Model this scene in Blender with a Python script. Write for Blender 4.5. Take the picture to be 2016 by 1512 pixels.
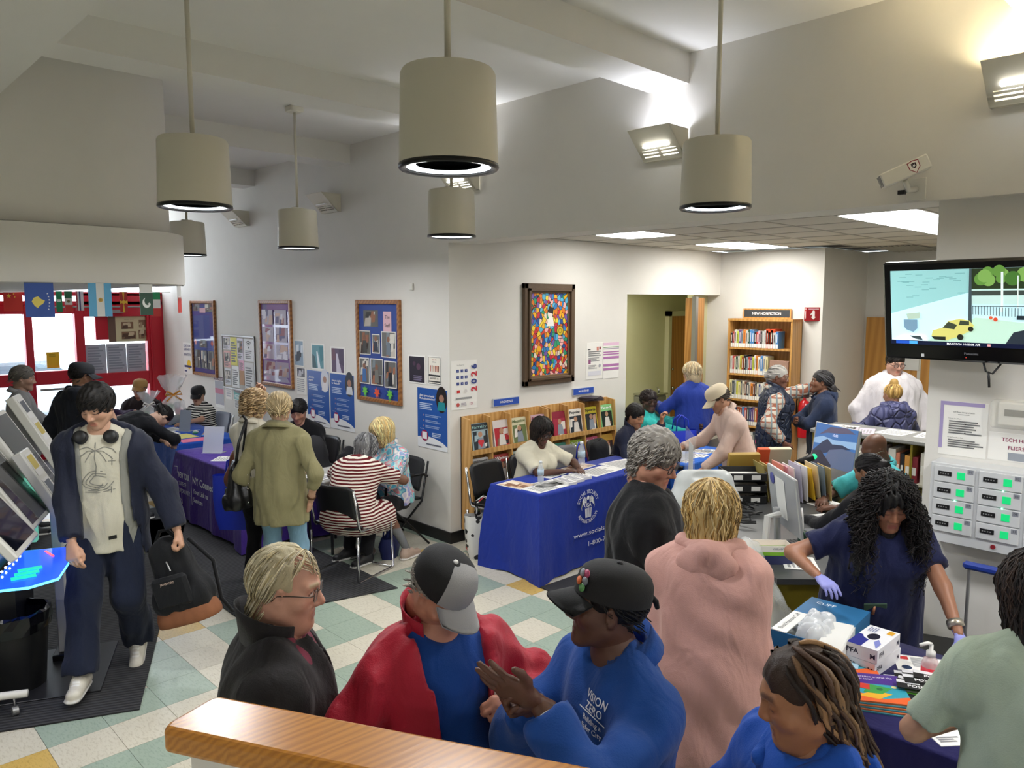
import bpy, bmesh, math, random
import numpy as np
from mathutils import Vector, Matrix
for o in list(bpy.data.objects): bpy.data.objects.remove(o)
SC = bpy.context.scene
COL = SC.collection
R = math.radians
# ---------------------------------------------------------------- camera, world, sun, exposure
FPX, AZ, PITCH, CAMZ = 1500.0, R(45.8), R(6.16), 2.35
cd = bpy.data.cameras.new('camera'); cam = bpy.data.objects.new('camera', cd); COL.objects.link(cam)
cd.sensor_fit = 'HORIZONTAL'; cd.sensor_width = 36.0; cd.lens = 36.0*FPX/2016.0; cd.clip_start = 0.05; cd.clip_end = 300
cam.location = (0, 0, CAMZ); cam.rotation_euler = (R(90)-PITCH, 0, AZ-R(90))
SC.camera = cam
wd = bpy.data.worlds.new('world'); SC.world = wd; wd.use_nodes = True
bg = wd.node_tree.nodes['Background']; bg.inputs[0].default_value = (0.80, 0.90, 1.0, 1); bg.inputs[1].default_value = 4.0
sd = bpy.data.lights.new('sun', 'SUN'); sd.energy = 7.0; sd.angle = R(1.0); sd.color = (1.0, 0.96, 0.9)
sun = bpy.data.objects.new('sun', sd); COL.objects.link(sun); sun.rotation_euler = (R(38), R(-14), R(8))
VS = SC.view_settings; VS.view_transform = 'Standard'; VS.look = 'None'; VS.gamma = 1.0; VS.use_curve_mapping = False; VS.exposure = 0.55
def area_light(name, loc, size, power, color=(1, 1, 1), rot=(0, 0, 0), shape='DISK', size_y=None, spread=180):
    l = bpy.data.lights.new(name, 'AREA'); l.energy = power; l.color = color; l.shape = shape; l.size = size; l.spread = R(spread)
    if size_y: l.size_y = size_y
    o = bpy.data.objects.new(name, l); COL.objects.link(o); o.location = loc; o.rotation_euler = rot
    return o
# ---------------------------------------------------------------- colour and materials
def lin(c):
    if isinstance(c, str):
        c = c.lstrip('#'); c = [int(c[i:i+2], 16)/255 for i in (0, 2, 4)]
    return tuple((v/12.92 if v <= .04045 else ((v+.055)/1.055)**2.4) for v in c[:3])
MATS = {}
class NT:
    def __init__(s, name):
        s.m = bpy.data.materials.new(name); s.m.use_nodes = True; s.t = s.m.node_tree; s.n = s.t.nodes
        s.b = s.n['Principled BSDF']
    def new(s, typ, **kw):
        n = s.n.new(typ)
        for k, v in kw.items():
            if k in n.inputs: n.inputs[k].default_value = v
            else: setattr(n, k, v)
        return n
    def link(s, a, b): s.t.links.new(a, b)
    def coord(s, kind='Object', scale=(1, 1, 1), rot=(0, 0, 0)):
        tc = s.new('ShaderNodeTexCoord'); mp = s.new('ShaderNodeMapping')
        mp.inputs['Scale'].default_value = scale; mp.inputs['Rotation'].default_value = rot
        s.link(tc.outputs[kind], mp.inputs[0]); return mp.outputs[0]
    def ramp(s, fac, stops, interp='LINEAR'):
        r = s.new('ShaderNodeValToRGB'); r.color_ramp.interpolation = interp
        e = r.color_ramp.elements
        while len(e) < len(stops): e.new(0.5)
        for q, (p, c) in zip(e, stops): q.position = p; q.color = (*lin(c), 1)
        s.link(fac, r.inputs[0]); return r.outputs[0]
    def bump(s, h, strength=.2, dist=.01):
        b = s.new('ShaderNodeBump'); b.inputs['Strength'].default_value = strength; b.inputs['Distance'].default_value = dist
        s.link(h, b.inputs['Height']); s.link(b.outputs[0], s.b.inputs['Normal'])
def mat(name, col='#888888', rough=.55, metal=0, noise=0, nscale=40, bump=0, bscale=200, emit=0, alpha=1, trans=0, spec=.5, coat=0, sheen=0, wrinkle=0):
    """plain surface: colour, small colour variation and fine relief"""
    if name in MATS: return MATS[name]
    t = NT(name); b = t.b; c = lin(col)
    b.inputs['Base Color'].default_value = (*c, 1); b.inputs['Roughness'].default_value = rough; b.inputs['Metallic'].default_value = metal
    b.inputs['Specular IOR Level'].default_value = spec
    if coat: b.inputs['Coat Weight'].default_value = coat
    if sheen: b.inputs['Sheen Weight'].default_value = sheen
    if noise:
        nz = t.new('ShaderNodeTexNoise', Scale=nscale, Detail=4.0); t.link(t.coord(), nz.inputs['Vector'])
        mx = t.new('ShaderNodeMix', data_type='RGBA'); mx.inputs[6].default_value = (*[v*(1-noise) for v in c], 1); mx.inputs[7].default_value = (*[min(1, v*(1+noise)) for v in c], 1)
        t.link(nz.outputs['Fac'], mx.inputs[0]); t.link(mx.outputs[2], b.inputs['Base Color'])
    if bump:
        nb = t.new('ShaderNodeTexNoise', Scale=bscale, Detail=3.0); t.link(t.coord(), nb.inputs['Vector']); t.bump(nb.outputs['Fac'], bump, .005)
    if wrinkle:
        nw = t.new('ShaderNodeTexNoise', Scale=10.0, Detail=2.0, Distortion=1.0); t.link(t.coord(scale=(1, 1, .5)), nw.inputs['Vector']); bw = t.new('ShaderNodeBump'); bw.inputs['Strength'].default_value = wrinkle; bw.inputs['Distance'].default_value = .05; t.link(nw.outputs['Fac'], bw.inputs['Height'])
        if bump: t.link(bw.outputs[0], t.n['Bump'].inputs['Normal'])
    if emit:
        b.inputs['Emission Color'].default_value = (*c, 1); b.inputs['Emission Strength'].default_value = emit
    if trans: b.inputs['Transmission Weight'].default_value = trans
    if alpha < 1: b.inputs['Alpha'].default_value = alpha
    MATS[name] = t.m; return t.m
def vcmat(name='printed', rough=.5, bump=0, bscale=150, noise=0, emit=0, coat=0, spec=.5):
    """colour comes from the mesh's colour attribute"""
    if name in MATS: return MATS[name]
    t = NT(name); a = t.new('ShaderNodeVertexColor', layer_name='Col')
    src = a.outputs[0]
    if noise:
        nz = t.new('ShaderNodeTexNoise', Scale=60.0, Detail=4.0); t.link(t.coord(), nz.inputs['Vector'])
        mr = t.new('ShaderNodeMapRange'); mr.inputs[3].default_value = 1-noise; mr.inputs[4].default_value = 1+noise; t.link(nz.outputs['Fac'], mr.inputs[0])
        mx = t.new('ShaderNodeMix', data_type='RGBA', blend_type='MULTIPLY'); mx.inputs[0].default_value = 1
        t.link(src, mx.inputs[6]); t.link(mr.outputs[0], mx.inputs[7]); src = mx.outputs[2]
    t.link(src, t.b.inputs['Base Color']); t.b.inputs['Roughness'].default_value = rough; t.b.inputs['Specular IOR Level'].default_value = spec
    if coat: t.b.inputs['Coat Weight'].default_value = coat
    if emit:
        t.link(src, t.b.inputs['Emission Color']); t.b.inputs['Emission Strength'].default_value = emit
    if bump:
        nb = t.new('ShaderNodeTexNoise', Scale=bscale, Detail=3.0); t.link(t.coord(), nb.inputs['Vector']); t.bump(nb.outputs['Fac'], bump, .004)
    MATS[name] = t.m; return t.m
def wood(name, c1, c2, scale=3.0, axis=0, rough=.4, coat=.2):
    if name in MATS: return MATS[name]
    t = NT(name); s = [14, 14, 14]; s[axis] = 1.0
    co = t.coord(scale=tuple(v*scale/3 for v in s))
    nz = t.new('ShaderNodeTexNoise', Scale=1.6, Detail=6.0, Roughness=.65, Distortion=.6); t.link(co, nz.inputs['Vector'])
    w = t.new('ShaderNodeTexWave', wave_type='BANDS', bands_direction='DIAGONAL', Scale=.8, Distortion=5.0, Detail=3.0); t.link(co, w.inputs['Vector'])
    mx = t.new('ShaderNodeMath', operation='MULTIPLY_ADD'); mx.inputs[1].default_value = .45; t.link(w.outputs['Fac'], mx.inputs[0])
    m2 = t.new('ShaderNodeMath', operation='MULTIPLY'); m2.inputs[1].default_value = .6; t.link(nz.outputs['Fac'], m2.inputs[0]); t.link(m2.outputs[0], mx.inputs[2])
    t.link(t.ramp(mx.outputs[0], [(.2, c2), (.75, c1)]), t.b.inputs['Base Color'])
    t.b.inputs['Roughness'].default_value = rough; t.b.inputs['Coat Weight'].default_value = coat; t.b.inputs['Coat Roughness'].default_value = .25
    t.bump(nz.outputs['Fac'], .08, .004)
    MATS[name] = t.m; return t.m
# ---------------------------------------------------------------- mesh building
class MB:
    def __init__(s): s.v = []; s.f = []; s.mi = []; s.fc = []; s.cur = 0; s.col = None
    def add(s, vs, fs):
        o = len(s.v); s.v += [tuple(p) for p in vs]
        for q in fs: s.f.append([i+o for i in q]); s.mi.append(s.cur); s.fc.append(s.col)
        return s
    def box(s, c, d, rz=0, rot=None, bev=0):
        x, y, z = d[0]/2, d[1]/2, d[2]/2
        if bev:
            b = min(bev, x*.9, y*.9, z*.9); vs = []; 
            for sx in (-1, 1):
                for sy in (-1, 1):
                    for sz in (-1, 1):
                        vs += [(sx*(x-b), sy*(y-b), sz*z), (sx*(x-b), sy*y, sz*(z-b)), (sx*x, sy*(y-b), sz*(z-b))]
            I = lambda a, b_, c_, k: ((a*2+b_)*2+c_)*3+k
            fs = [[I(0, 0, c_, 0), I(1, 0, c_, 0), I(1, 1, c_, 0), I(0, 1, c_, 0)][::(1 if c_ else -1)] for c_ in (0, 1)]
            fs += [[I(0, b_, 0, 1), I(1, b_, 0, 1), I(1, b_, 1, 1), I(0, b_, 1, 1)][::(-1 if b_ else 1)] for b_ in (0, 1)]
            fs += [[I(a, 0, 0, 2), I(a, 1, 0, 2), I(a, 1, 1, 2), I(a, 0, 1, 2)][::(1 if a else -1)] for a in (0, 1)]
            for b_ in (0, 1):
                for c_ in (0, 1):
                    fs.append([I(0, b_, c_, 0), I(1, b_, c_, 0), I(1, b_, c_, 1), I(0, b_, c_, 1)][::(1 if (b_+c_) % 2 else -1)])
            for a in (0, 1):
                for c_ in (0, 1):
                    fs.append([I(a, 0, c_, 0), I(a, 1, c_, 0), I(a, 1, c_, 2), I(a, 0, c_, 2)][::(-1 if (a+c_) % 2 else 1)])
                for b_ in (0, 1):
                    fs.append([I(a, b_, 0, 1), I(a, b_, 1, 1), I(a, b_, 1, 2), I(a, b_, 0, 2)][::(-1 if (a+b_) % 2 else 1)])
            for a in (0, 1):
                for b_ in (0, 1):
                    for c_ in (0, 1):
                        fs.append([I(a, b_, c_, 0), I(a, b_, c_, 1), I(a, b_, c_, 2)][::(1 if (a+b_+c_) % 2 else -1)])
        else:
            vs = [(sx*x, sy*y, sz*z) for sx in (-1, 1) for sy in (-1, 1) for sz in (-1, 1)]
            fs = [[0, 1, 3, 2], [4, 6, 7, 5], [0, 4, 5, 1], [2, 3, 7, 6], [0, 2, 6, 4], [1, 5, 7, 3]]
        M = rot if rot is not None else Matrix.Rotation(rz, 3, 'Z')
        return s.add([tuple(M @ Vector(p)+Vector(c)) for p in vs], fs)
    def bb(s, x0, x1, y0, y1, z0, z1, bev=0):
        return s.box(((x0+x1)/2, (y0+y1)/2, (z0+z1)/2), (abs(x1-x0), abs(y1-y0), abs(z1-z0)), bev=bev)
    def tube(s, pts, r, n=8, cap=True, closed=False):
        pts = [Vector(p) for p in pts]; m = len(pts); rs = r if isinstance(r, (list, tuple)) else [r]*m
        T = []
        for i in range(m):
            a = pts[(i-1) % m] if (closed or i > 0) else pts[i]; b = pts[(i+1) % m] if (closed or i < m-1) else pts[i]
            d = b-a; T.append(d.normalized() if d.length > 1e-9 else Vector((0, 0, 1)))
        u = T[0].orthogonal().normalized(); vs = []
        for i in range(m):
            u = (u-T[i]*u.dot(T[i])); u = u.normalized() if u.length > 1e-6 else T[i].orthogonal().normalized(); w = T[i].cross(u)
            for k in range(n):
                a = 2*math.pi*k/n; vs.append(pts[i]+(u*math.cos(a)+w*math.sin(a))*rs[i])
        fs = []
        for i in range(m if closed else m-1):
            j = (i+1) % m
            for k in range(n): fs.append([i*n+k, i*n+(k+1) % n, j*n+(k+1) % n, j*n+k])
        if cap and not closed: fs.append(list(range(n))[::-1]); fs.append([(m-1)*n+k for k in range(n)])
        return s.add(vs, fs)
    def cyl(s, p, r, h, n=16, r2=None, axis='z'):
        d = {'x': (h, 0, 0), 'y': (0, h, 0), 'z': (0, 0, h)}[axis]
        return s.tube([p, Vector(p)+Vector(d)], [r, r if r2 is None else r2], n)
    def lathe(s, prof, c=(0, 0, 0), n=20, sx=1, sy=1):
        vs = []; m = len(prof)
        for r, z in prof:
            for k in range(n):
                a = 2*math.pi*k/n; vs.append((c[0]+r*math.cos(a)*sx, c[1]+r*math.sin(a)*sy, c[2]+z))
        fs = [[i*n+k, i*n+(k+1) % n, (i+1)*n+(k+1) % n, (i+1)*n+k] for i in range(m-1) for k in range(n)]
        if prof[0][0] > 1e-4: fs.append(list(range(n))[::-1])
        if prof[-1][0] > 1e-4: fs.append([(m-1)*n+k for k in range(n)])
        return s.add(vs, fs)
    def prism(s, poly, z0, z1):
        n = len(poly); a = sum(poly[i][0]*poly[(i+1) % n][1]-poly[(i+1) % n][0]*poly[i][1] for i in range(n))
        if a < 0: poly = poly[::-1]
        vs = [(x, y, z0) for x, y in poly]+[(x, y, z1) for x, y in poly]
        return s.add(vs, [list(range(n))[::-1], list(range(n, 2*n))]+[[i, (i+1) % n, n+(i+1) % n, n+i] for i in range(n)])
    def sphere(s, c, r, n=12, m=8, sc=(1, 1, 1)):
        prof = [(max(1e-5, r*math.sin(math.pi*i/m)), -r*math.cos(math.pi*i/m)) for i in range(m+1)]
        o = len(s.v); s.lathe(prof, (0, 0, 0), n)
        for i in range(o, len(s.v)): p = s.v[i]; s.v[i] = (c[0]+p[0]*sc[0], c[1]+p[1]*sc[1], c[2]+p[2]*sc[2])
        return s
    def xf(s, M, start=0):
        for i in range(start, len(s.v)): s.v[i] = tuple(M @ Vector(s.v[i]))
        return s
    def mesh(s, name, mats, smooth=False):
        me = bpy.data.meshes.new(name); me.from_pydata(s.v, [], s.f)
        for m in (mats if isinstance(mats, (list, tuple)) else [mats]): me.materials.append(m)
        if any(s.mi): me.polygons.foreach_set('material_index', s.mi)
        if any(c is not None for c in s.fc):
            at = me.color_attributes.new('Col', 'FLOAT_COLOR', 'CORNER'); buf = []
            for p, c in zip(me.polygons, s.fc):
                c = lin(c) if c is not None else (.8, .8, .8)
                buf += [*c, 1.0]*p.loop_total
            at.data.foreach_set('color', buf)
        if smooth: me.polygons.foreach_set('use_smooth', [True]*len(me.polygons))
        me.update(); return me
    def build(s, name, mats, parent=None, smooth=False, loc=(0, 0, 0), rz=0, auto=None):
        me = s.mesh(name, mats, smooth or auto is not None)
        if auto is not None: me.set_sharp_from_angle(angle=R(auto))
        o = bpy.data.objects.new(name, me); COL.objects.link(o); o.parent = parent; o.location = loc; o.rotation_euler = (0, 0, rz)
        return o
def tag(o, label, cat, group=None):
    o['label'] = label; o['category'] = cat
    if group: o['group'] = group
    return o
def thing(name, label, cat, loc=(0, 0, 0), rz=0, group=None):
    o = bpy.data.objects.new(name, None); COL.objects.link(o); o.location = loc; o.rotation_euler = (0, 0, rz); o.empty_display_size = .1
    return tag(o, label, cat, group)
def struct(o): o['kind'] = 'structure'; return o
def link_copy(o, parent=None, deep=True):
    c = o.copy(); COL.objects.link(c); c.parent = parent
    if deep:
        for ch in [q for q in bpy.data.objects if q.parent == o]: link_copy(ch, c)
    return c
def kids(o): return [q for q in bpy.data.objects if q.parent == o]
# flat lettering
TXT = {}
def text_geo(s, bold=0.0):
    k = (s, bold)
    if k not in TXT:
        cu = bpy.data.curves.new('t', 'FONT'); cu.body = s; cu.size = 1.0; cu.resolution_u = 2; cu.offset = bold
        ob = bpy.data.objects.new('t', cu); COL.objects.link(ob)
        me = bpy.data.meshes.new_from_object(ob.evaluated_get(bpy.context.evaluated_depsgraph_get()))
        TXT[k] = ([tuple(v.co[:2]) for v in me.vertices], [list(p.vertices) for p in me.polygons])
        bpy.data.objects.remove(ob); bpy.data.curves.remove(cu); bpy.data.meshes.remove(me)
    return TXT[k]
def put_text(mb, s, x, y, h, z=0, align='c', bold=0.0, width=None, rot=0, arc=None):
    """lettering in the local xy plane; h = cap height, width squeezes the line to fit"""
    vs, fs = text_geo(s, bold)
    if not vs: return
    xs = [p[0] for p in vs]; x0, x1 = min(xs), max(xs); k = h/.70; kx = k
    if width: kx = width/(x1-x0)
    off = {'c': -(x0+x1)/2, 'l': -x0, 'r': -x1}[align]; out = []
    for px, py in vs:
        u, v = (px+off)*kx, py*k
        if arc:
            cr, a0 = arc; a = a0-u/cr if cr > 0 else a0-u/cr
            rr = abs(cr)+v if cr > 0 else abs(cr)-v
            out.append((x+rr*math.cos(a), y+rr*math.sin(a), z)); continue
        c, sn = math.cos(rot), math.sin(rot)
        out.append((x+u*c-v*sn, y+u*sn+v*c, z))
    mb.add(out, fs)
def print_items(mb, w, h, items, z=.0012, dz=.00025):
    """items in fractions of the sheet: r rect, c disc, p polygon, t text, l text lines"""
    for it in items:
        k = it[0]; z += dz
        if k == 'r':
            mb.col = it[5]; mb.add([(it[1]*w, it[2]*h, z), (it[3]*w, it[2]*h, z), (it[3]*w, it[4]*h, z), (it[1]*w, it[4]*h, z)], [[0, 1, 2, 3]])
        elif k == 'c':
            mb.col = it[4]; n = 18; ry = it[5] if len(it) > 5 else it[3]
            mb.add([(it[1]*w+it[3]*w*math.cos(a*2*math.pi/n), it[2]*h+ry*w*math.sin(a*2*math.pi/n), z) for a in range(n)], [list(range(n))])
        elif k == 'p':
            mb.col = it[2]; mb.add([(a*w, b*h, z) for a, b in it[1]], [list(range(len(it[1])))])
        elif k == 't':
            mb.col = it[5]; kw = it[6] if len(it) > 6 else {}
            put_text(mb, it[4], it[1]*w, it[2]*h, it[3]*h, z, **kw)
        elif k == 'l':   # rows of small illegible print
            x0, y0, x1, y1, n, c = it[1:7]; mb.col = c; rr = random.Random(int(x0*977+y0*131+n))
            for i in range(n):
                yy = y1-(y1-y0)*(i+.5)/n; hh = (y1-y0)/n*.28; xx = x1-(x1-x0)*rr.random()*.35
                mb.add([(x0*w, (yy-hh)*h, z), (xx*w, (yy-hh)*h, z), (xx*w, (yy+hh)*h, z), (x0*w, (yy+hh)*h, z)], [[0, 1, 2, 3]])
def rnd_photo(x0, y0, x1, y1, seed, tones):
    """a small printed photograph as loose patches of colour"""
    rr = random.Random(seed); out = [('r', x0, y0, x1, y1, tones[0])]
    for i in range(7):
        cx, cy = x0+(x1-x0)*(.15+.7*rr.random()), y0+(y1-y0)*(.12+.7*rr.random()); a, b = (x1-x0)*(.1+.15*rr.random()), (y1-y0)*(.1+.2*rr.random())
        out.append(('p', [(max(x0, cx-a), max(y0, cy-b)), (min(x1, cx+a*.8), max(y0, cy-b*.8)), (min(x1, cx+a), min(y1, cy+b)), (max(x0, cx-a*.6), min(y1, cy+b*.9))], rr.choice(tones[1:])))
    return out
WX = Matrix(((0, 0, -1), (-1, 0, 0), (0, 1, 0)))     # sheet on a wall that faces -x: right = -y
WY = Matrix(((1, 0, 0), (0, 0, -1), (0, 1, 0)))      # sheet on a wall that faces -y: right = +x
def sheet(name, label, cat, w, h, items, M3, origin, base='#f2f0ea', thick=.003, group=None, rough=.55, parent=None, coat=0, tilt=0):
    """flat printed sheet, origin = lower left corner; M3 columns = right, up, normal"""
    M = M3.to_4x4()
    if tilt: M = M @ Matrix.Rotation(tilt, 4, 'Z')
    M.translation = Vector(origin)
    mb = MB(); mb.bb(0, w, 0, h, -thick, 0.0)
    s = mb.build(name, mat('paper_'+base.strip('#')+('g' if coat else ''), base, rough, coat=coat))
    if parent is None: tag(s, label, cat, group)
    s.parent = parent; s.matrix_local = M
    if items:
        pb = MB(); print_items(pb, w, h, items, z=.0006); pb.build('print', vcmat('print_ink' if not coat else 'print_gloss', .5 if not coat else .25), s)
    return s
# ================================================================= the room
WALL = mat('wall_paint', '#e3e0d9', .75, noise=.03, nscale=6, bump=.06, bscale=120)
CEIL = mat('ceiling_paint', '#e8e6e0', .8, noise=.02, nscale=5, bump=.05, bscale=150)
GREENWALL = mat('alcove_paint', '#c9c79f', .75, noise=.03, nscale=6)
BASE = mat('vinyl_baseboard', '#151517', .45)
WHITE = mat('white_enamel', '#dfddd4', .35)
GREYM = mat('grey_metal', '#9a9a98', .35, .6)
CHROME = mat('chrome', '#c9c9cb', .18, 1.0)
BLACK = mat('black_plastic', '#131314', .45)
OAK = wood('oak', '#c98f45', '#9a6126', 3, 2)
OAKX = wood('oak_rail', '#cc882e', '#ad6c1e', 9.0, 0, .28, .5)
RED = mat('red_paint', '#c4122c', .35)
GLASS = mat('clear_glass', '#ffffff', .02, trans=1.0)
MATS['clear_glass'].node_tree.nodes['Principled BSDF'].inputs['Alpha'].default_value = .12
def wbox(name, x0, x1, y0, y1, z0, z1, m=WALL):
    o = MB().bb(x0, x1, y0, y1, z0, z1).build(name, m); return struct(o)
# ---- floor with its tiles
fl = struct(MB().bb(-6, 12.5, -6, 13.2, -.15, -.004).build('floor', mat('tile_joint', '#8f8a80', .7)))
def tile_mat(name, c, c2):
    t = NT(name); co = t.coord('Object', (1, 1, 1))
    oi = t.new('ShaderNodeObjectInfo'); ad = t.new('ShaderNodeVectorMath', operation='ADD'); t.link(co, ad.inputs[0])
    sc = t.new('ShaderNodeVectorMath', operation='SCALE'); sc.inputs['Scale'].default_value = 7.0; t.link(oi.outputs['Location'], sc.inputs[0]); t.link(sc.outputs[0], ad.inputs[1])
    mp = t.new('ShaderNodeMapping'); mp.inputs['Scale'].default_value = (60, 18, 60); mp.inputs['Rotation'].default_value = (0, 0, .6); t.link(ad.outputs[0], mp.inputs[0])
    nz = t.new('ShaderNodeTexNoise', Scale=1.5, Detail=5.0, Roughness=.7); t.link(mp.outputs[0], nz.inputs['Vector'])
    t.link(t.ramp(nz.outputs['Fac'], [(.36, c2), (.5, c), (.78, c)]), t.b.inputs['Base Color'])
    t.b.inputs['Roughness'].default_value = .32
    MATS[name] = t.m; return t.m
TM = [tile_mat('vinyl_tile_cream', '#d8d2c0', '#c3bba6'), tile_mat('vinyl_tile_green', '#a3b3a3', '#8da08f'), tile_mat('vinyl_tile_yellow', '#d3b163', '#bd9a4c')]
TS = .305
def tile_kind(i, j):
    a, b = (i+1) % 4-1, (j+1) % 4-1
    if a == 0 and b == 0: return 0
    if abs(a) <= 1 and abs(b) <= 1: return 1
    return 2 if (a == 2 and b == 2) else 0
tiles = []
fw = (math.cos(AZ), math.sin(AZ)); rt = (math.sin(AZ), -math.cos(AZ))
for i in range(-22, 26):
    for j in range(-22, 31):
        x, y = 3.785+i*TS, 3.675+j*TS
        if not (-3 < x < 11.2 and -2.5 < y < 13.1): continue
        d = x*fw[0]+y*fw[1]; r = x*rt[0]+y*rt[1]
        vis = d > 2.3 and abs(r) < d*.70 and ((x < 4.75 or y < 5.6) and not (x > 4.7 and y < 1.4))
        tiles.append((0 if vis else 1, d, x, y, tile_kind(i, j)))
tiles.sort()
tmesh = []
for k in range(3):
    b = MB(); h = TS/2-.0012; b.box((0, 0, -.002), (2*h, 2*h, .004)); tmesh.append(b.mesh('tile', TM[k]))
for n, (v, d, x, y, k) in enumerate(tiles[:300]):
    o = bpy.data.objects.new('tile', tmesh[k]); COL.objects.link(o); o.parent = fl; o.location = (x, y, 0)
rest = MB()
for (v, d, x, y, k) in tiles[300:]:
    rest.cur = k; h = TS/2-.0012; rest.box((x, y, -.002), (2*h, 2*h, .004))
ro = rest.build('tile_field', TM, fl); ro['kind'] = 'stuff'
# ---- walls
wbox('wall_left', 4.62, 4.82, 5.606, 13.2, 0, 4.03)
hd = wbox('wall_header', 4.62, 4.93, -6, 5.606, 2.90, 4.03)
wbox('wall_pillar', 4.68, 5.25, -6, 1.43, 0, 2.90)
wbox('wall_back', 4.82, 7.37, 5.606, 5.80, 0, 3.02)
wbox('wall_back_header', 7.37, 9.47, 5.606, 5.80, 2.44, 3.02)
wbox('wall_back_recess', 9.12, 9.47, 5.80, 5.90, 0, 2.5, GREENWALL)
wbox('wall_side', 9.47, 9.60, 4.158, 5.90, 0, 3.02)
wbox('wall_return', 9.60, 10.83, 4.158, 4.30, 0, 3.02)
wbox('wall_far', 10.83, 11.0, -2, 4.30, 0, 3.02)
wbox('wall_alcove_back', 7.2, 11.4, 7.1, 7.25, 0, 2.7, GREENWALL)
wbox('wall_alcove_left', 7.2, 7.37, 5.80, 7.1, 0, 2.7, GREENWALL)
wbox('wall_alcove_right', 11.25, 11.4, 5.9, 7.1, 0, 2.7, GREENWALL)
wbox('wall_alcove_front', 9.47, 11.25, 5.8, 5.9, 0, 2.7, GREENWALL)
wbox('ceiling_alcove', 7.2, 11.4, 5.8, 7.25, 2.6, 2.7, GREENWALL)
wbox('wall_side_near', 5.25, 11.0, -2.1, -2.0, 0, 3.02)
wbox('wall_rear', -6.1, 4.7, -6.1, -6, 0, 4.03)
wbox('wall_west', -6.1, -6, -6, 13.2, 0, 4.03)
# main ceiling and its beams
ce = wbox('ceiling', -6.1, 4.93, -6.1, 13.3, 4.03, 4.25, CEIL)
for k, y in enumerate((-3.4, -1.25, .80, 3.02, 5.10, 7.25, 9.50, 11.6)):
    o = MB().bb(-6, 4.62, y, y+.33, 3.83, 4.03).build('ceiling_beam', CEIL, ce)
# bulkhead above the entrance, rounded corner
def round_poly(xm, ym, r, xl=-6, yl=13.05, n=14):
    return [(xl, ym)]+[(xm-r+r*math.sin(a), ym+r-r*math.cos(a)) for a in [math.pi/2*k/n for k in range(n+1)]]+[(xm, yl), (xl, yl)]
bl = struct(MB().prism(round_poly(2.45, 5.72, .75), 2.48, 2.86).build('wall_bulkhead', WALL, auto=30))
MB().prism(round_poly(2.37, 5.80, .72), 2.866, 4.03).build('upper_bulkhead', WALL, bl, auto=30)
MB().prism(round_poly(2.40, 5.77, .73), 2.86, 2.866).build('shadow_joint', mat('dark_joint', '#3a3833', .9), bl)
so = wbox('ceiling_soffit', -6, 1.12, -6, 5.72, 3.62, 4.03, CEIL)
# side-room ceiling of lay-in panels
cs = wbox('ceiling_side_room', 4.93, 11.0, -2.1, 5.7, 3.045, 3.12, mat('ceiling_grid_void', '#55524c', .9))
PAN = mat('acoustic_panel', '#d5d1c6', .9, noise=.05, nscale=90, bump=.25, bscale=260)
GRID = mat('ceiling_grid', '#b9b5aa', .5)
gx0, gy0, g = 6.03, 1.98, .61
pm = MB().box((0, 0, 0), (.59, .59, .014), bev=.004).mesh('ceiling_panel', PAN)
lit = {(0, 0), (1, 0), (2, 0), (3, 0), (0, 1-1), (0, 4), (3, 4-0), (4, 4)}
LIGHTP = {(0, 4): 'sq', (3, 4): 'long', (0, 0): 'long', (2, 0): 'long'}
vent = {(6, 2), (7, 2)}
for i in range(-2, 8):
    for j in range(-6, 6):
        x, y = gx0+g*(i+.5), gy0+g*(j+.5)
        if x-.3 < 4.93 or (i, j) in LIGHTP or ((i-1, j) in LIGHTP and LIGHTP[(i-1, j)] == 'long') or (i, j) in vent: continue
        if x+.3 > 10.83 or (x+.3 > 9.47 and y+.3 > 4.16): continue
        o = bpy.data.objects.new('ceiling_panel', pm); COL.objects.link(o); o.parent = cs; o.location = (x, y, 3.03)
gb = MB()
for i in range(-1, 9): gb.bb(gx0+g*i-.012, gx0+g*i+.012, -2, 5.606, 3.018, 3.03)
for j in range(-6, 7): gb.bb(4.93, 10.83, gy0+g*j-.012, gy0+g*j+.012, 3.018, 3.03)
gb.build('grid_bars', GRID, cs)
LENS = mat('light_lens', '#ffffff', .4, emit=5.0)
for n, ((i, j), kind) in enumerate(LIGHTP.items()):
    L = g*(1 if kind == 'sq' else 2)-.03
    lab = {(0, 4): 'small square fluorescent ceiling panel near the tall wall opening corner', (3, 4): 'long fluorescent ceiling panel above the nonfiction bookcase', (0, 0): 'long fluorescent ceiling panel beside the television pillar', (2, 0): 'long fluorescent ceiling panel second from the header beside the pillar'}[(i, j)]
    t = thing('ceiling_light', lab, 'ceiling light', (gx0+g*i+(L+.03)/2, gy0+g*(j+.5), 3.012), 0, 'lay-in ceiling lights')
    MB().bb(-L/2, L/2, -.29, .29, .008, .03).build('housing', WHITE, t)
    MB().bb(-L/2+.01, L/2-.01, -.28, .28, 0, .008).build('diffuser', LENS, t)
    a = area_light('fluorescent', (0, 0, -.01), L, 9 if kind == 'sq' else 16, (1, .97, .9), shape='RECTANGLE', size_y=.56); a.parent = t
t = thing('ceiling_light', 'square ceiling panel light added out of sight to brighten the green alcove', 'ceiling light', (8.6, 6.45, 2.585)); MB().bb(-.28, .28, -.28, .28, 0, .014).build('diffuser', LENS, t)  # hidden fixture added to lift the dark alcove
a = area_light('alcove_fill', (0, 0, -.01), .5, 9, (1, .95, .8), shape='SQUARE'); a.parent = t
vb = thing('ceiling_vent', 'grey slotted air vent set among the ceiling panels', 'vent', (gx0+g*7, gy0+g*2.5, 3.018))
MB().bb(-.6, .6, -.29, .29, 0, .02).build('backing', mat('vent_dark', '#6f6c64', .7), vb)
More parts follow.
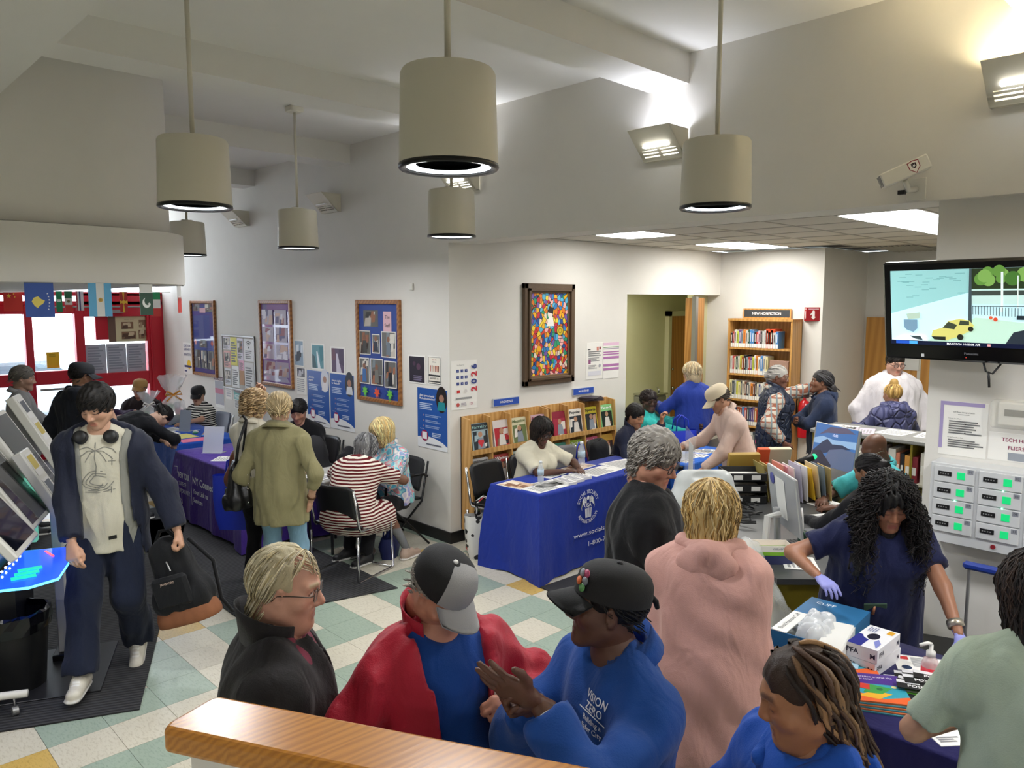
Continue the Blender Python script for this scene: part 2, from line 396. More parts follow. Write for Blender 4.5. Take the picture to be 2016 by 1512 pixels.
for k in range(9): MB().box((0, -.26+k*.065, -.004), (1.18, .03, .012), rot=Matrix.Rotation(.5, 3, 'X')).build('slat', GRID, vb)
# baseboards
for nm, x0, x1, y0, y1 in (('baseboard_left', 4.605, 4.62, 5.606, 13), ('baseboard_corner', 4.605, 7.37, 5.590, 5.606), ('baseboard_pillar', 4.665, 4.68, -6, 1.43), ('baseboard_side', 9.455, 9.47, 4.158, 5.6)):
    wbox(nm, x0, x1, y0, y1, 0, .11, BASE)
# ---- entrance front, red framed doors
def bar(x0, x1, z0, z1, y0=12.92, y1=13.06, name='frame_rail', parent=None): return MB().bb(x0, x1, y0, y1, z0, z1, bev=.006).build(name, RED, parent)
d1 = struct(bar(2.665, 2.765, 0, 2.30, name='door_1'))
bar(3.325, 3.45, 0, 2.30, name='door_stile', parent=d1); bar(2.765, 3.325, 2.17, 2.30, parent=d1); bar(2.765, 3.325, 1.12, 1.32, parent=d1); bar(2.765, 3.325, 0, .34, parent=d1)
MB().bb(2.765, 3.325, 12.985, 12.993, .34, 1.12).build('pane', GLASS, d1); MB().bb(2.765, 3.325, 12.985, 12.993, 1.32, 2.17).build('pane', GLASS, d1)
MB().tube([(2.80, 12.86, 1.05), (3.30, 12.86, 1.05)], .018).build('push_bar', GREYM, d1)
d2 = struct(bar(1.55, 1.67, 0, 2.30, name='door_2'))
bar(1.67, 2.665, 2.17, 2.30, parent=d2); bar(1.67, 2.665, 1.12, 1.30, parent=d2); bar(1.67, 2.665, 0, .34, parent=d2)
MB().bb(1.67, 2.665, 12.985, 12.993, .34, 1.12).build('pane', GLASS, d2); MB().bb(1.67, 2.665, 12.985, 12.993, 1.30, 2.17).build('pane', GLASS, d2)
w1 = struct(bar(4.36, 4.62, 0, 2.48, name='window_1'))
bar(3.45, 4.36, 2.12, 2.48, parent=w1); bar(3.45, 4.36, 1.03, 1.24, parent=w1); bar(3.45, 4.36, 0, .34, parent=w1)
MB().bb(3.45, 4.36, 12.985, 12.993, .34, 1.03).build('pane', GLASS, w1); MB().bb(3.45, 4.36, 12.985, 12.993, 1.24, 2.12).build('pane', GLASS, w1)
bar(4.40, 4.43, .1, 2.4, 12.90, 12.93, 'stop_bead', w1); bar(3.62, 3.80, 1.76, 2.12, 12.97, 13.04, 'post', w1)
w2 = struct(bar(-6, 4.62, 2.30, 2.36, name='window_2')); bar(-6, 4.62, 2.44, 2.5, parent=w2)
for x in (1.6, 2.7, 3.4): bar(x, x+.06, 2.30, 2.5, parent=w2)
MB().tube([(2.9, 12.88, 2.27), (4.4, 12.88, 2.27)], .012).build('closer_rod', GREYM, w1); MB().box((3.9, 12.88, 2.2), (.2, .06, .05)).build('closer_box', GREYM, w1)
wbox('wall_entrance', -6, 1.55, 13.0, 13.15, 0, 2.48)
# the street outside
st = struct(MB().bb(-25, 30, 13.2, 45, -.35, -.2).build('street', mat('asphalt', '#8d8f93', .9, noise=.1, nscale=8)))
MB().bb(-25, 30, 13.2, 16.5, -.2, -.05).build('sidewalk', mat('concrete_walk', '#cfccc4', .9, noise=.06, nscale=5), st)
# ================================================================= lamps and fixtures
SHADE = mat('lamp_enamel', '#d8d3c2', .4); RIM = mat('lamp_rim', '#2a2a2a', .3, .6)
LAMPLENS = mat('lamp_lens', '#eef6ff', .15, emit=2.2)
def pendant(x, y, label, z=2.82, power=13):
    t = thing('pendant_lamp', label, 'pendant lamp', (x, y, z), 0, 'drum pendant lamps')
    MB().lathe([(.150, .012), (.171, .0), (.175, .004), (.166, .315), (.158, .328), (.03, .334), (.001, .334)], n=32).build('shade', SHADE, t, auto=40)
    MB().lathe([(.150, .010), (.152, -.004), (.172, -.008), (.178, -.002), (.176, .010)], n=32).build('rim', RIM, t, smooth=True)
    MB().lathe([(.001, .022), (.08, .024), (.152, .006), (.152, .002), (.08, .018), (.001, .016)], n=24).build('lens', LAMPLENS, t, smooth=True)
    b = MB(); b.bb(-.055, .055, -.022, .022, .333, .352, bev=.004); b.build('bracket', SHADE, t)
    MB().bb(.03, .07, -.012, .012, .334, .346).build('clip', RIM, t)
    MB().cyl((0, 0, .35), .0115, 4.0-z-.36, 10).build('rod', SHADE, t, smooth=True)
    MB().bb(-.06, .06, -.06, .06, 4.0-z-.02, 4.03-z, bev=.008).build('canopy', SHADE, t)
    a = area_light('lamp_light', (0, 0, .001), .295, power, (.97, .98, 1.0)); a.parent = t
    return t
pendant(1.76, 2.13, 'cream drum pendant lamp, the one hanging lowest into view over the men talking')
pendant(3.46, 2.09, 'cream drum pendant lamp beside the lit wall sconce and the low header')
pendant(1.57, 3.88, 'cream drum pendant lamp in front of the rounded bulkhead corner')
pendant(3.60, 4.33, 'cream drum pendant lamp above the corner of the white walls')
pendant(3.40, 6.20, 'cream drum pendant lamp with its ceiling plate showing between two beams')
pendant(3.10, 7.90, 'greyish drum pendant lamp tucked behind the rounded bulkhead')
for x, y in ((3.4, -.1), (1.6, -2.2), (3.4, -2.3), (-.4, -2.2), (-.9, 3.9), (-2.4, 1.6), (-2.4, -2.2)):  # more pendants added out of view to light the foreground
    pendant(x, y, 'unseen cream drum pendant lamp added behind the stair landing to light the foreground', power=20)
def sconce(y, on, label, color):
    t = thing('wall_sconce', label, 'sconce', (4.62, y, 3.34), 0, 'wedge wall sconces')
    w = .17; P = [(-.245, .19), (-.005, .19), (-.005, 0), (-.045, 0)]
    for s in (-1, 1):
        b = MB(); b.add([(px, s*w, pz) for px, pz in P]+[(px, s*(w-.006), pz) for px, pz in P], [[0, 1, 2, 3][::s], [7, 6, 5, 4][::s]]+[[i, (i+1) % 4, 4+(i+1) % 4, 4+i][::-s] for i in range(4)]); b.build('cheek', SHADE, t)
    # slanted face made of strips that leave the slots open
    d = Vector((.2, 0, -.19)); L = d.length; d.normalize(); n = Vector((-d.z*-1, 0, 0))
    rot = Matrix((( d.x, 0, d.z), (0, 1, 0), (-d.z, 0, d.x))).transposed()
    def plate(u0, u1, y0, y1):
        c = Vector((-.245, 0, .19))+d*((u0+u1)/2); f.box((c.x, (y0+y1)/2, c.z), (u1-u0, y1-y0, .005), rot=Matrix(((d.x, 0, -d.z), (0, 1, 0), (d.z, 0, d.x))))
    f = MB(); plate(0, L*.66, -w, w); plate(L*.94, L, -w, w)
    for q in (0, 1, 2): u = L*(.66+.1*q); plate(u+.006, u+.022, -w, w)
    plate(L*.66, L*.94, -w, -w+.03); plate(L*.66, L*.94, w-.03, w); plate(L*.66, L*.94, -.012, .012)
    f.build('face', SHADE, t); MB().bb(-.05, 0, -w, w, 0, .004).build('bottom', SHADE, t)
    MB().bb(-.16, -.03, -.1, .1, .075, .085).build('lamp_tube', mat('sconce_tube_on' if on else 'sconce_tube_off', '#ffffff', .4, emit=6 if on else 0), t)
    if on:
        a = area_light('sconce_light', (-.06, 0, .11), .06, on, color, rot=(R(180), R(-8), 0), shape='RECTANGLE', size_y=.16); a.parent = t
sconce(1.02, 9, 'wedge wall sconce glowing warm above the television', (1, .82, .5))
sconce(3.18, 2.6, 'wedge wall sconce glowing bluish white beside a ceiling beam', (.78, .82, 1))
sconce(5.33, 5, 'wedge wall sconce behind a pendant lamp above the wall corner', (.85, .88, 1))
sconce(7.62, 0, 'unlit wedge wall sconce by the pendant lamp with the visible ceiling plate', (1, 1, 1))
sconce(9.85, 0, 'unlit wedge wall sconce near the entrance bulkhead', (1, 1, 1))
sconce(-1.15, 26, 'unseen warm wedge wall sconce added behind the landing to light the ceiling', (1, .80, .5))  # this sconce and the next are added out of view to brighten the ceiling
sconce(-3.35, 26, 'second unseen warm wedge wall sconce added behind the landing', (1, .80, .5))
# security camera
t = thing('security_camera', 'cream box security camera with red shield badge on the white header', 'camera', (4.62, 1.53, 2.96))
MB().bb(-.012, 0, -.05, .05, -.05, .07, bev=.003).build('wall_plate', WHITE, t)
MB().tube([(-.01, 0, .01), (-.07, .02, .0), (-.10, .03, .05)], .016).build('arm', WHITE, t, smooth=True); MB().box((-.08, .05, -.01), (.03, .035, .022)).build('clamp', BLACK, t)
M = Matrix.Translation((-.12, .03, .095)) @ Matrix.Rotation(R(-60), 4, 'Z') @ Matrix.Rotation(R(-24), 4, 'Y')
b = MB(); b.box((0, 0, 0), (.25, .085, .078), bev=.006); b.xf(M); bo = b.build('housing', WHITE, t)
b = MB(); b.box((-.127, 0, 0), (.004, .07, .062)); b.cyl((-.131, 0, 0), .022, .004, 14, axis='x'); b.xf(M); b.build('front_glass', mat('camera_front', '#8a8a88', .2), bo)
b = MB(); sh = [(-.03, .03), (0, .036), (.03, .03), (.028, -.008), (0, -.036), (-.028, -.008)]
b.col = '#8e2130'; b.add([(x+.045, -.0432, z) for x, z in sh], [[0, 1, 2, 3, 4, 5]]); b.col = '#efe8e2'; b.add([(x*.86+.045, -.0436, z*.86) for x, z in sh], [[0, 1, 2, 3, 4, 5]])
b.col = '#2b1a22'; b.add([(x*.45+.045, -.044, z*.45+.006) for x, z in sh], [[0, 1, 2, 3, 4, 5]]); b.col = '#f4f4f4'
b.add([(.045+(.009 if k % 2 else .004)*math.sin(k*math.pi/5), -.0444, .007+(.009 if k % 2 else .004)*math.cos(k*math.pi/5)) for k in range(10)], [list(range(10))])
b.xf(M); b.build('shield_badge', vcmat('print_ink'), bo)
tag(MB().box((0, 0, 0), (.025, .05, .07), bev=.006).build('motion_sensor', WHITE, loc=(4.607, 6.17, 2.50)), 'small cream motion sensor high on the wall above the flyers', 'sensor')
tag(MB().box((0, 0, 0), (.05, .09, .12), bev=.006).build('door_release_box', WHITE, loc=(4.594, 12.35, 1.05)), 'small cream control box on the wall by the entrance', 'control box')
tag(MB().bb(-.012, 0, -.03, .03, 0, .06, bev=.003).build('wall_switch', WHITE, loc=(4.62, .88, 3.04)), 'small cream plate on the header right of the camera', 'switch plate')
# ================================================================= television
t = thing('television', 'black wall television showing a parking lot camera view', 'television', (4.36, 1.22, 2.30))
TVW, TVH = .80, .525
Mtv = Matrix.Translation((0, 0, 0)) @ Matrix.Rotation(R(-7), 4, 'Z') @ WX.to_4x4() @ Matrix.Rotation(R(9), 4, 'X') @ Matrix.Translation((-TVW/2+.02, -TVH/2, 0))
def tvp(mb, name, m, **k):
    mb.xf(Mtv); return mb.build(name, m, t, **k)
b = MB(); b.bb(0, TVW, 0, TVH, -.05, 0, bev=.012); cs_ = tvp(b, 'casing', mat('tv_black', '#08080a', .18))
b = MB(); b.bb(.2, TVW-.2, .1, TVH-.1, -.10, -.05, bev=.01); tvp(b, 'rear_housing', BLACK)
sx, sy, sw, shh = .045, .085, TVW-.09, TVH-.13
b = MB(); bx = []
bx += [('r', 0, 0, 1, 1, '#bfe3ea'), ('p', [(0, .42), (.56, .70), (.56, 1), (0, 1)], '#8fc4c4'), ('p', [(0, .0), (0, .42), (.56, .70), (.58, .38), (.25, .1)], '#c3e6f0')]
for q in range(26): rr = random.Random(q); a, c = rr.random()*.5, .6+rr.random()*.36; bx.append(('r', a, max(c, .45+a*.5), a+.05, max(c, .45+a*.5)+.008, '#6fa5a6'))
bx += [('p', [(.2, 0), (.6, .38), (1, .3), (1, 0)], '#b7d9c6'), ('r', .56, .72, 1, 1, '#27351f'), ('r', .56, .55, 1, .74, '#b9d8d2'), ('r', .56, .66, 1, .72, '#3b4540')]
for q in range(16): rr = random.Random(90+q); bx.append(('c', .6+.4*rr.random(), .84+.14*rr.random(), .03+.02*rr.random(), rr.choice(['#5d8a3d', '#43702f', '#78a352'])))
bx += [('r', .76, .45, .775, .95, '#d7e2df'), ('r', .86, .5, .868, .9, '#cfdad7'), ('p', [(.55, .3), (.56, 1), (.575, 1), (.575, .3)], '#3f4d52'), ('p', [(.78, .02), (.84, .2), (1, .28), (1, .02)], '#27303a')]
for q in range(22): u = .58+q*.019; bx.append(('r', u, .42-.1*(u-.58), u+.004, .53-.1*(u-.58), '#2f3b40'))
bx += [('r', .58, .52, 1, .528, '#2f3b40'), ('p', [(.10, .34), (.2, .34), (.2, .22), (.17, .17), (.12, .2), (.1, .24)], '#6e8fa5'), ('p', [(.12, .42), (.22, .44), (.22, .36), (.13, .34)], '#a9bfae'),
       ('p', [(.30, .12), (.31, .2), (.38, .24), (.42, .33), (.50, .36), (.56, .34), (.59, .28), (.58, .22), (.48, .12), (.40, .07)], '#c9c46e'), ('p', [(.38, .24), (.42, .32), (.48, .28), (.46, .22)], '#3a4133'), ('p', [(.49, .28), (.50, .34), (.56, .33), (.56, .28)], '#3a4133'), ('c', .50, .12, .022, '#23261f'), ('c', .57, .23, .018, '#23261f'), ('p', [(.30, .12), (.40, .12), (.40, .07), (.32, .08)], '#23261f'),
       ('p', [(0, .05), (.1, .13), (.25, .12), (.28, .05)], '#dff3fb'), ('p', [(.14, .12), (.22, .12), (.24, .06), (.18, .08)], '#37464a'), ('c', .70, .38, .012, '#cc5a3a'), ('c', .73, .36, .014, '#cc4a2f'), ('r', .86, .36, .93, .41, '#1f2a33'),
       ('r', 0, .0, 1, .055, '#0c1430'), ('r', .04, .008, .2, .048, '#1f4fb4'), ('r', .14, .008, .2, .048, '#4aa3e8'), ('t', .52, .014, .028, 'MAY/29/26 10:05:08 AM', '#ffffff', {'bold': .01}), ('r', .68, .012, .70, .04, '#e8a0a0')]
print_items(b, sw, shh, bx, z=.0012, dz=.00012); b.xf(Matrix.Translation((sx, sy, 0))); tvp(b, 'screen', vcmat('tv_screen', .25, emit=.5))
b = MB(); b.col = '#9a9aa0'; put_text(b, 'Panasonic', TVW*.56, .04, .012, .001); b.col = '#d8d8d8'; b.add([(.20, .018, .001), (.215, .018, .001), (.215, .034, .001), (.20, .034, .001)], [[0, 1, 2, 3]]); b.col = '#d03a2a'; b.add([(.42, .022, .001), (.426, .022, .001), (.426, .028, .001), (.42, .028, .001)], [[0, 1, 2, 3]]); tvp(b, 'badge', vcmat('print_ink'))
MB().tube([(.06, 0, 0), (.32, -.02, .02)], .03).build('mount_arm', BLACK, t)
cb = MB(); cb.tube([(.05, -.12, -.25), (.03, -.14, -.30), (.03, -.17, -.31), (.05, -.2, -.26)], .005, 6); cb.tube([(.03, -.15, -.30), (.035, -.155, -.34), (.03, -.16, -.38)], .006, 6); cb.build('cable', BLACK, t, smooth=True)
wc = MB(); wc.tube([(4.66, .95, 2.90), (4.66, .94, 2.80), (4.66, .955, 2.6), (4.66, .99, 2.45)], .007, 6)
tag(wc.build('wall_cable', WHITE, smooth=True), 'cream cable running down the pillar behind the television', 'cable')
# ================================================================= phone lockers on the pillar
t = thing('phone_locker_cabinet', 'white metal phone charging cabinet with numbered green lit doors', 'locker', (4.68, 1.345, 1.04))
LW = .66; LOCK = mat('locker_white', '#d3d5d6', .4)
b = MB(); b.bb(-.16, 0, -LW, 0, 0, .44, bev=.004); b.build('body', LOCK, t)
LED = mat('locker_green_window', '#18b86a', .3, emit=.55); DOT = mat('locker_led', '#8dffca', .3, emit=4)
for c in range(3):
    for r_ in range(4):
        y0 = -.022-c*.215; z1 = .425-r_*.092; no = r_*3+c+1
        b = MB(); b.bb(-.170, -.16, y0-.195, y0, z1-.086, z1, bev=.002); dr = b.build('door', LOCK, t)
        MB().bb(-.174, -.170, y0-.085, y0-.02, z1-.052, z1-.028, bev=.001).build('combination_lock', BLACK, dr)
        MB().bb(-.172, -.170, y0-.150, y0-.112, z1-.062, z1-.024).build('lit_window', LED, dr)
        b = MB(); b.col = '#8c8f98'; b.add([(-.1708, y0-.160, z1-.028), (-.1708, y0-.188, z1-.028), (-.1708, y0-.188, z1-.004), (-.1708, y0-.160, z1-.004)], [[0, 1, 2, 3]])
        s0 = len(b.v); b.col = '#3c3f48'; put_text(b, '%02d' % no, 0, 0, .012); b.xf(Matrix.Translation((-.1713, y0-.174, z1-.021)) @ WX.to_4x4(), s0)
        s0 = len(b.v); b.col = '#9a9a9a'
        for q in range(4): b.add([(-.1746, y0-.03-q*.012, z1-.043), (-.1746, y0-.036-q*.012, z1-.043), (-.1746, y0-.036-q*.012, z1-.037), (-.1746, y0-.03-q*.012, z1-.037)], [[0, 1, 2, 3]])
        b.build('number_plate', vcmat('print_ink'), dr)
for (y, z) in ((-.13, .243), (-.35, .335), (-.35, .243)): MB().sphere((-.172, y, z), .004, 8, 6).build('indicator_led', DOT, t)
MB().cyl((-.166, -.32, .03), .012, .008, 14, axis='x').build('power_button', mat('dark_red_plastic', '#8e1f27', .4), t)
PX = 4.677
sheet('instruction_sheet', 'white phone charging instruction sheet with lilac border above the lockers', 'sign', .235, .30, [('r', 0, .93, .93, 1, '#a99cc8'), ('r', 0, .12, .075, 1, '#a99cc8'), ('t', .5, .80, .022, 'Cell Phone Charging Station', '#333333'), ('r', .38, .765, .62, .772, '#555555'), ('t', .18, .68, .018, 'To Lock Your Phone', '#333333', {'align': 'l'}), ('l', .2, .40, .95, .66, 6, '#777777'), ('t', .18, .33, .018, 'To Get Your Phone Back', '#333333', {'align': 'l'}), ('l', .2, .15, .95, .31, 4, '#777777'), ('p', [(.52, .61), (.58, .61), (.55, .58)], '#222222'), ('p', [(.52, .42), (.58, .42), (.55, .45)], '#222222'), ('p', [(.6, .22), (.66, .22), (.63, .19)], '#222222')], WX, (PX, 1.36, 1.50), group=None)
s = sheet('flyer_holder', 'white tech help fliers card holder on the pillar above the lockers', 'sign', .26, .15, [('t', .5, .70, .13, 'TECH HELP', '#8a1f4a', {'bold': .012}), ('t', .5, .42, .13, 'FLIERS', '#8a1f4a', {'bold': .012}), ('r', .36, .04, .72, .32, '#9aa0a8')], WX, (PX, 1.115, 1.505))
t = thing('thermostat_cover', 'clear plastic locking cover over a thermostat on the pillar', 'thermostat cover', (4.68, .985, 1.70))
MB().bb(-.03, 0, -.09, .09, 0, .12, bev=.006).build('thermostat', WHITE, t)
CLEARP = mat('clear_plastic', '#f4f2e8', .08, alpha=.28); MB().bb(-.07, 0, -.115, .115, -.015, .135, bev=.01).build('cover', CLEARP, t)
MB().bb(-.034, -.030, -.06, .06, .05, .085).build('display', mat('lcd_grey', '#5d5d54', .3), t)
# ================================================================= things on the walls
FX = 4.6155
def wsheet(name, label, cat, y0, y1, z0, z1, items, base='#f2f0ea', **k):
    return sheet(name, label, cat, y0-y1, z1-z0, items, WX, (FX, y0, z0), base=base, **k)
FRW = wood('frame_wood', '#a8703a', '#7d4c22', 3, 0)
tg = NT('picture_glass'); g1 = tg.new('ShaderNodeBsdfTransparent'); g2 = tg.new('ShaderNodeBsdfGlossy'); g2.inputs['Roughness'].default_value = .04; g3 = tg.new('ShaderNodeMixShader'); g3.inputs[0].default_value = .14
tg.link(g1.outputs[0], g3.inputs[1]); tg.link(g2.outputs[0], g3.inputs[2]); tg.link(g3.outputs[0], tg.n['Material Output'].inputs[0]); PGLASS = tg.m
def framed(label, y0, y1, z0, z1, items, base):
    w, h = y0-y1, z1-z0
    t = thing('photo_board', label, 'framed photos', (4.62, y0, z0), 0, 'wooden framed photo boards')
    M = WX.to_4x4()
    def add(mb, name, m):
        mb.xf(M); return mb.build(name, m, t)
    b = MB(); b.bb(.02, w-.02, .02, h-.02, 0, .012); add(b, 'backing', mat('board_'+base.strip('#'), base, .6))
    b = MB(); print_items(b, w, h, items, z=.0125); add(b, 'photo_print', vcmat('print_ink'))
    f = .045
    for a in ((0, f, 0, h), (w-f, w, 0, h)): b = MB(); b.bb(a[0], a[1], a[2], a[3], 0, .035, bev=.006); add(b, 'frame_stile', FRW)
    for a in ((f, w-f, 0, f), (f, w-f, h-f, h)): b = MB(); b.bb(a[0], a[1], a[2], a[3], 0, .033, bev=.006); add(b, 'frame_rail', FRW)
    b = MB(); b.add([(f, f, .018), (w-f, f, .018), (w-f, h-f, .018), (f, h-f, .018)], [[0, 1, 2, 3]]); add(b, 'glass', PGLASS)
PT = ['#6b6a66', '#2d2b2c', '#a5694a', '#c9c0b4', '#7f8a90', '#463a36', '#d9d4c8']
it = rnd_photo(.08, .86, .38, .97, 1, PT)+rnd_photo(.6, .85, .94, .97, 2, PT)+[('r', .38, .84, .62, .9, '#e8b9c4'), ('p', [(.1, .44), (.16, .49), (.2, .44), (.16, .40)], '#c8402a'), ('p', [(.78, .44), (.84, .49), (.9, .44), (.84, .40)], '#c8402a')]+rnd_photo(.32, .38, .62, .48, 3, PT)
for q in range(3): it += rnd_photo(.1+.28*q, .1, .34+.28*q, .34, 10+q, PT)
framed('wooden framed photo board with a blue mat and two red leaf cutouts by the entrance', 11.73, 10.86, 1.25, 2.37, it, '#2b3f94')
it = [('r', .05, .05, .95, .95, '#7b5aa2'), ('p', [(.06, .06), (.9, .06), (.5, .3)], '#a9a4c0'), ('r', .1, .72, .28, .88, '#d96a62')]+sum([rnd_photo(.1+.42*(q % 2), .12+.2*(q//2), .45+.42*(q % 2), .29+.2*(q//2), 30+q, ['#b0a6b8', '#8c4a58', '#dcd7e2', '#564a78', '#c8a79a']) for q in range(8)], [])
framed('wooden framed photo board with a purple mat beside the bulletin board', 9.475, 8.62, 1.27, 2.37, it, '#6c4b98')
it = rnd_photo(.16, .74, .5, .9, 5, PT)+[('r', .62, .70, .80, .89, '#f3c9d2'), ('t', .71, .82, .035, 'The', '#1c1c1c', {'bold': .01}), ('t', .71, .74, .035, 'Staff', '#1c1c1c', {'bold': .01})]
for q, (a, c, e, g_) in enumerate(((.05, .46, .32, .70), (.36, .48, .54, .67), (.58, .45, .90, .70), (.06, .17, .30, .43), (.33, .17, .62, .43), (.65, .16, .92, .42))): it += [('r', a, c, e, g_, '#e9e6df')]+rnd_photo(a+.015, c+.01, e-.015, g_-.01, 50+q, PT)+[('c', (a+e)/2, (c+g_)/2+.05, .035, '#8a5f48'), ('p', [((a+e)/2-.05, c+.02), ((a+e)/2+.05, c+.02), ((a+e)/2+.04, (c+g_)/2+.02), ((a+e)/2-.04, (c+g_)/2+.02)], ['#4b4a48', '#2a2f40', '#6e7a86', '#3f6ea8', '#77756c', '#1e2028'][q])]
def leaf(cx, cy, s, c, asp=.73):
    pts = []
    for k in range(14): a = math.pi/2+k*math.pi/7; r_ = s*(1 if k % 2 == 0 else .5); pts.append((cx+r_*math.cos(a), cy+r_*math.sin(a)*asp))
    return [('p', pts, c), ('r', cx-.008, cy-s*asp*1.3, cx+.008, cy-s*asp*.5, c)]
it += leaf(.2, .10, .075, '#6cc644')+leaf(.48, .10, .075, '#e8542c')+leaf(.77, .10, .075, '#6cc644')
framed('wooden framed photo board titled The Staff with green and orange paper leaves', 7.17, 6.36, 1.28, 2.37, it, '#2a4fa8')
wsheet('library_poster', 'white poster reading LOVE YOUR LIBRARY next to the entrance', 'poster', 12.13, 11.80, 1.24, 1.72, [('t', .5, .86, .075, 'LOVE YOUR', '#26346e', {'bold': .02, 'width': .27}), ('t', .5, .75, .075, 'LIBRARY?', '#26346e', {'bold': .02, 'width': .27}), ('t', .5, .58, .075, 'DONATE TO', '#26346e', {'bold': .02, 'width': .27}), ('c', .66, .3, .22, '#f2c614'), ('r', .1, .2, .95, .27, '#26346e'), ('r', .1, .06, .4, .1, '#26346e')])
# bulletin board with its flyers
t = thing('bulletin_board', 'aluminium framed bulletin board covered in pinned flyers', 'bulletin board', (4.62, 10.67, 1.13))
M = WX.to_4x4(); b = MB(); b.bb(0, 1.02, 0, .76, 0, .01); b.xf(M); b.build('backing', mat('cork_grey', '#c9c5bc', .9, noise=.1, nscale=80), t)
for a in ((0, 1.02, 0, .02), (0, 1.02, .74, .76), (0, .02, .02, .74), (1.0, 1.02, .02, .74)): b = MB(); b.bb(*a, 0, .022); b.xf(M); b.build('frame_bar', GREYM, t)
BF = [(.03, .55, .28, .73, '#e9e4ea', 'photo'), (.28, .34, .48, .73, '#e6df6a', 'l'), (.49, .42, .68, .72, '#e8e2f0', 'photo'), (.70, .42, .98, .72, '#f4f4f4', 'wifi'), (.05, .30, .27, .53, '#e8b4ae', 'photo'), (.30, .03, .52, .33, '#f2f2f0', 'l'), (.53, .28, .68, .42, '#f0b6cd', 'l'), (.54, .08, .68, .28, '#b98a5a', ''), (.70, .03, .97, .40, '#e2e2e0', 'l'), (.06, .05, .26, .28, '#dfe4e8', 'photo')]
for q, (a, c, e, g_, col, kd) in enumerate(BF):
    w, h = e-a, (g_-c)
    its = {'l': [('l', .1, .1, .9, .85, 8, '#6a6a6a')], 'photo': rnd_photo(.1, .35, .9, .9, q, PT)+[('l', .1, .08, .9, .3, 3, '#666666')], 'wifi': [('c', .5, .62, .05, '#222222')]+[('p', [(.5+rr*math.cos(math.pi*(.25+.5*k/6)), .62+rr*.8*math.sin(math.pi*(.25+.5*k/6))) for k in range(7)]+[(.5+(rr-.05)*math.cos(math.pi*(.75-.5*k/6)), .62+(rr-.05)*.8*math.sin(math.pi*(.75-.5*k/6))) for k in range(7)], '#222222') for rr in (.18, .28, .38)]+[('l', .15, .1, .85, .5, 5, '#777777')], '': []}[kd]
    o = sheet('pinned_flyer', '', '', w, h, its, WX, (-.013-.001*(q % 3), -a, c), base=col, parent=t)
for q, (a, c, z0, z1, col, lab) in enumerate(((10.36, 9.98, .86, 1.17, '#3fa39b', 'teal topped service brochure taped below the bulletin board beside another like it'), (9.97, 9.62, .90, 1.22, '#3fa39b', 'teal topped service brochure with a dark photo taped below the bulletin board'))):
    wsheet('service_brochure', lab, 'brochure', a, c, z0, z1, [('r', 0, .42, 1, .8, col), ('r', 0, .8, 1, 1, '#4d6a78')]+rnd_photo(.1, .72, .9, 1, 70+q, PT)+[('l', .08, .45, .9, .66, 4, '#dff0ee'), ('l', .08, .05, .9, .38, 6, '#8a8a8a')])
wsheet('census_flyer', 'tall grey and magenta flyer taped behind the striped shirt woman', 'flyer', 11.0, 10.68, .82, 1.27, [('r', 0, .88, 1, 1, '#5a3042'), ('r', .05, .1, .95, .86, '#9a9aa4'), ('r', .05, .45, .95, .62, '#b8476e'), ('t', .5, .9, .06, 'START', '#eeeeee', {'width': .25})])
wsheet('plain_notice', 'narrow pale notice hanging below the bulletin board flyers', 'notice', 10.62, 10.42, .97, 1.28, [('l', .1, .1, .9, .9, 7, '#b0b0b4')])
for q, (a, c, z0, z1, its) in enumerate(((8.60, 8.36, 1.56, 1.89, rnd_photo(.08, .05, .92, .95, 81, ['#8fa5b8', '#25303f', '#dce4ea', '#4a637c', '#101720'])), (8.56, 8.33, 1.22, 1.55, rnd_photo(.1, .66, .9, .98, 82, ['#6c6a70', '#202028', '#c9c9cf', '#40424c'])+[('l', .1, .1, .9, .6, 7, '#a8a8ac')]), (8.55, 8.31, .84, 1.18, [('c', .5, .72, .3, '#e2c9cf'), ('l', .12, .1, .9, .45, 6, '#9a9aa4'), ('c', .42, .75, .06, '#c07a8a'), ('c', .6, .68, .06, '#8a7ab0')]))):
    wsheet('taped_flyer', ['crowd photo flyer, topmost of the column beside the purple photo board', 'half photo notice, middle of the column beside the purple photo board', 'pale flower notice, lowest of the column beside the purple photo board'][q], 'flyer', a, c, z0, z1, its)
wsheet('waterfall_print', 'small teal waterfall print in a white border above the blue posters', 'print', 8.19, 7.88, 1.55, 1.86, [('r', .08, .06, .92, .94, '#5f95a0'), ('p', [(.5, .06), (.7, .06), (.5, .7), (.4, .7)], '#dfe9ec'), ('p', [(.08, .06), (.4, .06), (.3, .5), (.08, .6)], '#3d5f66'), ('p', [(.7, .3), (.92, .4), (.92, .9), (.6, .9)], '#3f7f8a')])
wsheet('canyon_print', 'small purple waterfall print in a white border above the blue posters', 'print', 7.75, 7.44, 1.53, 1.84, [('r', .08, .06, .92, .94, '#5d4a66'), ('p', [(.4, .06), (.75, .06), (.5, .75), (.4, .75)], '#cfc9d8'), ('p', [(.08, .5), (.4, .5), (.3, .94), (.08, .94)], '#6f4a5c'), ('p', [(.6, .4), (.92, .3), (.92, .9), (.6, .9)], '#4a3a55')])
